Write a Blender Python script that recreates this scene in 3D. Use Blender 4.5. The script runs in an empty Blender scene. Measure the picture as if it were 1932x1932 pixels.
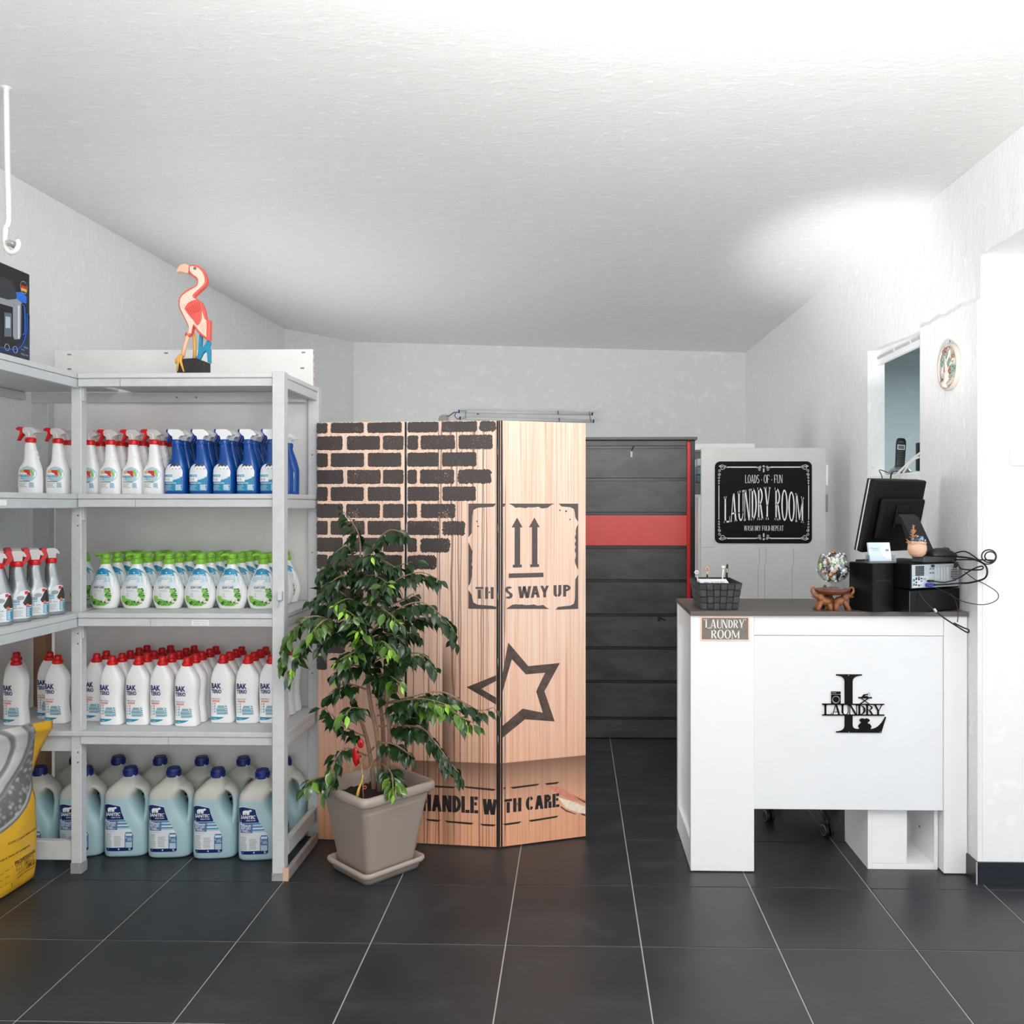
import bpy, bmesh, math, random
from math import sin, cos, pi, radians as R
from mathutils import Vector, Matrix
C = bpy.context.scene.collection
SC = bpy.context.scene

# ------------------------------------------------------------------ camera
cam = bpy.data.cameras.new('camera')
cam.sensor_width = 36.0
cam.lens = 1613.55 / 1932 * 36.0
cam.shift_x = -78.2 / 1932
cam.shift_y = -11.0 / 1932
cam.clip_start = 0.05
camo = bpy.data.objects.new('camera', cam)
C.objects.link(camo)
camo.location = (0, 0, 1.4539)
camo.rotation_euler = (R(90), 0, 0.02482)
SC.camera = camo

# ------------------------------------------------------------------ world, lights, exposure
SC.view_settings.view_transform = 'Standard'
SC.view_settings.look = 'None'
SC.view_settings.gamma = 1.0
SC.view_settings.use_curve_mapping = False
SC.view_settings.exposure = -0.03
w = bpy.data.worlds.new('daylight')
SC.world = w
w.use_nodes = True
bg = w.node_tree.nodes['Background']
bg.inputs['Color'].default_value = (0.93, 0.97, 1.0, 1)
bg.inputs['Strength'].default_value = 0.8


def area(name, loc, rot, sx, sy, power, col=(1, 1, 1), spread=180):
    l = bpy.data.lights.new(name, 'AREA')
    l.shape = 'RECTANGLE'
    l.size, l.size_y, l.energy, l.color = sx, sy, power, col
    l.spread = R(spread)
    o = bpy.data.objects.new(name, l)
    o.location, o.rotation_euler = loc, rot
    C.objects.link(o)
    return o


# assumed daylight through an unseen shop front behind the photographer
area('assumed_front_daylight', (0.4, -1.7, 1.5), (R(90), 0, 0), 4.8, 2.6, 46, (1.0, 0.99, 0.97))
# an assumed, unseen flash, bounced off the ceiling
area('assumed_bounced_flash', (0.35, 0.3, 1.9), (R(180 - 28), 0, 0), 0.7, 0.7, 122, (1.0, 0.995, 0.985), 146)
# assumed daylight from an unseen doorway at the right, cool along the counter
area('assumed_side_daylight', (3.3, 1.6, 1.4), (R(90), 0, R(75)), 2.0, 2.2, 25, (0.86, 0.93, 1.0))
# added fill lamp, hidden behind the rack, brightening the back of the shop
area('added_side_fill', (-2.42, 5.3, 1.25), (R(90), 0, R(-90)), 2.2, 1.5, 38, (1.0, 1.0, 0.99))
# added lamp, unseen, lighting the next room behind the hatch
area('added_back_room_lamp', (2.9, 5.0, 2.5), (0, 0, 0), 0.6, 0.6, 40, (0.9, 0.97, 1.0))
# added spot lamp, out of view, brightening the corner over the hatch
sl = bpy.data.lights.new('added_corner_spot', 'SPOT')
sl.energy, sl.spot_size, sl.spot_blend, sl.shadow_soft_size = 640, R(20), 1.0, 0.10
so = bpy.data.objects.new('added_corner_spot', sl)
so.location = (0.45, 1.15, 0.45)
so.rotation_euler = (Vector((1.46, 4.42, 2.66)) - so.location).to_track_quat('-Z', 'Y').to_euler()
C.objects.link(so)
SC.cycles.max_bounces = 12
SC.cycles.diffuse_bounces = 8


# ------------------------------------------------------------------ materials
def lin(c):
    return tuple(((x / 255) / 12.92 if x / 255 <= 0.04045 else ((x / 255 + 0.055) / 1.055) ** 2.4) for x in c)


_M = {}


def mat(name, rgb=None, rough=0.5, metal=0.0, **kw):
    if name in _M:
        return _M[name]
    m = bpy.data.materials.new(name)
    m.use_nodes = True
    p = m.node_tree.nodes['Principled BSDF']
    c = lin(rgb)
    p.inputs['Base Color'].default_value = (*c, 1)
    p.inputs['Roughness'].default_value = rough
    p.inputs['Metallic'].default_value = metal
    for k, v in kw.items():
        p.inputs[k.replace('_', ' ')].default_value = v
    m.diffuse_color = (*c, 1)
    _M[name] = m
    return m


class NT:
    """Small helper for node trees."""

    def __init__(s, m):
        s.t = m.node_tree
        s.p = s.t.nodes['Principled BSDF']

    def n(s, typ, **kw):
        nd = s.t.nodes.new(typ)
        for k, v in kw.items():
            if k.startswith('i_'):
                key = k[2:]
                key = int(key) if key.isdigit() else key.replace('_', ' ')
                if hasattr(v, 'is_output') or isinstance(v, bpy.types.NodeSocket):
                    s.t.links.new(v, nd.inputs[key])
                else:
                    nd.inputs[key].default_value = v
            else:
                setattr(nd, k, v)
        return nd

    def link(s, a, b):
        s.t.links.new(a, b)

    def math(s, op, a, b=None, clamp=False):
        nd = s.n('ShaderNodeMath', operation=op, use_clamp=clamp)
        for i, v in enumerate((a, b)):
            if v is None:
                continue
            if isinstance(v, bpy.types.NodeSocket):
                s.link(v, nd.inputs[i])
            else:
                nd.inputs[i].default_value = v
        return nd.outputs[0]

    def ramp(s, fac, stops):
        nd = s.n('ShaderNodeValToRGB')
        e = nd.color_ramp.elements
        while len(e) > 1:
            e.remove(e[-1])
        e[0].position, e[0].color = stops[0][0], (*stops[0][1], 1)
        for ps, c in stops[1:]:
            x = e.new(ps)
            x.color = (*c, 1)
        s.link(fac, nd.inputs[0])
        return nd.outputs[0]

    def mix(s, fac, a, b, mode='MIX'):
        nd = s.n('ShaderNodeMix', data_type='RGBA', blend_type=mode)
        for i, v in ((0, fac), (6, a), (7, b)):
            if isinstance(v, bpy.types.NodeSocket):
                s.link(v, nd.inputs[i])
            elif i == 0:
                nd.inputs[i].default_value = v
            else:
                nd.inputs[i].default_value = (*v, 1)
        return nd.outputs[2]

    def coords(s, kind='Object', scale=(1, 1, 1), rot=(0, 0, 0)):
        tc = s.n('ShaderNodeTexCoord')
        mp = s.n('ShaderNodeMapping')
        mp.inputs['Scale'].default_value = scale
        mp.inputs['Rotation'].default_value = rot
        s.link(tc.outputs[kind], mp.inputs[0])
        return mp.outputs[0]

    def noise(s, vec, scale, detail=6, rough=0.55, dist=0.0):
        nd = s.n('ShaderNodeTexNoise')
        nd.inputs['Scale'].default_value = scale
        nd.inputs['Detail'].default_value = detail
        nd.inputs['Roughness'].default_value = rough
        nd.inputs['Distortion'].default_value = dist
        s.link(vec, nd.inputs['Vector'])
        return nd.outputs['Fac']

    def bump(s, h, strength, dist):
        nd = s.n('ShaderNodeBump')
        nd.inputs['Strength'].default_value = strength
        nd.inputs['Distance'].default_value = dist
        s.link(h, nd.inputs['Height'])
        s.link(nd.outputs[0], s.p.inputs['Normal'])


def plaster(name, rgb, sx=(1, 1, 1), strength=0.5, scale=9.0):
    if name in _M:
        return _M[name]
    m = mat(name, rgb, 0.55)
    t = NT(m)
    v = t.coords('Object', sx)
    a = t.noise(v, scale, 8, 0.62, 0.3)
    b = t.noise(v, scale * 4.5, 5, 0.6)
    d = t.noise(v, scale * 2.3, 9, 0.7, 0.2)
    fleck = t.ramp(d, [(0.54, (0, 0, 0)), (0.64, (1, 1, 1))])
    h = t.math('ADD', t.math('MULTIPLY', fleck, 0.7), t.math('ADD', a, t.math('MULTIPLY', b, 0.4)))
    t.bump(h, strength, 0.012)
    c = lin(rgb)
    k = 0.5 + strength
    col = t.mix(fleck, tuple(x * (1 - .085 * min(1, strength * 5)) for x in c), tuple(min(1, x * 1.05) for x in c))
    t.link(col, t.p.inputs['Base Color'])
    return m


def grainy(name, rgb, rough, scale=60, amt=0.15, bump=0.0, sx=(1, 1, 1), metal=0.0):
    """A plain colour with fine mottling."""
    if name in _M:
        return _M[name]
    m = mat(name, rgb, rough, metal)
    t = NT(m)
    v = t.coords('Object', sx)
    a = t.noise(v, scale, 6, 0.6)
    c = lin(rgb)
    col = t.mix(t.ramp(a, [(0.3, (0, 0, 0)), (0.7, (1, 1, 1))]), tuple(x * (1 - amt) for x in c), tuple(min(1, x * (1 + amt)) for x in c))
    t.link(col, t.p.inputs['Base Color'])
    if bump:
        t.bump(a, bump, 0.002)
    return m


def woodmat(name, ca, cb, rough=0.45, sx=(14, 14, 2)):
    if name in _M:
        return _M[name]
    m = mat(name, ca, rough)
    t = NT(m)
    a = t.noise(t.coords('Object', sx), 3.0, 6, 0.6, 1.0)
    t.link(t.ramp(a, [(0.3, lin(ca)), (0.7, lin(cb))]), t.p.inputs['Base Color'])
    return m


# ------------------------------------------------------------------ mesh building
class MB:
    def __init__(s):
        s.v, s.f, s.m, s.sm = [], [], [], []
        s.mats = []

    def mi(s, m):
        if m is None:
            return 0
        if m not in s.mats:
            s.mats.append(m)
        return s.mats.index(m)

    def add(s, vs, fs, m=None, smooth=False, M=None):
        b = len(s.v)
        s.v.extend([tuple(M @ Vector(q)) if M is not None else tuple(q) for q in vs])
        k = s.mi(m)
        for f in fs:
            s.f.append([b + i for i in f])
            s.m.append(k)
            s.sm.append(smooth)
        return s

    def box(s, x0, x1, y0, y1, z0, z1, m=None, c=0.0, M=None):
        """Box, its edges chamfered by c."""
        if c <= 0:
            vs = [(x, y, z) for x in (x0, x1) for y in (y0, y1) for z in (z0, z1)]
            fs = [(0, 1, 3, 2), (4, 6, 7, 5), (0, 4, 5, 1), (2, 3, 7, 6), (0, 2, 6, 4), (1, 5, 7, 3)]
            return s.add(vs, fs, m, False, M)
        bm = bmesh.new()
        bmesh.ops.create_cube(bm, size=1.0)
        for q in bm.verts:
            q.co = Vector(((x0 + x1) / 2 + q.co.x * (x1 - x0), (y0 + y1) / 2 + q.co.y * (y1 - y0), (z0 + z1) / 2 + q.co.z * (z1 - z0)))
        bmesh.ops.bevel(bm, geom=list(bm.edges), offset=c, segments=1 if c < 0.004 else 2, profile=0.5, affect='EDGES')
        return s.addbm(bm, m, False, M)

    def addbm(s, bm, m=None, smooth=False, M=None):
        bm.verts.index_update()
        vs = [tuple(q.co) for q in bm.verts]
        fs = [[q.index for q in f.verts] for f in bm.faces]
        bm.free()
        return s.add(vs, fs, m, smooth, M)

    def loft(s, rings, m=None, caps=(True, True), smooth=True, closed=True, M=None):
        n = len(rings[0])
        vs = [q for r in rings for q in r]
        fs = []
        for i in range(len(rings) - 1):
            for j in range(n if closed else n - 1):
                k = (j + 1) % n
                fs.append((i * n + j, i * n + k, (i + 1) * n + k, (i + 1) * n + j))
        s.add(vs, fs, m, smooth, M)
        b = len(s.v) - len(vs)
        for flag, i, rev in ((caps[0], 0, True), (caps[1], len(rings) - 1, False)):
            if flag:
                idx = [b + i * n + j for j in range(n)]
                s.f.append(idx[::-1] if rev else idx)
                s.m.append(s.mi(m))
                s.sm.append(False)
        return s

    def lathe(s, prof, n=24, m=None, ctr=(0, 0, 0), caps=(True, True), M=None, smooth=True):
        rings = [[(ctr[0] + r * cos(2 * pi * j / n), ctr[1] + r * sin(2 * pi * j / n), ctr[2] + z) for j in range(n)] for r, z in prof]
        return s.loft(rings, m, caps, smooth, True, M)

    def tube(s, pts, r, n=8, m=None, caps=True, M=None, smooth=True, flat=1.0):
        pts = [Vector(p) for p in pts]
        rs = r if isinstance(r, (list, tuple)) else [r] * len(pts)
        rings = []
        up = None
        for i, p in enumerate(pts):
            d = (pts[min(i + 1, len(pts) - 1)] - pts[max(i - 1, 0)]).normalized()
            if up is None:
                up = Vector((0, 0, 1)) if abs(d.z) < 0.9 else Vector((0, 1, 0))
            a = d.cross(up)
            if a.length < 1e-4:
                a = d.orthogonal()
            a.normalize()
            up = a.cross(d).normalized()
            rings.append([tuple(p + a * (rs[i] * cos(2 * pi * j / n)) + up * (rs[i] * flat * sin(2 * pi * j / n))) for j in range(n)])
        return s.loft(rings, m, (caps, caps), smooth, True, M)

    def cyl(s, a, b, r, n=16, m=None, r2=None, M=None):
        return s.tube([a, b], [r, r if r2 is None else r2], n, m, True, M)

    def prism(s, poly, y0, y1, m=None, M=None, sides=True):
        """Outline in x,z given depth from y0 (front) to y1."""
        a = sum(poly[i][0] * poly[(i + 1) % len(poly)][1] - poly[(i + 1) % len(poly)][0] * poly[i][1] for i in range(len(poly)))
        if a < 0:
            poly = poly[::-1]
        n = len(poly)
        vs = [(x, y0, z) for x, z in poly] + [(x, y1, z) for x, z in poly]
        fs = [list(range(n))]
        if sides:
            fs.append(list(range(2 * n - 1, n - 1, -1)))
            fs += [(i + n, (i + 1) % n + n, (i + 1) % n, i) for i in range(n)]
        return s.add(vs, fs, m, False, M)

    def sphere(s, c, rx, ry=None, rz=None, nu=14, nv=8, m=None, M=None):
        ry = rx if ry is None else ry
        rz = rx if rz is None else rz
        rings = []
        for i in range(nv + 1):
            t = -pi / 2 + pi * i / nv
            k = max(cos(t), 0.02)
            rings.append([(c[0] + rx * k * cos(2 * pi * j / nu), c[1] + ry * k * sin(2 * pi * j / nu), c[2] + rz * sin(t)) for j in range(nu)])
        return s.loft(rings, m, (True, True), True, True, M)

    def mesh(s, name):
        me = bpy.data.meshes.new(name)
        me.from_pydata(s.v, [], s.f)
        for mm in s.mats:
            me.materials.append(mm)
        me.polygons.foreach_set('material_index', s.m)
        me.polygons.foreach_set('use_smooth', s.sm)
        me.update()
        return me

    def build(s, name, m=None, parent=None, loc=None, rot=None):
        me = s.mesh(name)
        if m is not None and not s.mats:
            me.materials.append(m)
        o = bpy.data.objects.new(name, me)
        C.objects.link(o)
        if parent is not None:
            o.parent = parent
        if loc is not None:
            o.location = loc
        if rot is not None:
            o.rotation_euler = rot
        return o


def smooth_curve(pts, k=6):
    """Catmull-Rom through the points."""
    pts = [Vector(p) for p in pts]
    out = []
    for i in range(len(pts) - 1):
        p0, p1, p2, p3 = pts[max(i - 1, 0)], pts[i], pts[i + 1], pts[min(i + 2, len(pts) - 1)]
        for j in range(k):
            t = j / k
            out.append(0.5 * ((2 * p1) + (p2 - p0) * t + (2 * p0 - 5 * p1 + 4 * p2 - p3) * t * t + (3 * p1 - p0 - 3 * p2 + p3) * t ** 3))
    out.append(pts[-1])
    return out


def tag(o, label, cat, group=None):
    o['label'] = label
    o['category'] = cat
    if group:
        o['group'] = group
    return o


def thing(name, label, cat, loc=(0, 0, 0), rz=0.0, group=None):
    o = bpy.data.objects.new(name, None)
    o.empty_display_size = 0.05
    o.location = loc
    o.rotation_euler = (0, 0, rz)
    C.objects.link(o)
    return tag(o, label, cat, group)


def struct(o):
    o['kind'] = 'structure'
    return o


KIDS = {}


def dup(root, loc, rz, label, group=None):
    """A copy of a thing with copies of its parts (meshes shared)."""
    r = root.copy()
    C.objects.link(r)
    r.location, r.rotation_euler = loc, (0, 0, rz)
    r['label'] = label
    if group:
        r['group'] = group
    for ch in KIDS[root.name]:
        c = ch.copy()
        C.objects.link(c)
        c.parent = r
    return r


# ------------------------------------------------------------------ lettering
_TX = {}


def text_poly(body, bold=0.0, shear=0.0):
    """Flat lettering as (points, faces), its box scaled to 0..1 x 0..1."""
    key = (body, bold, shear)
    if key not in _TX:
        cu = bpy.data.curves.new('lettering', 'FONT')
        cu.body, cu.offset, cu.shear = body, bold, shear
        cu.resolution_u = 3
        ob = bpy.data.objects.new('lettering', cu)
        C.objects.link(ob)
        dg = bpy.context.evaluated_depsgraph_get()
        me = bpy.data.meshes.new_from_object(ob.evaluated_get(dg))
        vs = [(q.co.x, q.co.y) for q in me.vertices]
        fs = [list(f.vertices) for f in me.polygons]
        bpy.data.objects.remove(ob)
        bpy.data.curves.remove(cu)
        bpy.data.meshes.remove(me)
        x0, x1 = min(q[0] for q in vs), max(q[0] for q in vs)
        y0, y1 = min(q[1] for q in vs), max(q[1] for q in vs)
        _TX[key] = ([((x - x0) / (x1 - x0), (y - y0) / (y1 - y0)) for x, y in vs], fs)
    return _TX[key]


def put_text(mb, body, x0, x1, z0, z1, m, fy, bold=0.0, shear=0.0, warp=None):
    """Lettering on the surface y = fy(x, z)."""
    vs, fs = text_poly(body, bold, shear)
    out = []
    for a, b in vs:
        x, z = x0 + a * (x1 - x0), z0 + b * (z1 - z0)
        if warp:
            x, z = warp(a, b)
        out.append((x, fy(x, z), z))
    mb.add(out, fs, m)


# letters cut from strokes: plain thick ones, stencil ones, or with serifs
def glyph(ch, T=0.17, t=0.07, ser=0.07, gap=0.0):
    """Polygons for one capital in a box of height 1; returns (polys, width)."""
    P = []

    def stem(x, y0=0, y1=1, w=T, s=(1, 1)):
        P.append([(x, y0), (x + w, y0), (x + w, y1), (x, y1)])
        if ser:
            if s[0]:
                P.append([(x - ser, y0), (x + w + ser, y0), (x + w + ser, y0 + t * .8), (x + w, y0 + t * 1.5), (x, y0 + t * 1.5), (x - ser, y0 + t * .8)])
            if s[1]:
                P.append([(x - ser, y1 - t * .8), (x, y1 - t * 1.5), (x + w, y1 - t * 1.5), (x + w + ser, y1 - t * .8), (x + w + ser, y1), (x - ser, y1)])

    def diag(xa, ya, xb, yb, w):
        P.append([(xa, ya), (xa + w, ya), (xb + w, yb), (xb, yb)])

    def hb(x0, x1, y, w=t):
        P.append([(x0, y), (x1, y), (x1, y + w), (x0, y + w)])

    def arc(cx, cy, rx, ry, a0, a1, th=T, tv=t, k=12):
        for i in range(k):
            a, b = R(a0 + (a1 - a0) * i / k), R(a0 + (a1 - a0) * (i + 1) / k)
            P.append([(cx + rx * cos(a), cy + ry * sin(a)), (cx + rx * cos(b), cy + ry * sin(b)),
                      (cx + (rx - th) * cos(b), cy + (ry - tv) * sin(b)), (cx + (rx - th) * cos(a), cy + (ry - tv) * sin(a))])

    def foot(x, y, w):
        if ser:
            hb(x - ser, x + w + ser, y if y < .5 else 1 - t * .8, t * .8)

    g = gap
    s0 = ser
    w = 0.62
    if ch == 'L':
        stem(s0); hb(s0 + T + g, w, 0)
        if ser: P.append([(w - t, 0), (w, 0), (w + .02, .24), (w - .02, .2)])
    elif ch == 'I':
        stem(s0); w = T + 2 * s0
    elif ch == 'A':
        w = .74; diag(0 + s0, 0, w / 2 - T * .55 - g / 2, 1, T if not ser else t * 1.2); diag(w - T - s0, 0, w / 2 - T * .5 + g / 2, 1, T)
        hb(w * .26, w * .74, .27, t); foot(s0, 0, t); foot(w - T - s0, 0, T)
    elif ch == 'U':
        stem(s0, .26, 1, T, (0, 1)); stem(w - (T if not ser else t * 1.2), .26, 1, T if not ser else t * 1.2, (0, 1))
        b = T if not ser else t * 1.2
        arc((s0 + w) / 2, .3, (w - s0) / 2, .3, 180, 270 - (9 if g else 0)); arc((s0 + w) / 2, .3, (w - s0) / 2, .3, 270 + (9 if g else 0), 360, b)
    elif ch == 'N':
        w = .72; b = T if not ser else t * 1.2
        stem(s0, 0, 1, b); stem(w - b - s0, 0, 1, b, (0, 1)); diag(w - s0 - T, 0, s0 + g, 1, T)
    elif ch == 'D':
        stem(s0, 0, 1, T); arc(s0 + T * .5 + g, .5, w - s0 - T * .5, .5, -90, 90)
    elif ch in 'RPB':
        stem(s0, 0, 1, T); arc(s0 + T * .6 + g, .73, w - s0 - T * .9, .27, -90, 90, T * .9)
        hb(s0 + T + g, s0 + T * 1.3 + g, .46); hb(s0 + T + g, s0 + T * 1.3 + g, 1 - t)
        if ch == 'R':
            diag(w - T + .02, 0, s0 + T + g + .04, .47, T); foot(w - T, 0, T * .8)
        w += .02
    elif ch == 'Y':
        w = .72; stem(w / 2 - T / 2, 0, .45, T, (1, 0)); diag(w / 2 - T / 2, .43, s0, 1, T); diag(w / 2 + (T / 2 - t if ser else -T / 2), .43, w - s0 - (t if ser else T), 1, t * 1.3 if ser else T)
        foot(s0, 1, T); foot(w - s0 - t, 1, t)
    elif ch in 'OCG':
        w = .7
        if g:
            arc(w / 2 - g / 2, .5, w / 2 - g / 2, .5, 95, 265); 
            if ch == 'O': arc(w / 2 + g / 2, .5, w / 2 - g / 2, .5, -85, 85)
            else: arc(w / 2 + g / 2, .5, w / 2 - g / 2, .5, 38, 88); arc(w / 2 + g / 2, .5, w / 2 - g / 2, .5, -88, -38)
        elif ch == 'O': arc(w / 2, .5, w / 2, .5, 0, 360, T, t, 28)
        else: arc(w / 2, .5, w / 2, .5, 40, 320, T, t, 24)
    elif ch == 'M':
        w = .9; b = T if not ser else t * 1.2
        stem(s0, 0, 1, b, (1, 1)); stem(w - T - s0, 0, 1, T, (1, 1)); diag(w / 2 - T * .4, .1, s0 + .01, 1, T * .9); diag(w / 2 - b * .4, .1, w - s0 - b, 1, b)
    elif ch == 'S':
        w = .58; arc(w / 2, .74, w / 2, .26, 35, 270 if not g else 262, T); arc(w / 2, .26, w / 2, .26, -145, 90 if not g else 82, T)
        hb(w * .35, w * .65, .5 - t * .5, t)
    elif ch == 'F':
        stem(s0); hb(s0 + T + g, w - .04, 1 - t); hb(s0 + T + g, w - .14, .47)
        if ser: P.append([(w - .04 - t, 1), (w - .02, 1), (w - .02, .76), (w - .06, .78)])
    elif ch == 'E':
        stem(s0); hb(s0 + T + g, w - .04, 1 - t); hb(s0 + T + g, w - .12, .47); hb(s0 + T + g, w - .02, 0)
    elif ch == 'T':
        stem(w / 2 - T / 2, 0, 1 - t - g, T, (1, 0)); hb(0, w, 1 - t)
        if ser: P.append([(0, 1), (t, 1), (t * .7, .78), (0, .76)]); P.append([(w - t, 1), (w, 1), (w, .76), (w - t * .7, .78)])
    elif ch == 'H':
        w = .68; stem(s0); stem(w - T - s0); hb(s0 + T + g, w - T - s0 - g, .47)
    elif ch == 'W':
        w = 1.0; diag(w * .26 - T / 2, 0, s0, 1, T); diag(w * .26 - t / 2, 0, w * .5 - t / 2, 1, t * 1.3 if ser else T); diag(w * .74 - T / 2, 0, w * .5 - T / 2, 1, T); diag(w * .74 - t / 2, 0, w - s0 - T * .7, 1, t * 1.3 if ser else T)
        foot(s0, 1, T); foot(w - s0 - t, 1, t)
    elif ch == '.':
        w = .26; P.append([(w / 2 + .075 * cos(a * pi / 4), .40 + .075 * sin(a * pi / 4)) for a in range(8)])
    elif ch == ' ':
        w = .34
    return P, w


def put_word(mb, word, x0, x1, z0, z1, m, fy, warp=None, space=0.09, skip=(), **kw):
    L = [glyph(c, **kw) for c in word]
    tot = sum(g[1] for g in L) + space * (len(L) - 1)
    x = 0.0
    for i, (P, wd) in enumerate(L):
        if i not in skip:
            for p in P:
                pts = []
                for a, b in p:
                    u = (x + a) / tot
                    X, Z = x0 + u * (x1 - x0), z0 + b * (z1 - z0)
                    if warp:
                        X, Z = warp(u, b)
                    pts.append((X, fy(X, Z), Z))
                ar = sum(pts[q][0] * pts[(q + 1) % len(pts)][2] - pts[(q + 1) % len(pts)][0] * pts[q][2] for q in range(len(pts)))
                mb.add(pts if ar > 0 else pts[::-1], [list(range(len(pts)))], m)
        x += wd + space


ORD = ['first', 'second', 'third', 'fourth', 'fifth', 'sixth', 'seventh', 'eighth', 'ninth', 'tenth', 'eleventh', 'twelfth', 'thirteenth', 'fourteenth']

# frequently used materials
WHITE = mat('white_melamine', (244, 244, 245), 0.35)
BLACKP = mat('black_plastic', (20, 20, 22), 0.4)
PAINT = grainy('grey_shelf_paint', (205, 207, 208), 0.5, 30, 0.05, 0.1)
PAINT2 = grainy('white_board', (238, 236, 234), 0.5, 12, 0.03)
# ================================================================== the room
P_CEIL = plaster('ceiling_plaster', (252, 252, 251), (2.0, 4.2, 1), 0.26, 3.6)
P_WALL = plaster('rough_plaster', (250, 251, 251), (3, 3, 1.3), 0.34, 4.6)
P_BACK = plaster('smooth_plaster', (236, 238, 237), (1, 1, 1), 0.08, 5.0)
P_TEAL = plaster('teal_paint', (178, 192, 193), (1, 1, 1), 0.08, 5.0)


def ceil_z(x, y):
    return 2.7725 + 0.0163 * y - 0.0235 * x


mb = MB()
cs = [(-2.7, -2.2), (3.4, -2.2), (3.4, 8.2), (-2.7, 8.2)]
mb.add([(x, y, ceil_z(x, y)) for x, y in cs] + [(x, y, 3.1) for x, y in cs],
       [(3, 2, 1, 0), (4, 5, 6, 7), (0, 1, 5, 4), (1, 2, 6, 5), (2, 3, 7, 6), (3, 0, 4, 7)], P_CEIL)
struct(mb.build('ceiling'))
struct(MB().box(-2.6, -2.44, -2.0, 7.2, 0, 3.05, P_WALL).build('wall_left'))


def slab(a, b, th, z0, z1, m):
    d = Vector((b[0] - a[0], b[1] - a[1], 0)).normalized()
    nrm = Vector((-d.y, d.x, 0)) * th
    q = [Vector((*a, 0)), Vector((*b, 0)), Vector((*b, 0)) + nrm, Vector((*a, 0)) + nrm]
    return MB().add([(p.x, p.y, z) for z in (z0, z1) for p in q], [(3, 2, 1, 0), (4, 5, 6, 7), (0, 1, 5, 4), (1, 2, 6, 5), (2, 3, 7, 6), (3, 0, 4, 7)], m)


struct(slab((-2.46, 7.11), (-2.0, 7.72), 0.12, 0, 3.05, P_BACK).build('wall_back_left'))
struct(slab((-2.02, 7.715), (1.66, 7.895), 0.12, 0, 3.05, P_BACK).build('wall_back'))
mb = MB()
mb.box(1.568, 1.658, 3.345, 3.888, 0, 3.05, P_WALL)
mb.box(1.568, 1.658, 3.888, 4.619, 0, 1.575, P_WALL)
mb.add([(x, y, z) for z in (0, 1) for x, y in ()], [])
q = [(1.568, 3.888), (1.658, 3.888), (1.658, 4.619), (1.568, 4.619)]
mb.add([(x, y, 2.246 + (y - 3.888) * 0.05) for x, y in q] + [(x, y, 3.05) for x, y in q],
       [(3, 2, 1, 0), (4, 5, 6, 7), (0, 1, 5, 4), (1, 2, 6, 5), (2, 3, 7, 6), (3, 0, 4, 7)], P_WALL)
mb.box(1.568, 1.658, 4.619, 8.0, 0, 3.05, P_WALL)
# the lower render coat stands a little proud, with an uneven upper edge
random.seed(4)
n = 24
ys = [3.335 + (3.886 - 3.335) * i / n for i in range(n + 1)]
tops = [2.262 + random.uniform(-.006, .006) for _ in ys]
for i in range(n):
    a, b = ys[i], ys[i + 1]
    mb.add([(1.552, a, 0), (1.552, b, 0), (1.552, b, tops[i + 1] - .012), (1.552, a, tops[i] - .012), (1.57, b, tops[i + 1]), (1.57, a, tops[i]), (1.57, a, 0), (1.57, b, 0)],
           [(0, 3, 2, 1), (3, 5, 4, 2)] + ([(0, 6, 5, 3)] if i == 0 else []) + ([(1, 2, 4, 7)] if i == n - 1 else []), P_WALL)
struct(mb.build('wall_right'))
P_RET = plaster('painted_return', (246, 246, 245), (1, 1, 1), 0.03, 6.0)
mb = MB()
mb.box(1.5705, 3.3, 3.335, 3.44, 0, 2.43, P_RET)
mb.box(1.66, 3.3, 3.345, 3.44, 2.43, 3.05, P_RET)
struct(mb.build('wall_right_front'))
struct(MB().box(1.568, 1.75, -2.0, 3.3445, 2.425, 3.05, P_WALL).build('trim_1'))
# hatch: frame, sill ledge
mb = MB()
mb.box(1.612, 1.63, 3.888, 4.619, 2.205, 2.285, WHITE)
for a, b in ((3.93, 4.12), (4.135, 4.33), (4.345, 4.58)):
    mb.box(1.604, 1.6125, a, b, 2.234, 2.246, mat('track_grey', (190, 188, 185), 0.5))
struct(mb.build('trim_2'))
struct(MB().box(1.572, 2.05, 3.89, 4.617, 1.575, 1.6125, P_RET, 0.006).build('trim_3'))
# the next room
struct(MB().box(1.658, 5.0, 6.6, 6.7, 0, 3.0, P_TEAL).build('wall_next_room_back'))
struct(MB().box(4.9, 5.0, 3.44, 6.6, 0, 3.0, P_TEAL).build('wall_next_room_right'))
struct(MB().box(1.658, 5.0, 3.44, 6.7, 2.62, 2.7, P_TEAL).build('ceiling_next_room'))
# baseboard, dark tile
BB = grainy('dark_skirting', (34, 38, 46), 0.35, 14, 0.2)
bo = MB().box(1.543, 1.552, 3.326, 3.42, 0, 0.085, BB, 0.001).build('baseboard_right')
struct(bo)
struct(MB().box(1.545, 3.3, 3.326, 3.335, 0, 0.085, BB, 0.001).build('baseboard_front'))
MB().box(1.542, 1.5465, 3.323, 3.3275, 0, 0.086, mat('grout', (176, 170, 165), 0.8)).build('grout_joint', None, bo)

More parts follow.
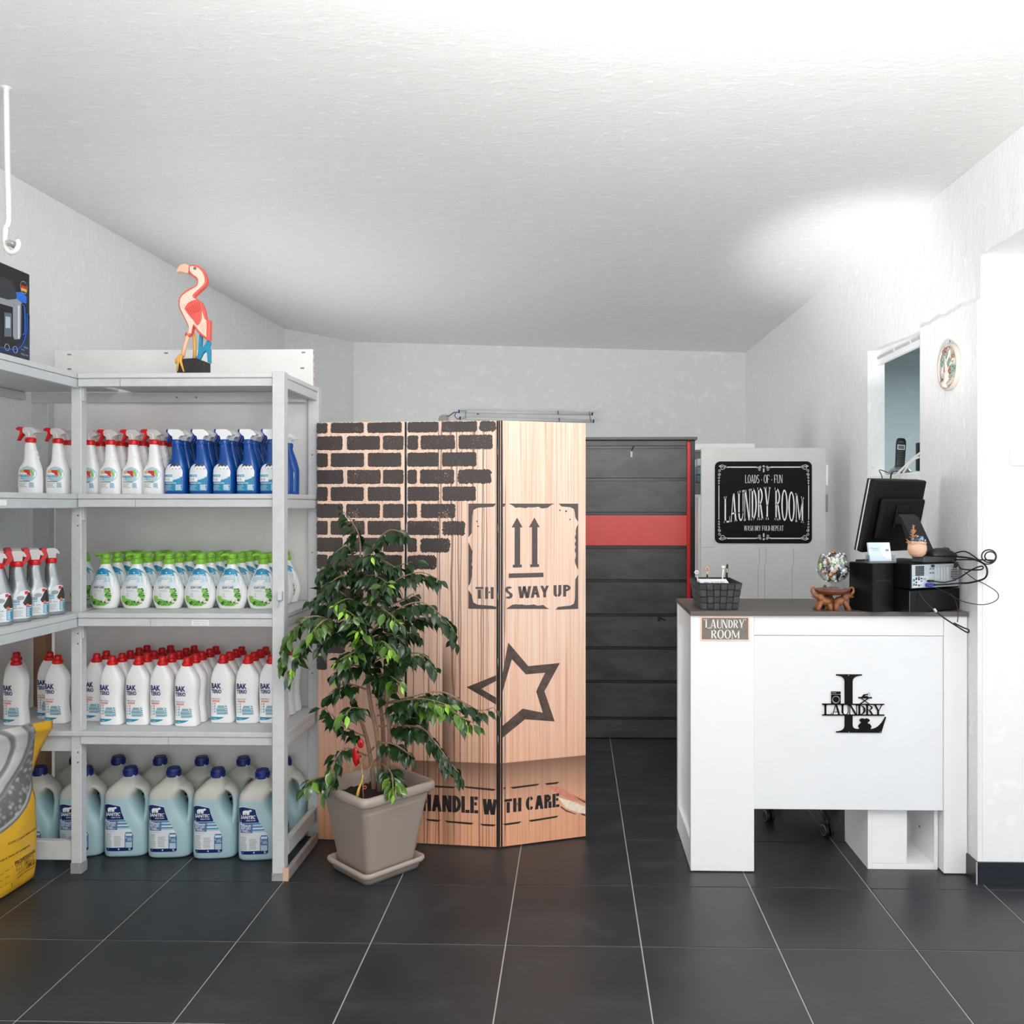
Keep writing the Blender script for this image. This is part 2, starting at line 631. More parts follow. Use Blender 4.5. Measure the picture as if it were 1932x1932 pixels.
# floor: grout bed and one object for each tile
fl = struct(MB().box(-2.6, 5.0, -2.0, 8.1, -0.1, -0.0025, mat('grout', (176, 170, 165), 0.8)).build('floor'))
TILE = mat('slate_tile', (52, 54, 57), 0.42)
t = NT(TILE)
oi = t.n('ShaderNodeObjectInfo')
v = t.coords('Object', (1, 1.6, 1))
add = t.n('ShaderNodeVectorMath', operation='ADD')
t.link(v, add.inputs[0])
t.link(oi.outputs['Random'], t.n('ShaderNodeMath', operation='MULTIPLY').inputs[0])
mu = t.math('MULTIPLY', oi.outputs['Random'], 40.0)
t.link(mu, add.inputs[1])
a = t.noise(add.outputs[0], 3.2, 9, 0.68, 0.5)
b = t.noise(add.outputs[0], 38, 4, 0.6)
ff = t.math('ADD', t.math('MULTIPLY', a, 0.75), t.math('MULTIPLY', b, 0.25))
t.link(t.ramp(ff, [(0.3, lin((33, 35, 38))), (0.52, lin((45, 47, 50))), (0.72, lin((63, 65, 67)))]), t.p.inputs['Base Color'])
t.link(t.ramp(ff, [(0.3, (.30, .30, .30)), (0.7, (.46, .46, .46))]), t.p.inputs['Roughness'])
t.p.inputs['Specular IOR Level'].default_value = 0.45
t.bump(b, 0.06, 0.002)
g, T = 0.0022, 0.45
tm = MB()
c = 0.0015
vs = [(-T / 2 + g, -T / 2 + g), (T / 2 - g, -T / 2 + g), (T / 2 - g, T / 2 - g), (-T / 2 + g, T / 2 - g)]
vi = [(x - math.copysign(c, x), y - math.copysign(c, y)) for x, y in vs]
tm.add([(x, y, -0.006) for x, y in vs] + [(x, y, -c * .6) for x, y in vs] + [(x, y, 0) for x, y in vi],
       [(8, 9, 10, 11)] + [(i, (i + 1) % 4, 4 + (i + 1) % 4, 4 + i) for i in range(4)] + [(4 + i, 4 + (i + 1) % 4, 8 + (i + 1) % 4, 8 + i) for i in range(4)], TILE)
tme = tm.mesh('tile')
for i in range(-7, 6):
    for j in range(-5, 11):
        o = bpy.data.objects.new('tile', tme)
        o.location = (0.2207 + 0.45 * (i + .5), 3.28 + 0.45 * (j + .5), 0)
        C.objects.link(o)
        o.parent = fl
    
# ================================================================== shelving
def bolt(mb, x, y, z, ax='y'):
    r = 0.004
    m = mat('screw_hole', (170, 120, 90), 0.7)
    if ax == 'y':
        mb.cyl((x, y, z), (x, y - 0.002, z), r, 8, m)
    else:
        mb.cyl((x, y, z), (x + 0.002, y, z), r, 8, m)


XL, XR, YF, YB = -2.405, -1.127, 3.303, 3.785
SH = [1.975, 1.502, 1.035, 0.565]
su = thing('shelving_unit', 'tall grey painted timber shelving rack facing the room, crowned by a carved flamingo', 'shelf', (-1.6, 3.55, 0))


def part(mb, name, parent, m=None):
    """Part given in world coordinates, its parent an unrotated Empty."""
    o = mb.build(name, m, parent)
    o.location = -parent.location
    return o


RAWW = woodmat('bare_timber', (150, 112, 90), (176, 136, 110), .7, (20, 20, 2))
for i, (x0, x1, y0, y1, zt) in enumerate(((-1.993, -1.952, YF + .033, YF + .073, 1.953), (XR - .047, XR, YF - .013, YF + .034, 1.978), (XR - .047, XR, YB - .05, YB, 1.977), (XL, XL + .07, YB - .05, YB, 1.977))):
    mb = MB().box(x0, x1, y0, y1, 0 if i < 3 else 1.0, zt, PAINT, 0.0025)
    if i == 3:
        mb.box(x0 + .002, x1 - .012, y0 + .002, y1, 0, 1.0, RAWW, .002)
    if i == 0:
        mb.box(x0 - .001, x1 + .001, y0 - .001, y1 + .001, 0, .042, grainy('worn_paint', (150, 152, 156), 0.7, 60, 0.2))
        for z in SH[1:]:
            for k in (.035, .075):
                mb.cyl((x1 - .012, y0, z - .05 - k), (x1 - .012, y0 - .002, z - .05 - k), .003, 8, mat('screw_steel', (110, 112, 115), 0.4, 0.8))
    if i == 1:
        mb.box(x0 - .001, x1 + .001, y0 - .001, y1 + .001, 0, .03, grainy('worn_paint', (150, 152, 156), 0.7, 60, 0.2))
    if i == 2:
        for z in (1.68, 1.25, .72):
            bolt(mb, x0 + .02, y0, z)
    part(mb, 'post', su)
for k, z in enumerate(SH):
    yf = YF if k < 3 else YF + .024
    x0 = -1.9475 if k < 3 else -1.951
    part(MB().box(x0 if k < 3 else XL, XR - .001, yf - .002, YB, z - .02, z, PAINT if k else grainy('shelf_top', (214, 215, 215), .5, 20, .04), 0.003), 'shelf_board', su)
    mb = MB().box(x0, XR - .048, yf + .003, yf + .026, z - .052, z - .021, PAINT, .002)
    mb.box(-1.78 + .06 * k, -1.778 + .06 * k, yf + .0022, yf + .006, z - .051, z - .022, mat('joint_line', (150, 152, 153), .7))
    part(mb, 'front_rail', su)
    part(MB().box(XR - .03, XR - .004, YF + .036, YB - .052, z - .058, z - .021, PAINT, .002), 'side_rail', su)
    if k == 0:
        mb = MB().box(-2.39, XR - .048, 3.702, 3.724, z - .067, z - .021, PAINT, .002)
        for x in (-1.74, -1.655):
            bolt(mb, x, 3.702, z - .045)
    else:
        mb = MB().box(XL + .07, XR - .048, YB - .03, YB - .008, z - .055, z - .021, PAINT, .002)
    part(mb, 'back_rail', su)
# price label on the middle shelf edge
mb = MB().box(-1.495, -1.428, YF + .0025, YF + .004, .988, 1.009, mat('paper', (246, 246, 246), .7))
put_text(mb, 'SAPONE MANI', -1.49, -1.433, 1.000, 1.006, mat('print_grey', (160, 160, 160), .7), lambda x, z: YF + .002)
put_text(mb, 'ANTIBATTERICO', -1.49, -1.433, .991, .997, mat('print_grey', (160, 160, 160), .7), lambda x, z: YF + .002)
part(mb, 'price_label', su)
# lower ledges running on to the left wall, side rail and runner on the floor
part(MB().box(XL, -1.994, YF + .045, YF + .065, .48, .545, PAINT, .002), 'ledge_rail', su)
part(MB().box(XL, -1.994, YF + .04, YF + .07, .05, .125, PAINT, .002), 'floor_rail', su)
part(MB().box(XR - .028, XR - .004, YF + .05, YB - .05, .075, .135, PAINT, .002), 'floor_rail', su)
mb = MB().box(XR + .0015, XR + .018, YF - .010, 3.67, 0, .045, grainy('worn_runner', (150, 140, 134), .7, 40, .2), .003)
mb.box(XR - .004, XR + .0175, YF - .0155, YF - .0095, .0, .05, mat('bare_wood', (214, 176, 150), .7))
part(mb, 'floor_runner', su)
# corner brackets under the shelves beside the left post
for z in SH[:3]:
    mb = MB().box(-1.9515, -1.944, YF + .036, YF + .054, z - .105, z - .052, PAINT, .001)
    part(mb, 'bracket', su)
mb = MB().box(XR - .02, XR - .002, YF - .034, YF - .013, 1.09, 1.125, PAINT, .002)
mb.box(XR - .02, XR - .017, YF - .034, YF - .013, 1.066, 1.09, PAINT)
part(mb, 'latch', su)
# white board at the back, taller than the rack
mb = MB().box(-2.338, -1.168, YB + .003, YB + .021, 0.02, 2.155, PAINT2, .002)
for x, z in ((-2.27, 2.135), (-1.83, 2.14), (-1.21, 2.14), (-2.27, 2.07), (-1.215, 2.07)):
    mb.box(x - .008, x + .008, YB + .001, YB + .004, z - .003, z + .003, mat('chipped', (140, 128, 118), .8))
for i in range(7):
    mb.sphere((-1.167, YB + .01, 2.14 - i * .028 - (i % 3) * .006), .0035, .004, .005, 6, 4, mat('chip_wood', (196, 150, 118), .8))
part(mb, 'back_board', su)

sl2 = thing('shelving_unit', 'grey painted side rack along the left wall, holding a boxed coffee machine on top', 'shelf', (-2.2, 2.9, 0))
for k, z in enumerate(SH[:3]):
    part(MB().box(-2.432, -1.9955, 2.25, 3.70, z - .02, z, PAINT, .003), 'shelf_board', sl2)
    part(MB().box(-1.9955, -1.9495, 2.25, YF + .031, z - .02, z, PAINT, .001), 'shelf_edge', sl2)
    mb = MB().box(-1.974, -1.952, 2.25, YF + .029, z - .056, z - .021, grainy('cool_grey_paint', (196, 203, 206), .5, 30, .04), .002)
    part(mb, 'front_rail', sl2)
    part(MB().box(-2.432, -2.41, 2.25, 3.70, z - .056, z - .021, PAINT, .002), 'back_rail', sl2)
for x in (-2.03, -2.432):
    part(MB().box(x, x + .05, 2.25, 2.30, 0, 1.954, PAINT, .002), 'post', sl2)
mb = MB().box(-1.952, -1.9505, 2.78, 2.89, 1.456, 1.475, mat('paper', (246, 246, 246), .7))
part(mb, 'price_label', sl2)
# ================================================================== bottles
class Body:
    """Oval bottle body: profile rows (z, centre x, half width, half depth)."""

    def __init__(s, prof, p=2.6, sub=3):
        pts = smooth_curve([(a[1], a[2], a[0]) for a in prof], sub)
        ry = smooth_curve([(a[3], 0, a[0]) for a in prof], sub)
        s.rows = [(q.z, q.x, max(q.y, .002), max(r.x, .002)) for q, r in zip(pts, ry)]
        s.p = p
        s.zmap = lambda z: z

    def at(s, z):
        r = s.rows
        if z <= r[0][0]:
            return r[0][1:]
        for a, b in zip(r, r[1:]):
            if a[0] <= z <= b[0] and b[0] > a[0]:
                k = (z - a[0]) / (b[0] - a[0])
                return tuple(a[i] + (b[i] - a[i]) * k for i in (1, 2, 3))
        return r[-1][1:]

    def fy(s, x, z, e=0.0006):
        cx, rx, ry = s.at(z)
        u = min(abs(x - cx) / rx, 0.985)
        return -ry * (1 - u ** s.p) ** (1 / s.p) - e

    def rings(s, n=28):
        out = []
        for z, cx, rx, ry in s.rows:
            ring = []
            for j in range(n):
                a = 2 * pi * j / n
                ca, sa = cos(a), sin(a)
                ring.append((cx + rx * math.copysign(abs(ca) ** (2 / s.p), ca), ry * math.copysign(abs(sa) ** (2 / s.p), sa), z))
            out.append(ring)
        return out

    def patch(s, mb, rows, m, nx=8, e=0.0006):
        """Flat print: rows (z, x left, x right), laid on the front of the body."""
        fy = lambda x, z: s.fy(x, z, e)
        rows = [(s.zmap(z), a, b) for z, a, b in rows]
        g = [[(a + (b - a) * i / nx, fy(a + (b - a) * i / nx, z), z) for i in range(nx + 1)] for z, a, b in rows]
        vs = [q for r in g for q in r]
        fs = []
        for i in range(len(rows) - 1):
            for j in range(nx):
                k = i * (nx + 1) + j
                fs.append((k, k + 1, k + nx + 2, k + nx + 1))
        mb.add(vs, fs, m)

    def rect(s, mb, x0, x1, z0, z1, m, nz=3, nx=4, e=0.0009):
        s.patch(mb, [(z0 + (z1 - z0) * i / nz, x0, x1) for i in range(nz + 1)], m, nx, e)

    def oval(s, mb, cx, cz, rx, rz, m, e=0.0009, k=10, z0=-1.0, z1=1.0):
        rows = []
        for i in range(k + 1):
            t = z0 + (z1 - z0) * i / k
            h = rx * math.sqrt(max(0, 1 - t * t))
            rows.append((cz + rz * t, cx - h, cx + h))
        s.patch(mb, rows, m, 6, e)

    def text(s, mb, body, x0, x1, z0, z1, m, bold=0.0, e=0.0012, shear=0.0):
        put_text(mb, body, x0, x1, s.zmap(z0), s.zmap(z1), m, lambda x, z: s.fy(x, z, e), bold, shear)


def ink(name, rgb):
    return mat('print_' + name, rgb, 0.4)


SKY, TEAL, NAVY, LIME = ink('pale_blue', (176, 205, 216)), ink('teal', (25, 140, 180)), ink('navy', (0, 32, 100)), ink('lime', (135, 195, 85))
RED, ORANGE, PALE, GREY = ink('red', (214, 44, 44)), ink('orange', (226, 110, 70)), ink('white', (240, 242, 244)), ink('grey', (150, 156, 160))
DARK, STEEL, LEAFG, TAN = ink('dark', (55, 50, 50)), ink('steel_blue', (88, 118, 165)), ink('leaf_green', (88, 165, 50)), ink('tan', (224, 176, 110))
INKS = ink('slate_text', (60, 80, 92))
GLOSSW = mat('white_bottle_plastic', (246, 246, 246), 0.28)
REDP = mat('red_cap_plastic', (206, 14, 16), 0.32)
CLEAR = mat('cloudy_clear_plastic', (236, 234, 232), 0.25, 0.0, Transmission_Weight=0.35, IOR=1.3)
BLUEB = mat('blue_bottle_plastic', (4, 72, 152), 0.25)
BLUED = mat('dark_blue_trigger', (16, 52, 128), 0.35)
GREENP = mat('green_pump_plastic', (132, 192, 60), 0.32)
SILV = mat('silver_bottle_plastic', (160, 164, 168), 0.34, 0.7)
CAPB = mat('dark_blue_cap', (12, 42, 120), 0.4)


def lines(B, mb, x0, x1, z0, z1, n, m, jag=0.3, h=0.35, seed=1):
    rnd = random.Random(seed)
    dz = (z1 - z0) / n
    for i in range(n):
        B.rect(mb, x0, x1 - (x1 - x0) * jag * rnd.random(), z0 + i * dz, z0 + i * dz + dz * h, m, 1, 3, .0011)


def squeeze(mb, pts_front, y, m):
    """Side outline (x,z) of a trigger part, thickness 2y, edges eased."""
    mb.prism(pts_front, -y, y, m)


def register(root, kids):
    KIDS[root.name] = kids
    return root


def proto(name, cat, label, group, parts):
    r = thing(name, label, cat, (0, 0, 0), 0, group)
    kids = [mb.build(nm, None, r) for nm, mb in parts]
    return register(r, kids)


def spray_parts(kind):
    """Trigger spray bottle: body, label, collar, head, trigger; trigger to -x, label to -y."""
    if kind == 'white':
        prof = [(0, 0, .043, .026), (.004, 0, .0435, .029), (.04, 0, .0445, .0305), (.085, 0, .043, .03), (.105, .001, .039, .0285), (.116, .004, .0315, .027),
                (.128, .005, .0275, .025), (.138, .004, .0245, .0235), (.146, .005, .0255, .023), (.156, .003, .0225, .021), (.164, .003, .0235, .0205), (.174, .001, .020, .019), (.184, 0, .0195, .018), (.196, -.001, .0165, .0165), (.203, -.001, .0155, .0155)]
        bm_, cm, hm, tm_ = GLOSSW, REDP, CLEAR, REDP
    elif kind == 'blue':
        prof = [(0, 0, .042, .027), (.004, 0, .0445, .031), (.05, 0, .0455, .0325), (.100, .001, .0445, .032), (.114, .003, .0405, .031), (.127, .006, .034, .029),
                (.139, .008, .0285, .027), (.152, .007, .0255, .0245), (.166, .005, .0225, .0225), (.182, .002, .0195, .0195), (.196, 0, .0175, .0175), (.203, 0, .0165, .0165)]
        bm_, cm, hm, tm_ = BLUEB, BLUEB, mat('white_trigger_plastic', (242, 243, 243), .35), BLUED
    else:
        prof = [(0, 0, .043, .026), (.004, 0, .046, .029), (.05, 0, .047, .031), (.08, .001, .046, .031), (.105, .006, .038, .029), (.12, .007, .032, .027), (.135, .006, .0275, .025),
                (.148, .004, .0245, .0225), (.158, .003, .024, .0215), (.166, .002, .0225, .0205), (.176, .001, .0215, .0195), (.184, 0, .0205, .0185), (.193, 0, .018, .0175), (.2, 0, .017, .0165)]
        bm_, cm, hm, tm_ = SILV, REDP, CLEAR, REDP
    B = Body(prof)
    if kind == 'blue':
        B.zmap = lambda z: .0125 + (z - .010) * 1.105
    b = MB().loft(B.rings(), bm_)
    z0 = prof[-1][0]
    col = MB()
    n = 20
    rr = .0185
    rows = [(rr, z0 - .001), (rr + .0006, z0 + .001), (rr + .0006, z0 + .015), (rr - .002, z0 + .019), (.011, z0 + .0195)]
    col.lathe([(r, z) for r, z in rows], n, cm)
    for j in range(n):
        a = 2 * pi * j / n
        col.box(-.0008, .0008, -rr - .0012, -rr + .001, z0 + .001, z0 + .0145, cm, 0, Matrix.Rotation(a, 4, 'Z'))
    h = MB()
    zt = z0 + .019
    if kind == 'silver':
        squeeze(h, [(-.014, zt), (-.016, zt + .012), (-.020, zt + .024), (-.022, zt + .034), (-.018, zt + .038), (.006, zt + .038), (.018, zt + .032), (.026, zt + .018), (.024, zt + .014), (.014, zt + .018), (.012, zt + .006), (.012, zt)], .0135, hm)
        tr = MB()
        squeeze(tr, [(-.021, zt + .040), (-.036, zt + .038), (-.042, zt + .03), (-.038, zt + .022), (-.032, zt + .016), (-.036, zt + .006), (-.042, zt - .006), (-.046, zt - .014), (-.036, zt - .014), (-.026, zt - .004), (-.0165, zt + .010), (-.022, zt + .03)], .0105, tm_)
    elif kind == 'white':
        squeeze(h, [(-.011, zt), (-.013, zt + .012), (-.024, zt + .018), (-.026, zt + .030), (-.022, zt + .040), (.010, zt + .041), (.022, zt + .036), (.038, zt + .022), (.036, zt + .019), (.022, zt + .016), (.014, zt + .01), (.012, zt)], .0125, hm)
        h.tube([(-.024, -.0128, zt + .026), (-.008, -.0132, zt + .026), (.001, -.0132, zt + .022), (.003, -.0132, zt + .01), (.003, -.0128, zt)], .0014, 6, mat('white_trigger_plastic', (242, 243, 243), .35))
        tr = MB()
        squeeze(tr, [(-.026, zt + .042), (-.046, zt + .043), (-.056, zt + .037), (-.055, zt + .032), (-.045, zt + .028), (-.038, zt + .026), (-.040, zt + .014), (-.050, zt - .008), (-.049, zt - .012), (-.044, zt - .006), (-.032, zt + .010), (-.025, zt + .024)], .0095, tm_)
    else:
        squeeze(h, [(-.011, zt - .001), (-.013, zt + .012), (-.022, zt + .018), (-.032, zt + .03), (-.03, zt + .041), (.012, zt + .041), (.026, zt + .034), (.038, zt + .020), (.034, zt + .015), (.022, zt + .016), (.014, zt + .008), (.012, zt - .001)], .0135, hm)
        tr = MB()
        squeeze(tr, [(-.031, zt + .042), (-.038, zt + .042), (-.041, zt + .035), (-.038, zt + .028), (-.033, zt + .026), (-.030, zt + .02), (-.034, zt + .006), (-.041, zt - .012), (-.035, zt - .010), (-.026, zt + .006), (-.021, zt + .018), (-.031, zt + .030)], .0095, tm_)
        squeeze(tr, [(-.022, zt + .014), (-.016, zt + .010), (-.026, zt - .008), (-.028, zt - .014), (-.031, zt - .012)], .006, tm_)
    L = MB()
    if kind == 'white':
        B.oval(L, .008, .078, .031, .032, SKY, .0006)
        B.rect(L, -.031, .02, .067, .083, PALE)
        B.rect(L, -.031, .017, .067, .0755, TEAL, 1, 4, .0012)
        B.text(L, 'BATTERICIDA', -.028, .016, .069, .0745, PALE, .01, .0015)
        B.oval(L, -.016, .088, .010, .008, TAN, .0012, 6, -.6, 1)
        B.patch(L, [(.070, .008, .021), (.080, .007, .019), (.0815, .003, .0185), (.087, -.007, .019), (.0945, -.007, .016)], RED, 4, .0014)
        B.patch(L, [(.073, .027, .033), (.090, .017, .027), (.097, .016, .026)], LIME, 4, .0014)
        B.text(L, 'm m', -.026, -.010, .055, .063, GREY, .02)
        B.rect(L, -.027, .018, .048, .0505, INKS, 1)
        lines(B, L, -.027, .008, .026, .046, 4, GREY, .3)
        lines(B, L, .015, .034, .026, .046, 5, TEAL, .3, .5, 3)
    elif kind == 'blue':
        out = [(.010, -.034, .0335), (.0145, -.036, .0355), (.08, -.0365, .036), (.088, -.035, .034), (.096, -.031, .030), (.102, -.026, .024), (.107, -.017, .015), (.109, -.008, .006)]
        B.patch(L, out[:3], TEAL, 8)
        sw = [(.049, -.036, -.004), (.052, -.036, .012), (.057, -.036, .025), (.064, -.0362, .035), (.08, -.0365, .036)] + out[3:]
        B.patch(L, sw, ink('label_white', (226, 232, 236)), 8, .001)
        B.patch(L, [(.090, -.012, .029), (.096, -.014, .028), (.102, -.012, .023), (.107, -.010, .014), (.109, -.006, .006)], DARK, 5, .0014)
        for k in range(6):
            B.oval(L, -.008 + k * .0066, .094 + (k % 2) * .003, .0042, .006, PALE, .0018, 5)
        B.rect(L, -.0365, .000, .044, .075, PALE, 3, 4, .0018)
        B.rect(L, -.0365, -.001, .060, .071, SKY, 1, 4, .0022)
        B.text(L, 'MULTI', -.035, -.003, .062, .070, TEAL, .02, .0026)
        B.text(L, 'm m', -.033, -.014, .047, .056, GREY, .02, .0026)
        B.text(L, 'SGRASSATORE', -.034, .014, .0365, .041, PALE, .02)
        lines(B, L, -.034, -.002, .014, .034, 5, SKY, .3)
        lines(B, L, .010, .034, .014, .034, 6, PALE, .3, .55, 3)
    else:
        B.patch(L, [(.014, -.028, .030), (.018, -.030, .0385), (.055, -.031, .0395), (.075, -.030, .0395), (.09, -.022, .038), (.10, -.012, .036), (.110, 0, .032), (.114, .010, .026)], ink('label_white', (226, 232, 236)), 8)
        B.patch(L, [(.060, .014, .0394), (.07, .008, .0396), (.085, .016, .0388), (.10, .024, .0355), (.106, .027, .033)], DARK, 5, .001)
        B.oval(L, .001, .088, .013, .008, GREY, .0014)
        B.rect(L, .015, .026, .1, .111, RED, 2, 2, .0014)
        B.rect(L, -.031, -.002, .064, .082, TEAL, 2, 4, .0014)
        B.rect(L, -.031, -.002, .066, .073, SKY, 2, 4, .0018)
        B.text(L, 'ACTIVE', -.029, -.004, .0755, .0805, PALE, .01, .0022)
        B.oval(L, .024, .060, .006, .006, ORANGE, .0014)
        B.rect(L, .019, .0385, .019, .056, TEAL, 3, 3, .001)
        B.text(L, 'ZA ZA', -.026, .010, .050, .0535, INKS, .02)
        B.text(L, 'm m', -.026, -.012, .055, .062, GREY, .02)
        lines(B, L, -.026, .012, .022, .046, 6, GREY, .3)
        lines(B, L, .021, .037, .022, .054, 7, PALE, .4, .5, 5)
    return [('body', b), ('label', L), ('collar', col), ('spray_head', h), ('trigger', tr)]


wp = proto('spray_bottle', 'bottle', 'x', 'white spray bottles on the upper shelf', spray_parts('white'))
bp = proto('spray_bottle', 'bottle', 'x', 'blue spray bottles on the upper shelf', spray_parts('blue'))
sp = proto('spray_bottle', 'bottle', 'x', 'silver spray bottles on the side rack', spray_parts('silver'))

# --- soap pump bottle
B = Body([(0, 0, .046, .030), (.004, 0, .050, .033), (.03, 0, .060, .037), (.055, 0, .0635, .0385), (.085, 0, .059, .037), (.115, 0, .048, .033), (.145, 0, .034, .027), (.165, 0, .0235, .0215), (.178, 0, .018, .018), (.184, 0, .0175, .0175)], 2.3)
B.zmap = lambda z: .012 + (z - .012) * 1.1
b = MB().loft(B.rings(), GLOSSW)
L = MB()
egg = lambda k: .0515 * math.sqrt(max(0, 1 - ((k - .40) / (.60 if k > .40 else .42)) ** 2))
zz = lambda k: .012 + k * .140
er = [(zz(k / 24), -egg(k / 24), egg(k / 24)) for k in range(25)]
B.patch(L, er, ink('label_pale', (226, 230, 230)), 10)
B.patch(L, [r for r in er if r[0] > .093], SKY, 8, .0009)
B.patch(L, [r for r in er if r[0] > .122], TEAL, 8, .0012)
put = [(.086, -.040, .040), (.093, -.0405, .0405), (.100, -.037, .037)]
B.patch(L, put, ink('label_snow', (214, 226, 236)), 8, .0012)
B.text(L, 'SANiTEC', -.0245, .0235, .1185, .1285, PALE, .035, .0018, .2)
lines(B, L, -.012, .020, .1135, .1165, 1, PALE, .1, .5)
B.oval(L, .001, .1345, .003, .0025, PALE, .0018, 5)


def bear(B, L, x, z, k, m, e):
    for r in ([(0, -1.0, -.6), (.5, -1.0, -.55)], [(0, -.45, -.15), (.5, -.5, -.1)], [(0, .1, .4), (.5, .05, .5)], [(0, .5, .75), (.5, .45, .85)],
              [(.5, -1.05, .8), (.9, -1.05, .95), (1.2, -.8, 1.0), (1.3, -.5, .6)], [(.85, .7, 1.25), (1.1, .75, 1.55), (1.35, .8, 1.4), (1.45, .95, 1.15)]):
        B.patch(L, [(z + a * k, x + b0 * k, x + b1 * k) for a, b0, b1 in r], m, 3, e)


bear(B, L, -.004, .0905, .0135, ink('bear_white', (236, 232, 230)), .0016)
B.text(L, 'SOAP CARE', -.027, .018, .0765, .0855, INKS, .02, .0018)
lines(B, L, -.0245, .010, .066, .072, 2, GREY, .2)
lines(B, L, -.026, -.014, .046, .062, 4, GREY, .3)
rnd = random.Random(7)
B.patch(L, [r for r in er if r[0] < .026], LIME, 8, .0012)
B.patch(L, [(.024, -.043, .004), (.034, -.049, -.006), (.050, -.050, -.034)], LIME, 6, .0012)
for k in range(60):
    a = rnd.random()
    x, z = (.022 + .02 * rnd.random(), .075 - .03 * rnd.random()) if k < 26 else ((-.03 + .066 * rnd.random()), .016 + .012 * rnd.random()) if k < 48 else (.034 + .010 * rnd.random(), .03 + .02 * rnd.random())
    s = .003 + .005 * rnd.random()
    m = (LEAFG, LIME, LEAFG, mat('print_deep_green', (52, 96, 40), .4))[k % 4]
    B.patch(L, [(z - s * .6, x - s * .1, x + s * .2), (z, x - s, x + s * .8), (z + s * .7, x - s * .2, x + s * .3)], m, 2, .0016 + .00005 * k)
B.oval(L, .026, .033, .010, .0105, PALE, .0036)
B.patch(L, [(.026, .0245, .0285), (.031, .022, .030), (.037, .0245, .028), (.0405, .0265, .0275)], ink('flame', (240, 190, 160)), 2, .004)
pu = MB().lathe([(.0182, .181), (.0195, .183), (.0195, .199), (.0175, .2005), (.0165, .203)], 24, GREENP)
for j in range(24):
    pu.box(-.0008, .0008, -.0206, -.0185, .183, .198, GREENP, 0, Matrix.Rotation(2 * pi * j / 24, 4, 'Z'))
ph = MB().lathe([(.0145, .203), (.0165, .205), (.0165, .2085), (.0150, .2105), (.0165, .2125), (.017, .217), (.0155, .2215), (.010, .2245), (.003, .2253)], 22, GREENP)
ph.tube(smooth_curve([(-.008, 0, .219), (-.025, 0, .2195), (-.038, -.001, .217), (-.044, -.001, .2125)], 4), [.0062] * 9 + [.005] * 4, 10, GREENP)
so_ = proto('pump_bottle', 'bottle', 'x', 'soap pump bottles on the middle shelf', [('body', b), ('label', L), ('collar', pu), ('pump', ph)])

# --- white additive bottle with red cap
B = Body([(0, .002, .044, .027), (.004, .002, .0475, .030), (.02, .002, .047, .030), (.05, .0, .0445, .029), (.09, -.002, .0435, .029), (.13, -.001, .045, .030), (.165, .001, .0465, .031), (.19, .001, .044, .030),
          (.21, -.001, .037, .027), (.228, -.003, .027, .0225), (.238, -.004, .020, .019), (.243, -.004, .0165, .0165)], 3.4)
b = MB().loft(B.rings(), GLOSSW)
L = MB()
B.zmap = lambda z: .0135 + (z - .0065) * 1.0717
B.text(L, 'BAK', -.036, .0065, .1265, .147, NAVY, .04)
B.text(L, 'TERIO', -.036, .007, .1085, .1235, NAVY, .035)
for x0, x1, z0, z1 in ((-.017, -.0162, .150, .156), (-.017, -.0162, .096, .102), (.0095, .0155, .1245, .1254), (-.044, -.040, .1245, .1254)):
    B.rect(L, x0, x1, z0, z1, ORANGE, 1, 2)
B.text(L, 'Additivo Bucato', -.036, .003, .085, .091, INKS, 0, .001, .5)
B.rect(L, -.032, -.0005, .075, .0815, ORANGE, 2, 4)
B.text(L, 'IGIENIZZANTE', -.030, -.003, .0765, .080, PALE, .01)
for k in range(4):
    z = .0655 - k * .010
    B.rect(L, -.0235, -.018, z, z + .0062, ORANGE if k == 0 else TEAL, 1, 2)
    B.rect(L, -.0222, -.0193, z + .002, z + .004, PALE, 1, 2, .0013)
    lines(B, L, -.036, -.0255, z, z + .006, 2, GREY, .1)
for k, (x0, x1) in enumerate(((-.012, .026), (-.014, .025), (-.0145, .023), (-.012, .021), (-.008, .017))):
    B.patch(L, [(.028 + k * .0068, x0, x1), (.0305 + k * .0068, x0 - .0012, x1 + .001), (.0335 + k * .0068, x0, x1)], SKY if k % 2 else ink('towel', (140, 178, 190)), 5)
    B.rect(L, x0, x1, .0336 + k * .0068, .0346 + k * .0068, ink('towel_edge', (70, 120, 145)), 1, 4)
B.patch(L, [(.028, .0275, .034), (.045, .0255, .031), (.064, .019, .025)], SKY, 3)
for k in range(4):
    B.rect(L, .0235, .031, .034 + k * .008, .036 + k * .008, ink('towel_edge', (70, 120, 145)), 1, 2, .0012)
B.patch(L, [(.0065, -.036, -.026), (.008, -.038, -.010), (.011, -.0385, .003), (.0145, -.0388, .012), (.0185, -.039, .0195)], TEAL, 8)
B.text(L, 'L', -.030, -.027, .010, .014, PALE)
lines(B, L, -.026, -.012, .0105, .0145, 1, PALE, .1)
cp = MB().lathe([(.0185, .241), (.0198, .243), (.0198, .252), (.0182, .256), (.0148, .2585), (.0146, .262), (.0148, .268), (.0135, .2745), (.009, .277)], 24, REDP)
for j in range(24):
    cp.box(-.0007, .0007, -.0206, -.019, .243, .252, REDP, 0, Matrix.Rotation(2 * pi * j / 24, 4, 'Z'))
bk = proto('additive_bottle', 'bottle', 'x', 'white bottles with red caps on the low shelf', [('body', b), ('label', L), ('cap', cp)])

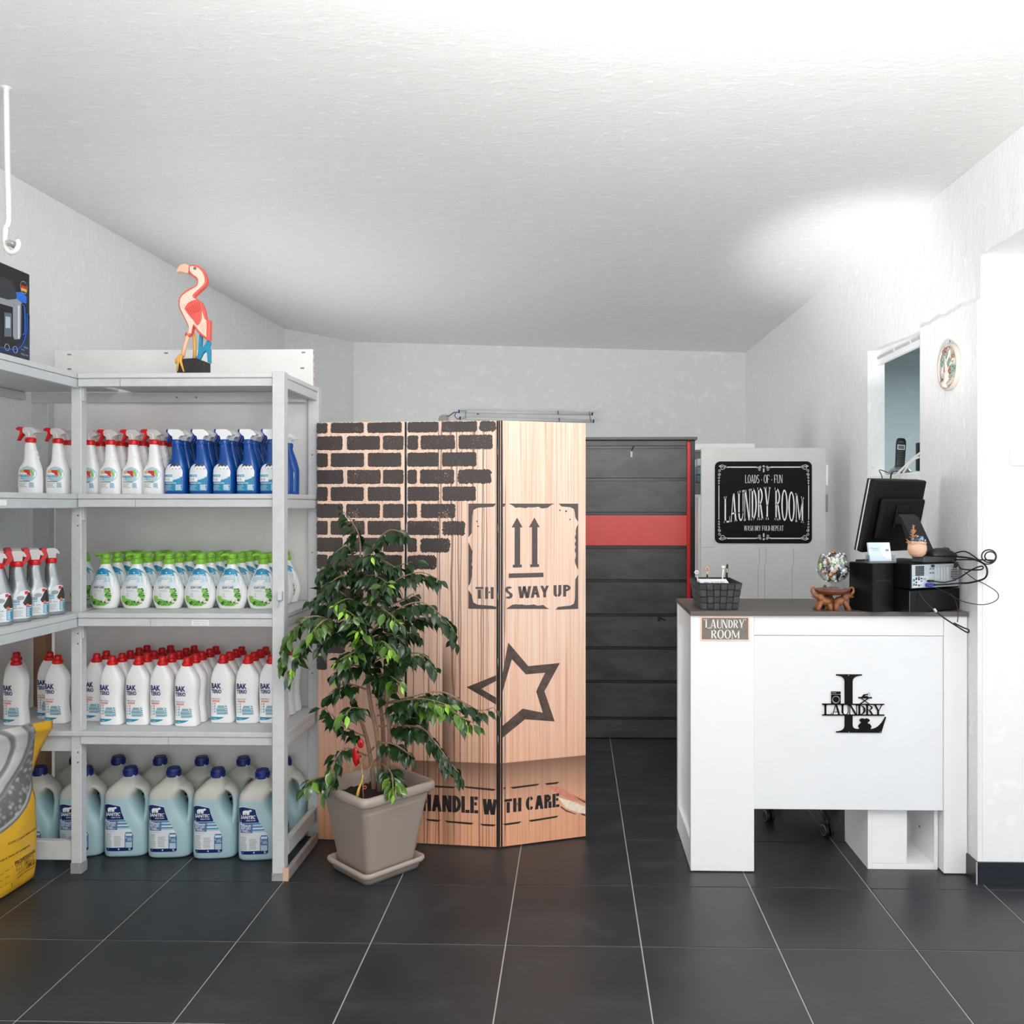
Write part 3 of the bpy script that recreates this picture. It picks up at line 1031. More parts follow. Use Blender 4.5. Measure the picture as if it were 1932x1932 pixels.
# --- five litre jug
JUG = mat('translucent_jug_plastic', (172, 200, 206), 0.38)
t = NT(JUG)
sx = t.n('ShaderNodeSeparateXYZ')
tc = t.n('ShaderNodeTexCoord')
t.link(tc.outputs['Object'], sx.inputs[0])
t.link(t.ramp(sx.outputs['Z'], [(0.0, lin((166, 197, 206))), (.243, lin((176, 206, 211))), (.247, lin((206, 206, 198))), (1, lin((208, 207, 199)))]), t.p.inputs['Base Color'])
t.p.inputs['Subsurface Weight'].default_value = 0.15
t.p.inputs['Subsurface Radius'].default_value = (.02, .02, .02)
B = Body([(0, 0, .074, .058), (.004, 0, .083, .066), (.014, 0, .088, .071), (.05, 0, .089, .072), (.10, 0, .0885, .072), (.135, -.003, .085, .071), (.165, -.013, .0745, .069), (.20, -.024, .064, .068), (.235, -.0285, .0595, .067), (.255, -.026, .060, .066),
          (.275, -.016, .062, .062), (.292, -.008, .053, .055), (.306, -.004, .040, .044), (.315, -.002, .030, .032), (.319, 0, .0265, .0265), (.327, 0, .0245, .0245)], 4.2)
b = MB().loft(B.rings(36), JUG)
hp = smooth_curve([(.030, 0, .287), (.052, 0, .277), (.069, 0, .257), (.0755, 0, .228), (.0765, 0, .19), (.075, 0, .155), (.070, 0, .12)], 4)
k = len(hp)
rings = []
for i, p in enumerate(hp):
    q = i / (k - 1)
    d = (hp[min(i + 1, k - 1)] - hp[max(i - 1, 0)]).normalized()
    nx, nz = d.z, -d.x
    wd = .014 if 0 < q < 1 else .016
    dp = .055 - .026 * sin(pi * min(1, q * 1.05))
    rings.append([(p.x + nx * wd * cos(2 * pi * j / 16), dp * sin(2 * pi * j / 16), p.z + nz * wd * cos(2 * pi * j / 16)) for j in range(16)])
b.loft(rings, JUG)
L = MB()
wl = ink('label_white', (222, 224, 224))
out = [(.030, -.066, .032), (.036, -.070, .0385), (.10, -.0735, .040), (.116, -.075, .030), (.135, -.076, .016), (.165, -.0785, .002), (.19, -.080, -.008), (.214, -.081, -.013), (.220, -.0815, -.038), (.2245, -.070, -.058)]
B.patch(L, out, wl, 10)
B.patch(L, [(.158, -.0775, .003), (.165, -.0785, .001), (.19, -.0800, -.009), (.212, -.081, -.014), (.218, -.0812, -.038), (.2225, -.070, -.058)], NAVY, 8, .001)
B.patch(L, [(.117, -.0745, -.024), (.157, -.0775, -.017)], STEEL, 6, .001)
for kk, c in enumerate((SKY, TEAL, wl, STEEL, SKY, TEAL)):
    z = .120 + kk * .0062
    B.rect(L, -.0235, .026 - kk * .0036, z, z + .0055, c, 1, 5, .0011)
B.text(L, 'SANiTEC', -.0725, -.0125, .1745, .188, PALE, .03, .0016, .2)
B.text(L, 'GREEN SYSTEM', -.050, -.013, .1655, .1705, PALE, .01, .0016)
bear(B, L, -.049, .1905, .0145, PALE, .0016)
B.text(L, 'SOFTDET', -.0715, -.030, .132, .149, PALE, .02, .0016)
lines(B, L, -.0735, -.032, .120, .131, 3, wl, .3, .5)
lines(B, L, -.075, -.056, .150, .155, 1, PALE, .1, .6)
B.text(L, 'Modalita di impiego per lavaggio a mano', -.070, -.032, .1085, .1125, INKS, 0, .0012)
lines(B, L, -.0705, -.046, .048, .105, 12, GREY, .25, .45, 4)
lines(B, L, -.0370, -.004, .050, .095, 10, GREY, .25, .4, 5)
B.patch(L, [(.040, .006, .0385), (.095, .006, .0395), (.104, .009, .036), (.107, .010, .034)], STEEL, 4, .0012)
B.rect(L, .010, .035, .092, .101, wl, 1, 3, .0016)
lines(B, L, .016, .036, .072, .090, 3, SKY, .2, .6)
B.oval(L, .011, .084, .0022, .005, SKY, .0016, 5)
B.rect(L, .0095, .0345, .043, .066, SKY, 2, 3, .0016)
B.patch(L, [(.030, -.066, .032), (.036, -.070, .0385), (.044, -.0705, .0387)], NAVY, 8, .0014)
B.text(L, '5L', .0215, .031, .033, .0415, PALE, .02, .0018)
lines(B, L, -.064, -.026, .033, .042, 2, SKY, .3, .6)
B.oval(L, -.018, .0375, .003, .0036, PALE, .0018, 5)
lines(B, L, -.010, .015, .034, .041, 1, ORANGE, .1, .4)
cp = MB().lathe([(.0285, .321), (.0300, .323), (.0285, .329), (.0255, .351), (.0245, .3555), (.0225, .357), (.020, .3565)], 28, CAPB)
for j in range(28):
    cp.box(-.001, .001, -.0292, -.026, .329, .345, CAPB, 0, Matrix.Rotation(2 * pi * j / 28, 4, 'Z') @ Matrix.Rotation(R(0), 4, 'X'))
jg = proto('detergent_jug', 'jug', 'x', 'blue capped detergent jugs on the floor', [('body', b), ('label', L), ('cap', cp)])

# --- set them out
_first = {}
rnd = random.Random(11)


def place(p, x, y, z, rz, label, group=None):
    if p.name not in _first:
        _first[p.name] = 1
        p.location, p.rotation_euler = (x, y, z), (0, 0, rz)
        p['label'] = label
        if group: p['group'] = group
        return p
    return dup(p, (x, y, z), rz, label, group)


ROW = ['front row', 'second row', 'third row', 'fourth row', 'rear row']


def rank(i):
    return ORD[i]


def jit(a):
    return rnd.uniform(-a, a)


# white sprays: two on the side rack, then the files behind the fronts
place(wp, -2.152, 3.332, 1.5028, R(-3), 'white trigger spray nearest the left edge, alone on the upper side shelf', 'white sprays left of the corner post')
place(wp, -2.068, 3.375, 1.5028, R(-3), 'white trigger spray just left of the corner post, front one of two', 'white sprays left of the corner post')
place(wp, -2.085, 3.475, 1.5028, R(2), 'white trigger spray half hidden behind the one left of the corner post', 'white sprays left of the corner post')
for i, x in enumerate((-1.992, -1.897, -1.805, -1.713)):
    for r in range(5):
        if i == 0 and r > 2 or r > 3 or i == 3 and r > 3: continue
        place(wp, x + jit(.002) + .003 * r, 3.455 + (.015 if i == 0 else -.01 if i == 3 else 0) + r * .0695, 1.5028, R(-4 + jit(3)), 'white trigger spray, %s from the post, %s, upper shelf' % (rank(i), ROW[r]))
for i, x in enumerate((-1.620, -1.521, -1.425, -1.328, -1.233)):
    for r in range(4):
        place(bp, x + jit(.002), 3.445 + r * .069, 1.5028, R(-2 + jit(3)), 'blue trigger spray, %s blue one from the left, %s' % (rank(i), ROW[r]))
# silver sprays on the side rack, turned towards the door
for i, (x, y) in enumerate(((-2.03, 2.84), (-2.02, 2.945), (-2.016, 3.045), (-2.016, 3.145), (-2.019, 3.25))):
    for r in range(4):
        place(sp, x - r * .078, y + r * .012, 1.0358, R(52 + jit(2)), 'silver trigger spray, %s from the post, %s, side shelf' % (rank(4 - i), ROW[r]))
# pump soap on the middle shelf
for i, x in enumerate((-1.93, -1.80, -1.668, -1.535, -1.405, -1.276)):
    for r in range(4):
        place(so_, x + jit(.001) + .004 * r, 3.475 + r * .081, 1.0358, R(-5 if i == 0 else 4 + jit(1)), 'green pump soap bottle, %s from the left, %s' % (rank(i), ROW[r]))
place(so_, -2.09, 3.60, 1.0358, R(5), 'white soap bottle with green pump, hidden behind the silver sprays')
# red capped bottles on the low shelf
XS = (-1.986, -1.885, -1.782, -1.676, -1.572, -1.452, -1.347, -1.246)
YS = (3.505, 3.448, 3.448, 3.446, 3.432, 3.492, 3.488, 3.492)
for i, (x, y) in enumerate(zip(XS, YS)):
    for r in range(5):
        if y + r * .0675 > 3.755 or (i == 0 and r > 1): continue
        place(bk, x + jit(.003) + .001 * r, y + r * .0675, .5658, R(-3 + jit(4)), 'red capped bottle, %s from the post, %s, low shelf' % (rank(i), ROW[r]))
for k, (x, y, l) in enumerate(((-2.275, 3.43, 'white bottle with red cap behind the yellow bag, nearest the left edge'), (-2.125, 3.465, 'white bottle with red cap just left of the corner post, near the yellow bag'),
                               (-2.34, 3.53, 'white bottle with red cap at the left edge, half hidden behind another'), (-2.205, 3.54, 'white bottle with red cap seen between the two left of the post'))):
    place(bk, x, y, .5658, R(-4), l, 'red capped bottles left of the post')
# jugs on the floor under the rack
for i, (x, y) in enumerate(((-2.258, 3.556), (-2.06, 3.555), (-1.872, 3.56), (-1.685, 3.555), (-1.495, 3.55), (-1.303, 3.54))):
    place(jg, x, y, 0, R(7 + jit(2)), 'pale blue detergent jug with navy cap, %s from the left in the front row' % rank(i))
for i, x in enumerate((-2.192, -2.006, -1.82, -1.635, -1.451, -1.268)):
    place(jg, x, 3.712, 0, R(3), 'pale blue detergent jug with navy cap, %s from the left in the rear row' % rank(i))
# ================================================================== folding screen
WOODP = mat('printed_plank', (240, 200, 172), 0.42)
t = NT(WOODP)
uv = t.n('ShaderNodeUVMap')
sx = t.n('ShaderNodeSeparateXYZ')
t.link(uv.outputs[0], sx.inputs[0])
U, V = sx.outputs['X'], sx.outputs['Y']


def comb(kx, ky, off=0.0):
    cx = t.n('ShaderNodeCombineXYZ')
    t.link(t.math('MULTIPLY', U, kx), cx.inputs[0])
    t.link(t.math('ADD', t.math('MULTIPLY', V, ky), off), cx.inputs[1])
    return cx.outputs[0]


a = t.noise(comb(46, .55), 1.6, 7, 0.62, 0.12)
b = t.noise(comb(130, .8, 4), 1.4, 4, 0.6, 0.2)
c = t.noise(comb(6, 1.0, 9), 1.6, 3, 0.5)
col = t.ramp(a, [(0.28, lin((234, 184, 154))), (0.45, lin((245, 212, 190))), (0.62, lin((252, 228, 210))), (0.8, lin((246, 214, 192)))])
col = t.mix(t.ramp(b, [(0.33, (.6, .6, .6)), (0.42, (0, 0, 0))]), col, lin((196, 138, 108)))
# thin dark splits, thickest on the middle panel
vo = t.n('ShaderNodeTexVoronoi', feature='DISTANCE_TO_EDGE')
vo.inputs['Scale'].default_value = 1.0
wv = t.n('ShaderNodeVectorMath', operation='ADD')
t.link(comb(34, .14, 2), wv.inputs[0])
nz = t.n('ShaderNodeTexNoise')
nz.inputs['Scale'].default_value = 1.5
t.link(comb(3, 2.6), nz.inputs['Vector'])
sc_ = t.n('ShaderNodeVectorMath', operation='SCALE')
t.link(nz.outputs['Color'], sc_.inputs[0])
sc_.inputs['Scale'].default_value = .12
t.link(sc_.outputs[0], wv.inputs[1])
t.link(wv.outputs[0], vo.inputs['Vector'])
crack = t.ramp(vo.outputs['Distance'], [(0.008, (1, 1, 1)), (0.035, (0, 0, 0))])
mid = t.math('MULTIPLY', t.math('GREATER_THAN', U, .42), t.math('LESS_THAN', U, .83))
col = t.mix(t.math('MULTIPLY', crack, t.math('ADD', .12, t.math('MULTIPLY', mid, .68))), col, lin((112, 72, 52)))
# redder towards the foot, as printed
col = t.mix(t.ramp(V, [(0.0, (.8, .8, .8)), (1.0, (.12, .12, .12)), ]), col, lin((232, 176, 134)), 'MULTIPLY')
# the printed crate: a recessed plank foot and an inner post, airbrushed on the print
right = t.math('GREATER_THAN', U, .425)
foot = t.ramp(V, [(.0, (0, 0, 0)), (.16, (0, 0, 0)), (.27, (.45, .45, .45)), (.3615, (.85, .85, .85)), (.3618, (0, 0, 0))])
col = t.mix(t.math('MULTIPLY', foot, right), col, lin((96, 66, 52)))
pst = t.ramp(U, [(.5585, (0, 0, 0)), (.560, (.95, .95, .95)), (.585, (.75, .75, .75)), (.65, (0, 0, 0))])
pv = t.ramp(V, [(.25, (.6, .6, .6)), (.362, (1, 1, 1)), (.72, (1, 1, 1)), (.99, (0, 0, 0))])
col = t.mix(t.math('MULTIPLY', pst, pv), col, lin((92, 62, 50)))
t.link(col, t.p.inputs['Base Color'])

BRICKP = mat('printed_brick', (66, 56, 54), 0.42)
t = NT(BRICKP)
v = t.coords('Object', (1, 1, 1))
n1 = t.noise(v, 210, 3, 0.6)
n2 = t.noise(v, 9, 3, 0.6)
sp_ = t.math('GREATER_THAN', t.math('ADD', t.math('MULTIPLY', n1, .82), t.math('MULTIPLY', n2, .36)), .755)
col = t.mix(t.noise(t.coords('Object', (60, 1, 2)), 1.5, 4), lin((56, 46, 45)), lin((76, 66, 63)))
t.link(t.mix(sp_, col, lin((232, 190, 164))), t.p.inputs['Base Color'])
STENCIL = grainy('stencil_paint', (86, 74, 72), 0.45, 90, .15)
STARP = grainy('worn_stencil', (82, 66, 58), 0.45, 26, .55)
BLACKST = mat('black_stencil', (36, 32, 30), .45)
HINGE = mat('dark_hinge_strip', (44, 36, 36), .4)
fs = thing('folding_screen', 'three panelled folding screen printed as a timber crate with bricks, arrows and star', 'screen', (-.5, 3.68, 0))
PA = [(-1.124, 3.697), (-.726, 3.666), (-.322, 3.624)]
PB = [(-.726, 3.666), (-.322, 3.624), (.048, 3.756)]
panels = []
for k in range(3):
    a, b = Vector(PA[k]), Vector(PB[k])
    W = (b - a).length
    x0, x1 = (.006, W - .006) if k == 0 else (.004, W - .010) if k == 1 else (.006, W)
    mb = MB().box(x0, x1, 0, .026, .006, 1.818, WOODP, .0)
    o = mb.build('panel', None, fs)
    uvl = o.data.uv_layers.new(name='UVMap')
    for lp in o.data.loops:
        co = o.data.vertices[lp.vertex_index].co
        uvl.data[lp.index].uv = (k * .4 + co.x, co.z)
    o.location = (a.x + .5, a.y - 3.68, 0)
    o.rotation_euler = (0, 0, math.atan2(b.y - a.y, b.x - a.x))
    for mm in (HINGE,):
        o.data.materials.append(mm)
    for p in o.data.polygons:
        if abs(p.normal.x) > .9 or p.normal.y > .9:
            p.material_index = 1
    panels.append(o)
FR = lambda x, z: -.0007
rnd = random.Random(5)


def ragged(x0, x1, z0, z1, k=.0022, step=.006, rc=.006):
    """A brick outline with a worn edge."""
    p = []
    w_, h_ = x1 - x0, z1 - z0
    rc = min(rc, w_ * .3)
    n1, n2 = max(2, int((w_ - 2 * rc) / step)), max(2, int((h_ - 2 * rc) / step))
    j = lambda: rnd.uniform(-k, k * .5)
    for i in range(n1 + 1): p.append((x0 + rc + (w_ - 2 * rc) * i / n1, z0 - j()))
    for i in range(n2 + 1): p.append((x1 + j(), z0 + rc + (h_ - 2 * rc) * i / n2))
    for i in range(n1 + 1): p.append((x1 - rc - (w_ - 2 * rc) * i / n1, z1 + j()))
    for i in range(n2 + 1): p.append((x0 - j(), z1 - rc - (h_ - 2 * rc) * i / n2))
    return p


def flat(mb, poly, m, y=-.0007):
    mb.prism(poly, y, y + .0005, m, None, False)


BND = [(1.85, .86), (1.77, .80), (1.70, .80), (1.63, .765), (1.56, .775), (1.49, .72), (1.42, .645), (1.35, .66), (1.29, .595), (1.22, .535), (1.14, .44), (1.06, .36), (.98, .29), (.91, .22), (.83, .16), (.76, .085)]
bm3 = [MB(), MB()]
for r in range(15):
    zt = 1.832 - .0735 * r
    zb = zt - .062
    lim = min(BND, key=lambda q: abs(q[0] - (zt + zb) / 2))[1]
    off = .091 if r % 2 == 0 else .163
    edges = [-.2 + off + .165 * i for i in range(9)]
    for e0, e1 in zip(edges, edges[1:]):
        a0, a1 = e0 + .0065 + rnd.uniform(-.003, .003), min(e1 - .0065 + rnd.uniform(-.004, .003), lim)
        if a1 - a0 < .045: continue
        for k in (0, 1):
            lo, hi = k * .4 + (.001 if k == 0 else .006), k * .4 + (.389 if k == 0 else .395)
            s0, s1 = max(a0, lo) - k * .4, min(a1, hi) - k * .4
            if s1 - s0 < .008: continue
            flat(bm3[k], ragged(s0, s1, zb, min(zt, 1.8165), .0042 if a1 == lim else .0022, .004, .009 if a1 == lim else .006), BRICKP)
for k in (0, 1):
    bm3[k].build('brick_print', None, panels[k])
# grey stencil: frame, arrows and words
mb1, mb2 = MB(), MB()


def torn(mb, x0, z0, x1, z1, side, w=.017):
    """One bar of the torn frame; side: which way the ragged edge points."""
    n = 14
    pts, rag = [], []
    for i in range(n + 1):
        q = i / n
        ww = w * (.75 + .5 * rnd.random()) * min(1, 6 * q + .05, 6 * (1 - q) + .05)
        X, Z = x0 + (x1 - x0) * q, z0 + (z1 - z0) * q
        rag.append((X + side[0] * ww, Z + side[1] * ww))
        pts.append((X, Z))
    flat(mb, pts + rag[::-1], STENCIL)


def cornerbit(mb, x, z, sx, sz, lx, lz, w=.017):
    flat(mb, [(x, z), (x + sx * lx, z), (x + sx * (lx - .012), z + sz * w * .8), (x + sx * w * 2.4, z + sz * w * 1.05), (x + sx * w * 1.3, z + sz * w * 1.6), (x + sx * w, z + sz * w * 3), (x + sx * w * .9, z + sz * (lz - .02)), (x, z + sz * lz)], STENCIL)


cornerbit(mb1, .274, 1.465, 1, -1, .121, .145)
cornerbit(mb1, .274, 1.0165, 1, 1, .121, .08)
torn(mb1, .274, 1.300, .274, 1.112, (1, 0))
torn(mb2, .045, 1.465, .248, 1.465, (0, -1))
flat(mb2, [(.016, 1.465), (.030, 1.465), (.024, 1.452), (.016, 1.450)], STENCIL)
cornerbit(mb2, .358, 1.465, -1, -1, .09, .08, .015)
torn(mb2, .358, 1.375, .358, 1.175, (-1, 0), .014)
cornerbit(mb2, .358, 1.0045, -1, 1, .105, .15, .015)
torn(mb2, .032, 1.0165, .225, 1.009, (0, 1))
flat(mb1, [(.385, 1.0165), (.395, 1.0165), (.395, 1.028), (.385, 1.028)], STENCIL)
for x0 in (.0557, .1330):
    flat(mb2, [(x0, 1.363), (x0 + .0137, 1.363), (x0 + .0137, 1.204), (x0 + .0055, 1.204), (x0 + .0055, 1.1918), (x0 + .0455, 1.1918), (x0 + .0455, 1.204), (x0 + .0385, 1.204), (x0 + .0385, 1.363), (x0 + .0492, 1.363), (x0 + .0247, 1.4052)], STENCIL)
flat(mb2, [(.0433, 1.1478), (.1986, 1.1478), (.1986, 1.167), (.0433, 1.167)], STENCIL)
ST = dict(T=.24, t=.17, ser=0, gap=.05)
put_word(mb1, 'TH', .3056, .3841, 1.060, 1.110, STENCIL, FR, space=.14, **ST)
put_word(mb2, 'S', .0262, .0612, 1.0595, 1.112, STENCIL, FR, **ST)
put_word(mb2, 'WAY', .0845, .2235, 1.0602, 1.1105, STENCIL, FR, space=.04, **ST)
put_word(mb2, 'UP', .2442, .3255, 1.0602, 1.1112, STENCIL, FR, space=.14, **ST)
for mb, x, z, r in ((mb1, .312, 1.389, .0035), (mb1, .3165, 1.3685, .0035), (mb2, .274, 1.4365, .0035), (mb2, .302, 1.432, .0045), (mb2, .3205, 1.396, .0035)):
    flat(mb, [(x + r * cos(a_) * (1.2 if a_ > 3 else .9), z + r * sin(a_)) for a_ in [i * pi / 5 for i in range(10)]], STENCIL)
mb1.build('stencil_print', None, panels[1])
mb2.build('stencil_print', None, panels[2])
# star, running over the hinge
so3 = [(.0165, .745), (.0412, .8735), (.1304, .7673), (.2736, .7725), (.203, .6542), (.2495, .5205), (.1157, .5400), (.0165, .470)]
si3 = [(.0165, .665), (.0572, .8011), (.1193, .7326), (.206, .7344), (.1658, .6568), (.1956, .5624), (.1046, .5869), (.0165, .520)]
mb = MB()
for i in range(7):
    flat(mb, [so3[i], so3[i + 1], si3[i + 1], si3[i]], STARP)
mb.build('star_print', None, panels[2])
mb = MB()
flat(mb, [(.2662, .6817), (.395, .736), (.395, .712), (.3306, .6764)], STARP)
flat(mb, [(.2662, .6817), (.3306, .6764), (.395, .641), (.395, .611)], STARP)
mb.build('star_print', None, panels[1])
# care wording and its dashes
mb1, mb2 = MB(), MB()
SB = dict(T=.27, t=.19, ser=0, gap=.04)
put_word(mb1, 'HANDLE', .072, .318, .1455, .2165, BLACKST, FR, space=.06, **SB)
put_word(mb1, 'W', .336, .394, .1425, .2085, BLACKST, FR, **SB)
put_word(mb2, 'TH', .0245, .0995, .148, .2066, BLACKST, FR, space=.1, **SB)
put_word(mb2, 'CARE', .1193, .2721, .148, .2068, BLACKST, FR, space=.07, **SB)
for mb, a0, z0, a1, z1 in ((mb1, .09, .2536, .2195, .2513), (mb1, .2518, .2555, .395, .2485), (mb2, .0165, .2539, .030, .2535), (mb2, .0499, .2519, .1822, .2546), (mb2, .203, .2525, .2721, .2528),
                           (mb1, .0857, .1078, .1545, .1060), (mb1, .169, .1047, .2984, .1003), (mb1, .3235, .0980, .395, .0977), (mb2, .0165, .0993, .101, .1008), (mb2, .1304, .1015, .2683, .1065)):
    flat(mb, [(a0, z0 + .004), (a0 + .012, z0 - .004), (a1 - .012, z1 - .004), (a1, z1 + .004)], BLACKST)
mb1.build('care_print', None, panels[1])
# the printed splintered corner
WS = grainy('printed_splinter', (250, 226, 206), .45, 60, .15)
DS = mat('printed_split_dark', (90, 56, 44), .45)
RS = grainy('printed_red_grain', (214, 138, 116), .45, 60, .2)
flat(mb2, [(.203, .247), (.272, .235), (.33, .196), (.392, .165), (.392, .15), (.32, .172), (.25, .215)], RS, -.0006)
flat(mb2, [(.265, .190), (.33, .165), (.392, .135), (.392, .105), (.36, .112), (.30, .140)], WS)
flat(mb2, [(.345, .186), (.392, .157), (.392, .150), (.36, .172)], DS)
flat(mb2, [(.375, .108), (.392, .101), (.392, .094), (.37, .103)], DS)
flat(mb2, [(.280, .150), (.30, .132), (.345, .110), (.35, .105), (.30, .125), (.276, .146)], DS)
mb2.build('care_print', None, panels[2])
# hinges and the dark strip beside the fold
mb = MB().box(.0085, .0165, -.0012, .0, .006, 1.818, HINGE)
mb.build('hinge_strip', None, panels[2])
for k, x in ((0, .3955), (1, .3985)):
    mb = MB().box(x, x + .0035, .002, .012, .006, 1.816, mat('dark_gasket', (30, 28, 28), .35), 0)
    for z in (.45, .78, 1.06, 1.35, 1.68):
        mb.cyl((x + .004, .0, z - .03), (x + .004, .0, z + .03), .0025, 8, mat('hinge_steel', (128, 130, 128), .3, .9))
    mb.build('hinge', None, panels[k])
BRANCHES = [
('t',[(-0.787,3.43,0.336),(-0.791,3.42,0.506),(-0.823,3.42,0.676),(-0.843,3.43,0.823),(-0.856,3.43,0.973),(-0.877,3.43,1.122),(-0.903,3.43,1.229)]),
('t',[(-0.781,3.46,0.326),(-0.781,3.47,0.535),(-0.8,3.46,0.71),(-0.822,3.45,0.863),(-0.851,3.43,0.983)]),
('t',[(-0.813,3.45,0.329),(-0.853,3.48,0.51),(-0.924,3.47,0.729),(-0.952,3.45,0.851)]),
('t',[(-0.754,3.4,0.346),(-0.735,3.38,0.538),(-0.748,3.37,0.709),(-0.733,3.37,0.877),(-0.752,3.39,1.021)]),
('b',[(-0.877,3.43,1.122),(-0.862,3.42,1.273),(-0.879,3.43,1.358),(-0.933,3.43,1.432)]),
('b',[(-0.847,3.43,1.187),(-0.803,3.4,1.295),(-0.735,3.38,1.359),(-0.668,3.36,1.343)]),
('b',[(-0.838,3.41,1.039),(-0.725,3.38,1.149),(-0.617,3.37,1.192),(-0.543,3.37,1.167)]),
('b',[(-0.825,3.4,0.935),(-0.697,3.35,1.047),(-0.589,3.33,1.075),(-0.485,3.33,0.988),(-0.47,3.33,0.936)]),
('b',[(-0.891,3.41,1.124),(-0.955,3.37,1.212),(-1.012,3.35,1.182)]),
('b',[(-0.891,3.41,1.06),(-0.944,3.33,1.132),(-1.018,3.3,1.093)]),
('b',[(-0.921,3.4,0.871),(-0.964,3.33,1.003),(-1.017,3.23,1.03),(-1.085,3.22,0.961),(-1.111,3.21,0.852)]),
('b',[(-0.905,3.38,0.906),(-0.945,3.3,1.011),(-0.971,3.2,1.0),(-1.044,3.22,0.897),(-1.075,3.21,0.822)]),
('b',[(-0.793,3.4,0.659),(-0.676,3.35,0.697),(-0.527,3.33,0.729),(-0.423,3.33,0.682),(-0.371,3.33,0.657),(-0.319,3.33,0.668)]),
('b',[(-0.788,3.4,0.617),(-0.647,3.31,0.671),(-0.517,3.27,0.691),(-0.424,3.26,0.643),(-0.373,3.26,0.623)]),
('b',[(-0.782,3.4,0.575),(-0.61,3.33,0.59),(-0.544,3.31,0.538),(-0.482,3.31,0.456),(-0.449,3.31,0.419)]),
('b',[(-0.788,3.4,0.511),(-0.703,3.33,0.521),(-0.637,3.31,0.485)]),
('b',[(-0.843,3.43,0.524),(-0.91,3.36,0.584),(-0.981,3.33,0.664)]),
('b',[(-0.838,3.41,0.455),(-0.902,3.33,0.505),(-0.94,3.28,0.441),(-0.964,3.27,0.362)]),
('b',[(-0.769,3.39,0.429),(-0.712,3.3,0.42),(-0.691,3.24,0.37)]),
('b',[(-0.838,3.41,0.72),(-0.907,3.35,0.754),(-0.964,3.33,0.716)]),
('b',[(-0.812,3.39,0.746),(-0.714,3.33,0.817),(-0.637,3.31,0.867)]),
('b',[(-0.733,3.37,0.856),(-0.606,3.31,0.883),(-0.541,3.29,0.84)]),
('b',[(-0.835,3.4,0.977),(-0.769,3.3,1.094),(-0.729,3.26,1.159)]),
('b',[(-0.841,3.38,0.938),(-0.844,3.27,1.026),(-0.875,3.23,1.061)]),
('b',[(-0.809,3.38,0.875),(-0.74,3.26,0.936),(-0.688,3.21,0.914)]),
('b',[(-0.83,3.38,0.853),(-0.844,3.27,0.893),(-0.895,3.23,0.869)]),
('b',[(-0.872,3.46,1.098),(-0.796,3.51,1.18),(-0.735,3.53,1.157)]),
('b',[(-0.872,3.46,1.012),(-0.973,3.51,1.071),(-1.067,3.53,1.024)]),
('b',[(-0.831,3.47,0.881),(-0.709,3.51,0.94),(-0.646,3.53,0.916)]),
('b',[(-0.886,3.43,1.229),(-0.902,3.37,1.296),(-0.946,3.34,1.266)]),
('b',[(-0.86,3.43,1.24),(-0.771,3.35,1.245),(-0.699,3.31,1.217)]),
('b',[(-0.81,3.43,0.481),(-0.834,3.31,0.453),(-0.857,3.28,0.431)]),
('b',[(-0.936,3.38,0.385),(-1.002,3.26,0.406),(-1.024,3.24,0.392)]),
('b',[(-0.737,3.39,0.556),(-0.667,3.41,0.615),(-0.61,3.45,0.617)]),
('b',[(-0.838,3.41,0.635),(-0.865,3.31,0.669),(-0.885,3.27,0.648)]),
('b',[(-0.788,3.4,0.447),(-0.79,3.3,0.446),(-0.801,3.26,0.407)]),
('b',[(-0.873,3.43,1.144),(-0.907,3.35,1.182),(-0.955,3.31,1.154)]),
('b',[(-0.864,3.43,1.165),(-0.787,3.33,1.184),(-0.722,3.29,1.157)]),
('b',[(-0.856,3.43,1.037),(-0.876,3.31,1.093),(-0.92,3.26,1.078)]),
('b',[(-0.851,3.43,1.005),(-0.746,3.29,1.054),(-0.68,3.25,1.019)]),
('b',[(-0.856,3.43,0.951),(-0.923,3.33,0.966),(-0.984,3.29,0.92)]),
('b',[(-0.843,3.43,0.909),(-0.729,3.35,0.953),(-0.658,3.31,0.918)]),
('b',[(-0.843,3.43,0.866),(-0.803,3.27,0.944),(-0.811,3.22,0.992)]),
('b',[(-0.864,3.43,1.197),(-0.818,3.33,1.257),(-0.788,3.29,1.269)]),
('b',[(-0.848,3.45,1.034),(-0.746,3.48,1.053),(-0.661,3.49,1.095)]),
('b',[(-0.869,3.45,1.077),(-0.983,3.47,1.053),(-1.03,3.48,1.117)]),
('b',[(-0.843,3.43,0.802),(-0.881,3.33,0.831),(-0.932,3.29,0.807)]),
('b',[(-0.81,3.43,0.78),(-0.72,3.31,0.794),(-0.67,3.27,0.772)]),
('b',[(-0.843,3.43,1.122),(-0.742,3.41,1.199),(-0.654,3.4,1.232)]),
('b',[(-0.89,3.43,1.176),(-0.942,3.4,1.231),(-0.99,3.38,1.222)]),
('b',[(-0.816,3.41,0.944),(-0.688,3.41,0.997),(-0.566,3.38,1.012)]),
('b',[(-0.767,3.38,0.664),(-0.602,3.29,0.711),(-0.483,3.25,0.696)])]
# ================================================================== potted ficus
POT = grainy('taupe_plastic', (168, 154, 144), 0.42, 260, .04, .12)


def rsq(h, z, r, n=5):
    """Rounded square ring of half side h at height z."""
    out = []
    for q in range(4):
        cx, cy = [(h - r, h - r), (-h + r, h - r), (-h + r, -h + r), (h - r, -h + r)][q]
        for i in range(n + 1):
            a_ = pi / 2 * q + pi / 2 * i / n
            out.append((cx + r * cos(a_), cy + r * sin(a_), z))
    return out


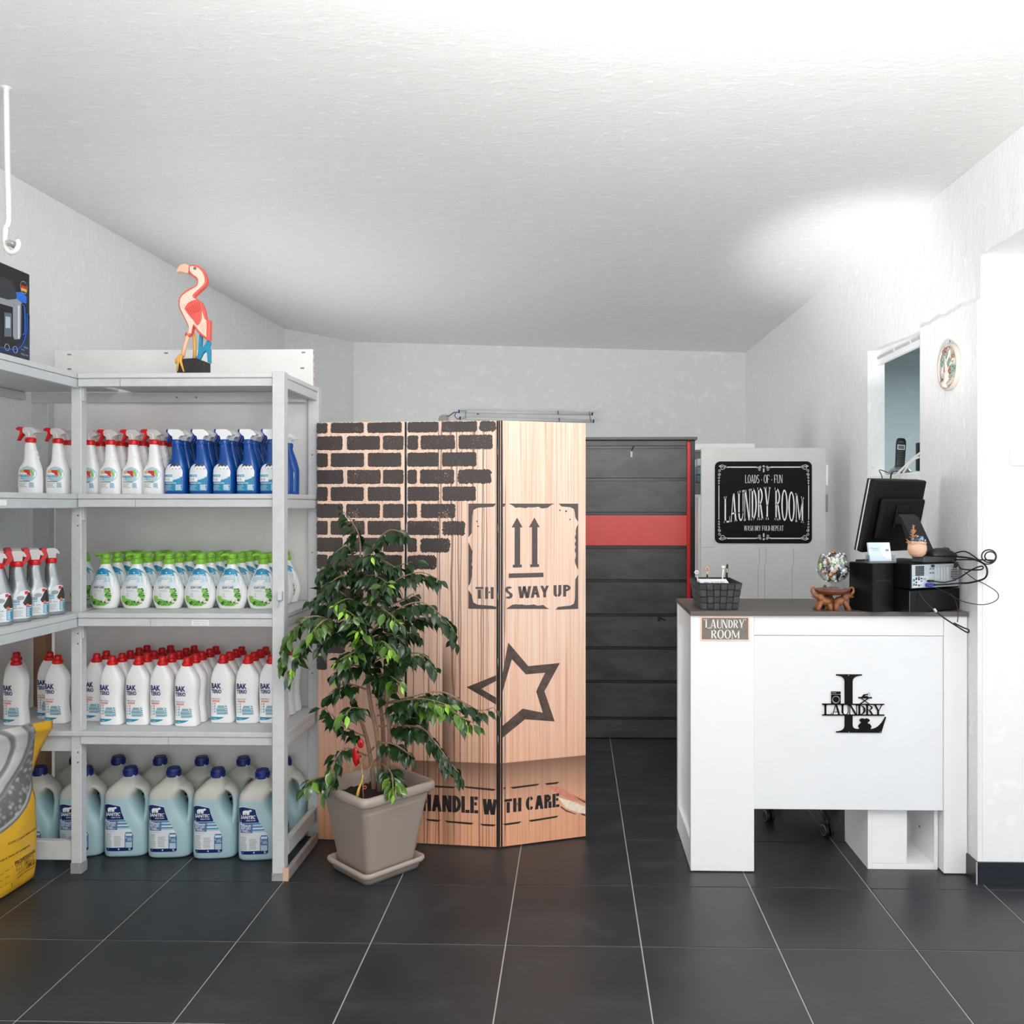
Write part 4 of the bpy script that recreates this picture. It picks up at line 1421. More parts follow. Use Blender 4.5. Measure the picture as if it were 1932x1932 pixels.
PX, PY = -.80, 3.425
fic = thing('potted_ficus', 'leafy ficus in a square taupe pot and saucer before the printed screen', 'plant', (PX, PY, 0))
ra = (0, 0, R(47))
MB().loft([rsq(.115, .001, .02), rsq(.126, .002, .022), rsq(.132, .022, .024), rsq(.134, .026, .026), rsq(.143, .028, .03), rsq(.147, .037, .03), rsq(.146, .046, .03), rsq(.140, .050, .028), rsq(.133, .047, .026), rsq(.128, .012, .022), rsq(.09, .009, .02)], POT).build('saucer', None, fic, None, ra)
rings = [rsq(.100, .012, .02), rsq(.107, .013, .022), rsq(.110, .02, .022)]
for z in (.272, .276, .280, .289, .293, .297, .306):
    rings.append(rsq(.110 + .044 * (z - .02) / .290 + (.0012 if z in (.276, .280, .293, .297) else 0), z, .024))
rings += [rsq(.155, .312, .026), rsq(.171, .313, .032), rsq(.177, .319, .034), rsq(.177, .338, .034), rsq(.173, .348, .032), rsq(.164, .351, .028), rsq(.156, .348, .024), rsq(.148, .32, .022), rsq(.142, .28, .02), rsq(.138, .27, .02)]
MB().loft(rings, POT).build('pot', None, fic, None, ra)
rnd = random.Random(3)
mb = MB()
n = 20
h = .139
vs = [(-h + 2 * h * i / n, -h + 2 * h * j / n, .290 + .012 * rnd.random() + .012 * math.exp(-((i - n / 2) ** 2 + (j - n / 2) ** 2) / 30)) for j in range(n + 1) for i in range(n + 1)]
mb.add(vs, [(j * (n + 1) + i, j * (n + 1) + i + 1, (j + 1) * (n + 1) + i + 1, (j + 1) * (n + 1) + i) for j in range(n) for i in range(n)], grainy('potting_soil', (40, 32, 27), .95, 120, .4, .6), True)
mb.build('soil', None, fic, None, ra)
BARK = grainy('ficus_bark', (150, 122, 100), .8, 70, .2, .3)
GTW = mat('green_twig', (128, 112, 70), .7)
rnd = random.Random(21)
off = Vector((PX, PY, 0))
leafspots = []
for bi, (kind, pts) in enumerate(BRANCHES):
    P = smooth_curve([Vector(p) - off for p in pts], 6)
    k = len(P)
    mb = MB()
    if kind == 't':
        P = [Vector((P[0].x, P[0].y, .283))] + P[1:]
        mb.tube(P, [.0095 * (1 - .72 * i / (k - 1)) + .001 for i in range(k)], 8, BARK)
        mb.build('trunk', None, fic)
    else:
        mb.tube(P, [.0036 * (1 - .75 * i / (k - 1)) + .0006 for i in range(k)], 6, GTW if bi > 20 else BARK)
        mb.build('branch', None, fic)
    acc = 0.0
    total = sum((P[i + 1] - P[i]).length for i in range(k - 1))
    s, side = 0.0, 1
    nxt = total * (.55 if kind == 't' else .18)
    for i in range(k - 1):
        d = P[i + 1] - P[i]
        L = d.length
        while s + L >= nxt:
            q = (nxt - s) / L
            leafspots.append((P[i] + d * q, d.normalized(), side, nxt / total, kind))
            side = -side
            nxt += rnd.uniform(.0050, .0085) if kind == 'b' else .008
        s += L
    leafspots.append((P[-1], (P[-1] - P[-2]).normalized(), 0, 1.0, kind))
LEAFD = mat('ficus_leaf', (50, 92, 34), .26)
t = NT(LEAFD)
oi = t.n('ShaderNodeObjectInfo')
v = t.coords('Object', (1, 1, 1))
t.link(t.mix(t.ramp(oi.outputs['Random'], [(0, (0, 0, 0)), (.62, (.30, .30, .30)), (.9, (.65, .65, .65)), (1, (1, 1, 1))]), lin((22, 48, 16)), lin((104, 150, 42))), t.p.inputs['Base Color'])
t.p.inputs['Coat Weight'].default_value = .4
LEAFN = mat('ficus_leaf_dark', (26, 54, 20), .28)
LEAFY = mat('ficus_leaf_new', (140, 190, 60), .32)


def leafmesh(m, ln, wd, bend, fold, name='leaf'):
    mb = MB()
    st = [(0, .0), (.06, .012), (.16, .30), (.32, .86), (.48, 1.0), (.64, .82), (.79, .42), (.88, .14), (1.0, .012)]
    vs = []
    for u, wv_ in st:
        x = u * ln
        z = -bend * ln * u * u
        h = wd * wv_ / 2
        wig = .04 * ln * sin(u * 9) * wv_
        vs += [(x, -h, z + h * fold + wig), (x, 0, z), (x, h, z + h * fold - wig * .5)]
    fs = []
    for i in range(len(st) - 1):
        for j in (0, 1):
            a_ = i * 3 + j
            fs.append((a_, a_ + 1, a_ + 4, a_ + 3))
    # the leaf stalk
    vs2 = [(-.016, -.0006, .004), (-.016, .0006, .004), (0, .0007, 0), (0, -.0007, 0)]
    mb.add(vs, fs, m, True)
    mb.add(vs2, [(0, 1, 2, 3)], m)
    return mb


LM = [leafmesh(LEAFD, .074, .031, .35, .35).mesh('leaf'), leafmesh(LEAFD, .066, .029, .55, .25).mesh('leaf'), leafmesh(LEAFD, .08, .034, .15, .5).mesh('leaf'), leafmesh(LEAFY, .058, .021, .3, .5).mesh('leaf')]
allv = []
for pos, d, side, q, kind in leafspots:
    up = Vector((0, 0, 1))
    lat = d.cross(up)
    if lat.length < .05: lat = Vector((rnd.uniform(-1, 1), rnd.uniform(-1, .3), 0))
    lat.normalize()
    dirv = d * rnd.uniform(.35, .8) + lat * side * rnd.uniform(.5, 1.0) + Vector((rnd.uniform(-.35, .35), rnd.uniform(-.5, .25), -rnd.uniform(.25, 1.1)))
    dirv.normalize()
    nrm = (up * rnd.uniform(.5, 1) + Vector((rnd.uniform(-.5, .5), -rnd.uniform(.1, .9), 0)))
    nrm = (nrm - dirv * nrm.dot(dirv)).normalized()
    yv = nrm.cross(dirv)
    sc = rnd.uniform(.62, 1.02) * (.85 if q > .93 else 1)
    Mx = Matrix(((dirv.x, yv.x, nrm.x), (dirv.y, yv.y, nrm.y), (dirv.z, yv.z, nrm.z))).to_4x4()
    Mx = Matrix.Translation(pos + dirv * .012) @ Mx @ Matrix.Scale(sc, 4)
    wy = (pos + dirv * .07 * sc).y + PY
    if wy > 3.63 or pos.y + PY > 3.60: continue
    if -.885 < pos.x + PX < -.775 and .33 < pos.z < .54 and pos.y + PY < 3.43: continue
    young = q > .88 and rnd.random() < .45
    allv.append((pos.y - .0 * pos.z, Mx, 3 if young else rnd.randrange(3)))
allv.sort(key=lambda r: r[0])
st_ = MB()
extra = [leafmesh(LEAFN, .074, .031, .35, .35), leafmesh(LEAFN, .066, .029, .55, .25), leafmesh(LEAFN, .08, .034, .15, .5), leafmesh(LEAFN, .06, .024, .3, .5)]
for i, (_, Mx, k) in enumerate(allv):
    if i < 300:
        o = bpy.data.objects.new('leaf', LM[k])
        C.objects.link(o)
        o.parent = fic
        o.matrix_local = Mx
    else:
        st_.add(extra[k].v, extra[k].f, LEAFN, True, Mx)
print('leaves', len(allv))
if st_.v:
    o = st_.build('foliage', None, fic)
    o['kind'] = 'stuff'
# picks stuck in the soil
lb = thing('plant_pick', 'red ladybird plant pick with black spots beside the ficus trunk', 'plant pick', (-.838, 3.33, .298))
mb = MB()
mb.cyl((.012, .0, -.01), (.004, 0, .15), .0022, 6, mat('pick_stick', (170, 140, 90), .7))
mb.build('stick', None, lb)
MB().sphere((.0, 0, .175), .015, .008, .038, 14, 10, mat('ladybird_red', (190, 12, 22), .35), Matrix.Rotation(R(-6), 4, 'Y')).build('body', None, lb)
mb = MB().sphere((.0, 0, .226), .013, .008, .018, 12, 8, mat('ladybird_red', (190, 12, 22), .35))
mb.build('head', None, lb)
mb = MB()
for x, z in ((-.010, .16), (.002, .178), (-.010, .195), (.002, .228), (-.004, .152)):
    mb.sphere((x, -.0068, z), .0032, .0016, .0055, 8, 6, BLACKP)
mb.sphere((-.026, .002, .19), .009, .004, .016, 8, 6, BLACKP)
mb.build('spot', None, lb)
yp = thing('plant_pick', 'small yellow stick figure pick standing in the ficus soil', 'plant pick', (-.832, 3.30, .325))
YEL = mat('pick_yellow', (226, 176, 70), .5)
mb = MB()
mb.tube(smooth_curve([(-.012, 0, 0), (-.006, 0, .03), (.002, 0, .05), (.012, 0, .085)], 3), [.005, .006, .006, .005, .0045, .004, .003, .003, .0025, .002], 7, YEL)
mb.tube([(-.012, 0, -.035), (-.012, 0, .004)], .003, 6, YEL)
mb.tube([(.0, 0, .045), (.008, -.003, .058), (.009, -.003, .07)], .0018, 6, YEL)
mb.build('figure', None, yp)
mb = MB()
mb.tube([(.018 + .006 * cos(i * pi / 6), -.002, .038 + .006 * sin(i * pi / 6)) for i in range(13)], .0018, 6, mat('pick_orange', (196, 84, 40), .5))
mb.build('ring', None, yp)
# ================================================================== counter
LACQ = mat('white_lacquer', (247, 247, 248), 0.32)
LACQ2 = grainy('white_lacquer_panel', (240, 241, 243), 0.34, 8, .012)
TOPM = grainy('grey_brown_worktop', (96, 88, 84), 0.38, 120, .1, .1)
ct = thing('reception_counter', 'white reception counter with a grey worktop and black metal monogram on its front', 'counter', (1.0, 3.6, 0))


def P(name, parent, *args, m=None, **kw):
    return part(MB().box(*args, m, **kw), name, parent)


P('worktop', ct, .458, 1.549, 3.402, 3.872, 1.020, 1.038, m=TOPM, c=.0012)
P('leg', ct, .461, .712, 3.413, 3.449, .004, 1.0195, m=LACQ, c=.0012)
P('leg', ct, 1.457, 1.548, 3.413, 3.70, .004, 1.0195, m=LACQ, c=.0012)
P('apron', ct, .713, 1.456, 3.4165, 3.437, .9415, 1.0195, m=LACQ, c=.0008)
P('front_panel', ct, .713, 1.456, 3.4185, 3.437, .25, .9395, m=LACQ2, c=.0012)
P('side_post', ct, .461, .481, 3.825, 3.866, .004, 1.0195, m=LACQ, c=.001)
P('side_panel', ct, .474, .489, 3.45, 3.825, .12, .93, m=LACQ2)
P('side_rail', ct, .4615, .489, 3.45, 3.825, .004, .118, m=LACQ, c=.001)
P('side_drawer', ct, .463, .489, 3.455, 3.82, .938, 1.016, m=LACQ, c=.001)
for x in (.475, .70, 1.47, 1.545):
    P('foot', ct, x - .008, x + .008, 3.418, 3.44, 0, .0045, m=BLACKP)
# pedestal below
pd = thing('pedestal_cabinet', 'low white open cabinet standing beneath the right end of the counter', 'cabinet', (1.31, 3.6, 0))
P('side_panel', pd, 1.174, 1.190, 3.457, 3.75, .0, .70, m=LACQ, c=.0008)
P('side_panel', pd, 1.437, 1.452, 3.457, 3.75, .0, .70, m=LACQ, c=.0008)
P('bottom_panel', pd, 1.1905, 1.4365, 3.457, 3.75, .0, .022, m=LACQ, c=.0008)
P('top_panel', pd, 1.1905, 1.4365, 3.457, 3.75, .68, .70, m=LACQ)
P('door', pd, 1.1905, 1.330, 3.458, 3.472, .0235, .678, m=LACQ, c=.0008)
P('divider', pd, 1.322, 1.334, 3.474, 3.74, .0225, .678, m=LACQ)
P('back_panel', pd, 1.335, 1.436, 3.738, 3.75, .13, .678, m=LACQ2)
mb = MB().cyl((1.4365, 3.60, .12), (1.4345, 3.60, .12), .004, 8, mat('screw_steel', (110, 112, 115), .4, .8))
part(mb, 'screw', pd)
# office stool behind, its castors in view under the panel
chx, chy = 1.12, 4.03
och = thing('office_chair', 'black wheeled office chair behind the counter, only its castors in view', 'chair', (chx, chy, 0))
CH = mat('chair_black', (24, 25, 28), .45)
for k in range(5):
    a_ = R(196 + 72 * k)
    mb = MB().tube([(0, 0, .105), (.12 * cos(a_), .12 * sin(a_), .10), (.235 * cos(a_), .235 * sin(a_), .075)], [.026, .02, .015], 8, CH)
    mb.build('base_arm', None, och)
    x, y = .235 * cos(a_), .235 * sin(a_)
    d = Vector((cos(R(15)), sin(R(15)), 0))
    mb = MB()
    for s in (-1, 1):
        c0 = Vector((x, y, .029)) + d * (.004 * s)
        mb.tube([c0, c0 + d * (.003 * s), c0 + d * (.013 * s), c0 + d * (.016 * s)], [.026, .0285, .0285, .024], 18, CH)
        mb.tube([c0 + d * (.0155 * s), c0 + d * (.0172 * s)], [.0245, .0235], 18, mat('castor_rim', (120, 122, 126), .35, .6))
        mb.tube([c0 + d * (.016 * s), c0 + d * (.0185 * s)], [.0205, .019], 18, CH)
    mb.cyl((x, y, .03), (x, y, .085), .008, 8, CH)
    mb.build('castor', None, och)
MB().lathe([(.028, .09), (.028, .2), (.018, .2), (.018, .40)], 14, CH).build('gas_column', None, och)
MB().loft([rsq(.20, .40, .06), rsq(.225, .41, .08), rsq(.23, .44, .08), rsq(.215, .465, .08), rsq(.1, .472, .05)], grainy('chair_fabric', (34, 34, 38), .9, 200, .2)).build('seat', None, och)

# sign on the left leg
sg = thing('sign', 'small brown LAUNDRY ROOM sign with peach border on the counter leg', 'sign', (.5965, 3.4125, .968))
MB().box(-.0975, .0975, -.003, 0, -.048, .048, mat('peach_border', (246, 212, 190), .5), .0).build('board', None, sg)
MB().box(-.0915, .0915, -.0038, -.003, -.0425, .0425, grainy('chalk_brown', (124, 114, 106), .55, 50, .14)).build('face', None, sg)
mb = MB()
CREAM = mat('cream_lettering', (250, 248, 244), .5)
fsg = lambda x, z: -.0044
SER = dict(T=.15, t=.055, ser=.05)
put_word(mb, 'LAUNDRY', -.0785, .076, .001, .0365, CREAM, fsg, space=.05, **SER)
put_word(mb, 'ROOM', -.056, .058, -.0395, -.0045, CREAM, fsg, space=.06, **SER)
for x in (-.0825, .0805):
    mb.prism([(x + .0022 * cos(i), .0355 + .0022 * sin(i)) for i in range(6)], -.0044, -.004, CREAM)
mb.build('lettering', None, sg)

# black cut metal monogram: coordinates of its drawing, scaled
k = 3.4185 / 1613.55 / 13.8
ox, oz = 816, 990
mx = lambda p: [((x - ox) * k, (oz - z) * k) for x, z in p]
IRON = mat('black_sheet_metal', (10, 10, 11), .6, 0, Specular_IOR_Level=.2)
mg = thing('monogram', 'black cut metal letter L monogram with LAUNDRY across it on the counter front', 'sign', (1.0835, 3.4175, .672))
mb = MB()
y0, y1 = -.004, 0.0


def cut(p):
    mb.prism(mx(p), y0, y1, IRON)


def curve2(a, c, b, n=7):
    return [((1 - t_) ** 2 * a[0] + 2 * t_ * (1 - t_) * c[0] + t_ * t_ * b[0], (1 - t_) ** 2 * a[1] + 2 * t_ * (1 - t_) * c[1] + t_ * t_ * b[1]) for t_ in [i / n for i in range(n + 1)]]


cut([(505, 235), (1165, 235), (1165, 262)] + curve2((1165, 262), (930, 270), (925, 420)) + [(925, 990), (722, 990), (722, 420)] + curve2((722, 420), (715, 275), (505, 268)))
cut([(722, 1300), (925, 1300), (925, 1540)] + curve2((925, 1540), (935, 1645), (1050, 1645), 4) + [(1400, 1645)] + curve2((1400, 1645), (1620, 1620), (1755, 1325)) + [(1780, 1330), (1655, 1738), (505, 1738), (505, 1710)] + curve2((505, 1710), (720, 1700), (722, 1560)))
cut([(150, 993), (1735, 993), (1735, 1018), (150, 1026)])
cut([(150, 1276), (1735, 1268), (1735, 1298), (150, 1302)])
mb.build('letter', None, mg)
mb = MB()
ky0, kx0 = (oz - 1276) * k, (200 - ox) * k
put_word(mb, 'LAUNDRY', (185 - ox) * k, (1690 - ox) * k, (oz - 1280) * k, (oz - 1020) * k, IRON, lambda x, z: -.004, space=.0, T=.16, t=.06, ser=.05)
mb.build('lettering', None, mg)
mb = MB()
cut([(378, 682), (618, 682), (618, 700), (378, 700)])
cut([(378, 700), (395, 700), (395, 745), (378, 745)])
cut([(520, 700), (618, 700), (618, 745), (500, 745), (500, 722)])
cut([(395, 722), (500, 722), (500, 745), (395, 745)])
cut([(378, 762), (618, 762), (618, 792), (378, 792)])
for s in (0, 1):
    arcp = [(500 + 100 * cos(R(a_)) * (1 if s else -1), 888 - 100 * sin(R(a_))) for a_ in range(90, -91, -15)]
    ex = 618 if s else 378
    cut([(500, 788)] + arcp[1:-1] + [(500, 990), (ex, 994), (ex, 784), (500, 784)])
cut([(500 + 76 * cos(R(a_)), 888 - 76 * sin(R(a_))) for a_ in range(0, 360, 20)])
mb.build('washer_figure', None, mg)
mb = MB()
cut([(1075, 820), (1420, 820), (1420, 852), (1075, 852)])
cut([(1155, 822), (1215, 748), (1318, 740), (1318, 768), (1245, 768), (1240, 795), (1318, 795), (1318, 822)])
cut([(1130, 850), (1165, 850), (1370, 996), (1335, 996)])
cut([(1310, 850), (1345, 850), (1140, 996), (1105, 996)])
mb.tube([((x - ox) * k, -.002, (oz - z) * k) for x, z in ((1316, 770), (1322, 712), (1345, 700), (1358, 720), (1360, 780), (1380, 795))], .0005, 5, IRON)
mb.build('iron_figure', None, mg)
mb = MB()
cut([(1090, 1650), (1095, 1625), (1068, 1575), (1090, 1530), (1155, 1470), (1120, 1455), (1095, 1412), (1140, 1375), (1190, 1366), (1235, 1385), (1280, 1366), (1330, 1378), (1370, 1412), (1345, 1452), (1315, 1460), (1318, 1510), (1360, 1505), (1390, 1540), (1408, 1578), (1385, 1620), (1390, 1650)])
mb.build('dog_figure', None, mg)
mb = MB()
for x, z in ((818, 260), (830, 1714), (1628, 1706)):
    mb.cyl(((x - ox) * k, -.004, (oz - z) * k), ((x - ox) * k, -.0052, (oz - z) * k), .0016, 8, mat('screw_bright', (220, 218, 210), .3, .7))
mb.build('screw', None, mg)

ZT = 1.0382
# --- woven basket with papers and pens
bs = thing('basket', 'dark grey woven strap basket at the left end of the worktop', 'basket', (.582, 3.566, ZT))
WEAVE = grainy('grey_woven_strap', (74, 73, 74), .75, 300, .3, .5)
WEAVE2 = grainy('dark_woven_strap', (60, 59, 61), .75, 300, .3, .5)
hw0, hw1, hd0, hd1, hh = .072, .086, .118, .140, .106
mb = MB()
t0 = .004
ringb = lambda hw, hd, z: [(-hw, -hd, z), (hw, -hd, z), (hw, hd, z), (-hw, hd, z)]
mb.loft([ringb(hw0 - .003, hd0 - .003, 0), ringb(hw1 - .004, hd1 - .004, hh), ringb(hw1 - .009, hd1 - .009, hh), ringb(hw0 - .007, hd0 - .007, .006)], mat('basket_lining', (30, 30, 32), .9), (True, True), False)
mb.build('liner', None, bs)


def facegrid(ax, sgn, nx, nz, name):
    """Interlaced straps on one slanted side."""
    mb = MB()
    for j in range(nz):
        for i in range(nx):
            u0, u1 = i / nx, (i + 1) / nx
            v0, v1 = j / nz, (j + 1) / nz
            vert = (i + j) % 2 == 0
            pu, pv = (.06, .0) if vert else (.0, .06)
            q = []
            for dd, ins in ((0, 0), (1, 1)):
                for uu, vv in ((u0, v0), (u1, v0), (u1, v1), (u0, v1)):
                    um, vm = (u0 + u1) / 2, (v0 + v1) / 2
                    e = .10 if ins else (pu if vert else pv)
                    uu2, vv2 = uu + (um - uu) * 2 * (pu + ins * .07), vv + (vm - vv) * 2 * (pv + ins * .07)
                    W_ = (hw0 + (hw1 - hw0) * vv2) if ax == 'y' else (hd0 + (hd1 - hd0) * vv2)
                    D_ = (hd0 + (hd1 - hd0) * vv2) if ax == 'y' else (hw0 + (hw1 - hw0) * vv2)
                    dep = D_ - .0035 + (.0035 if ins else 0) + (.0006 if vert else 0)
                    a_ = (2 * uu2 - 1) * W_
                    q.append((a_, sgn * dep, vv2 * hh) if ax == 'y' else (sgn * dep, a_, vv2 * hh))
            mb.add(q, [(4, 5, 6, 7)] + [(r, (r + 1) % 4, 4 + (r + 1) % 4, 4 + r) for r in range(4)], WEAVE if vert else WEAVE2)
    return mb


for ax, sg_, nx in (('y', -1, 6), ('y', 1, 6), ('x', -1, 8), ('x', 1, 8)):
    facegrid(ax, sg_, nx, 4, 'weave').build('woven_side', None, bs)
mb = MB()
for a0, a1, b0, b1 in ((-hw1, hw1, -hd1, -hd1 + .006), (-hw1, hw1, hd1 - .006, hd1), (-hw1, -hw1 + .006, -hd1 + .006, hd1 - .006), (hw1 - .006, hw1, -hd1 + .006, hd1 - .006)):
    mb.box(a0, a1, b0, b1, hh - .004, hh + .003, mat('basket_rim', (34, 34, 37), .7), .001)
mb.build('rim', None, bs)
lf = thing('leaflet', 'white LAUNDRY leaflet stack lying in the woven basket', 'leaflet', (.578, 3.555, ZT + .072))
for q in range(3):
    mb = MB().box(-.063 + q * .003, .062 - q * .001, -.105, .09 - q * .01, 0, .001, mat('paper', (246, 246, 246), .7), 0, Matrix.Translation((0, 0, q * .0125)) @ Matrix.Rotation(R(9), 4, 'X'))
    mb.build('sheet', None, lf)
mb = MB()
BLUI = mat('print_bluegrey', (120, 156, 172), .6)
Mq = Matrix.Translation((0, 0, .0262)) @ Matrix.Rotation(R(9), 4, 'X')
mt = MB()
put_text(mt, 'LAUNDRY', -.020, .045, -.02, .012, BLUI, lambda x, z: 0, .01)
mb.add([(x, .02 + z * 1.0 - .01, .0004) for x, y, z in mt.v], mt.f, BLUI, False, Mq)
mb.box(-.042, -.024, -.018, .012, .0002, .0005, BLUI, 0, Mq)
mb.build('print', None, lf)
ROSE = mat('rose_gold', (226, 178, 150), .25, .8)
pn = thing('pen', 'rose gold topped pen standing at the back of the basket, left of the heart pen', 'pen', (.565, 3.655, ZT + .02))
MB().cyl((0, 0, 0), (-.001, 0, .10), .004, 10, BLACKP).build('barrel', None, pn)
mb = MB().cyl((-.001, 0, .10), (-.001, 0, .118), .003, 8, ROSE)
for i in range(7):
    a_ = R(-40 + i * 43)
    mb.sphere((-.001 + .0068 * cos(a_), 0, .129 + .0068 * sin(a_)), .0036, .003, .0036, 8, 6, ROSE)
mb.sphere((-.001, 0, .129), .003, m=ROSE, nu=8, nv=6)
mb.build('ornament', None, pn)
pn = thing('pen', 'white heart topped pen leaning beside the black pen in the basket', 'pen', (.628, 3.650, ZT + .02))
MB().cyl((-.006, 0, 0), (.003, 0, .128), .003, 10, mat('pearl_white', (240, 228, 220), .3)).build('barrel', None, pn)
mb = MB()
mb.prism([(.003 + .0085 * sin(t_) ** 3, .138 + .0065 * (cos(t_) - .38 * cos(2 * t_) - .15 * cos(3 * t_))) for t_ in [i * pi / 9 for i in range(18)]], -.003, .003, mat('pearl_white', (240, 228, 220), .3))
mb.build('heart', None, pn)
pn = thing('pen', 'black pen with pale clip, rightmost in the basket', 'pen', (.643, 3.645, ZT + .02))
MB().tube([(-.002, 0, 0), (.002, 0, .11), (.0045, 0, .145), (.0048, 0, .15)], [.0045, .005, .0045, .003], 10, BLACKP).build('barrel', None, pn)
MB().box(.0005, .0035, -.0062, -.0045, .115, .132, mat('silver_clip', (214, 214, 214), .3, .6)).build('clip', None, pn)
cl = thing('pen', 'silver flower topped pen at the left corner of the basket', 'pen', (.527, 3.60, ZT + .02))
MB().cyl((0, 0, 0), (-.014, 0, .105), .0032, 8, mat('silver_clip', (214, 214, 214), .3, .6)).build('barrel', None, cl)
mb = MB()
for i in range(6):
    a_ = i * pi / 3
    mb.sphere((-.016 + .006 * cos(a_), 0, .118 + .006 * sin(a_)), .0045, .003, .0045, 8, 5, mat('pale_stone', (216, 214, 206), .35))
mb.build('ornament', None, cl)

# --- elephant stand, glass bowl, candies
EX, EY = 1.032, 3.455
WOODE = woodmat('carved_wood', (128, 76, 46), (172, 112, 72), .42, (30, 30, 30))
WOODD = woodmat('dark_carved_plate', (104, 54, 36), (138, 78, 52), .35, (20, 20, 40))
es = thing('elephant_stand', 'carved wooden stand of three trumpeting elephants holding a round plate', 'stand', (EX, EY, ZT))
MB().lathe([(.012, .060), (.046, .063), (.066, .073), (.070, .080), (.070, .083), (.066, .0845), (.060, .082), (.02, .081)], 28, WOODD).build('plate', None, es)


def elephant():
    mb = MB()
    # the body: one run of rings from rump to head, then the trunk
    ring = []
    for x, z, rx, ry in ((.008, .026, .006, .010), (.012, .028, .014, .017), (.024, .034, .019, .020), (.038, .040, .018, .019), (.048, .047, .013, .015), (.055, .055, .015, .0155), (.064, .060, .0145, .014), (.072, .061, .010, .011), (.0785, .066, .0062, .0062), (.083, .074, .0052, .0052), (.083, .084, .0046, .0046), (.078, .0905, .0042, .0042), (.0715, .089, .0038, .0038), (.069, .083, .003, .003)):
        ring.append((x, z, rx, ry))
    pts = [Vector((a_[0], 0, a_[1])) for a_ in ring]
    rings = []
    for i, (x, z, rx, ry) in enumerate(ring):
        d = (pts[min(i + 1, len(pts) - 1)] - pts[max(i - 1, 0)]).normalized()
        n_ = Vector((-d.z, 0, d.x))
        rings.append([tuple(pts[i] + n_ * rx * cos(2 * pi * j / 12) + Vector((0, ry * sin(2 * pi * j / 12), 0))) for j in range(12)])
    mb.loft(rings, WOODE)
    for s in (-1, 1):
        mb.tube([(.044, .012 * s, .040), (.054, .014 * s, .022), (.064, .016 * s, .0)], [.010, .0088, .0095], 10, WOODE)
        mb.tube([(.016, .012 * s, .028), (.012, .014 * s, .012), (.010, .014 * s, .0)], [.011, .0085, .0085], 10, WOODE)
        mb.sphere((.050, .0165 * s, .054), .0125, .0035, .014, 10, 6, WOODE)
        mb.sphere((.0665, .0128 * s, .0655), .0018, .0014, .0018, 6, 4, BLACKP)
        mb.tube([(.070, .006 * s, .054), (.078, .008 * s, .053), (.084, .008 * s, .056)], [.0028, .0022, .001], 6, WOODE)
    mb.tube([(.068, 0, .052), (.080, 0, .052)], [.006, .002], 8, WOODE)
    return mb


em = elephant().mesh('elephant')
for a_ in (183, -4, 95):
    o = bpy.data.objects.new('elephant', em)
    C.objects.link(o)
    o.parent = es
    o.rotation_euler = (0, 0, R(a_))
def thin_glass(name, tint):
    m = mat(name, (255, 255, 255), .02)
    nt = m.node_tree
    tr, gl, mx_, fr = (nt.nodes.new(k_) for k_ in ('ShaderNodeBsdfTransparent', 'ShaderNodeBsdfGlossy', 'ShaderNodeMixShader', 'ShaderNodeLayerWeight'))
    tr.inputs[0].default_value = (*tint, 1)
    gl.inputs['Roughness'].default_value = .03
    fr.inputs['Blend'].default_value = .5
    pw_, sc_ = nt.nodes.new('ShaderNodeMath'), nt.nodes.new('ShaderNodeMath')
    pw_.operation, sc_.operation = 'POWER', 'MULTIPLY_ADD'
    pw_.inputs[1].default_value, sc_.inputs[1].default_value, sc_.inputs[2].default_value = 3.0, .55, .07
    nt.links.new(fr.outputs['Facing'], pw_.inputs[0])
    nt.links.new(pw_.outputs[0], sc_.inputs[0])
    nt.links.new(sc_.outputs[0], mx_.inputs[0])
    nt.links.new(tr.outputs[0], mx_.inputs[1])
    nt.links.new(gl.outputs[0], mx_.inputs[2])
    nt.links.new(mx_.outputs[0], nt.nodes['Material Output'].inputs['Surface'])
    return m


GLASS = thin_glass('clear_glass', (.94, .955, .955))
ZB = ZT + .0846
gb = thing('glass_bowl', 'stemmed glass bowl full of wrapped candies, standing on the elephant plate', 'bowl', (EX + .004, EY, ZB))
prof = [(.001, .0), (.040, .0), (.044, .0015), (.040, .0035), (.014, .007), (.0065, .013), (.006, .018), (.010, .024), (.026, .029), (.046, .040), (.0585, .058), (.063, .080), (.061, .103), (.054, .124), (.0475, .140)]
inner = [(.0462, .140), (.0526, .124), (.0594, .103), (.0613, .080), (.0568, .0585), (.0445, .042), (.025, .032), (.001, .0305)]
mb = MB().lathe(prof + inner, 36, GLASS)
mb.build('glass', None, gb)
rnd = random.Random(8)
CC = [((246, 246, 246), 'white'), ((246, 246, 246), 'white'), ((244, 244, 246), 'white'), ((246, 246, 246), 'white'), ((238, 240, 244), 'white'), ((240, 186, 160), 'peach'), ((120, 180, 60), 'green'), ((206, 60, 44), 'red'), ((24, 44, 104), 'navy'), ((224, 160, 72), 'amber'), ((40, 42, 48), 'dark')]
cmesh = {}
pts, tries = [], 0
while len(pts) < 110 and tries < 9000:
    tries += 1
    p = Vector((rnd.uniform(-1, 1), rnd.uniform(-1, 1), rnd.uniform(-1, 1)))
    if p.length > 1: continue
    p = Vector((p.x * .053, p.y * .053, .087 + p.z * .054))
    if (p - Vector((0, 0, .087))).length < .026: continue
    if p.z > .12 and math.hypot(p.x, p.y) > .042: continue
    if all((p - q).length > .0135 for q in pts): pts.append(p)
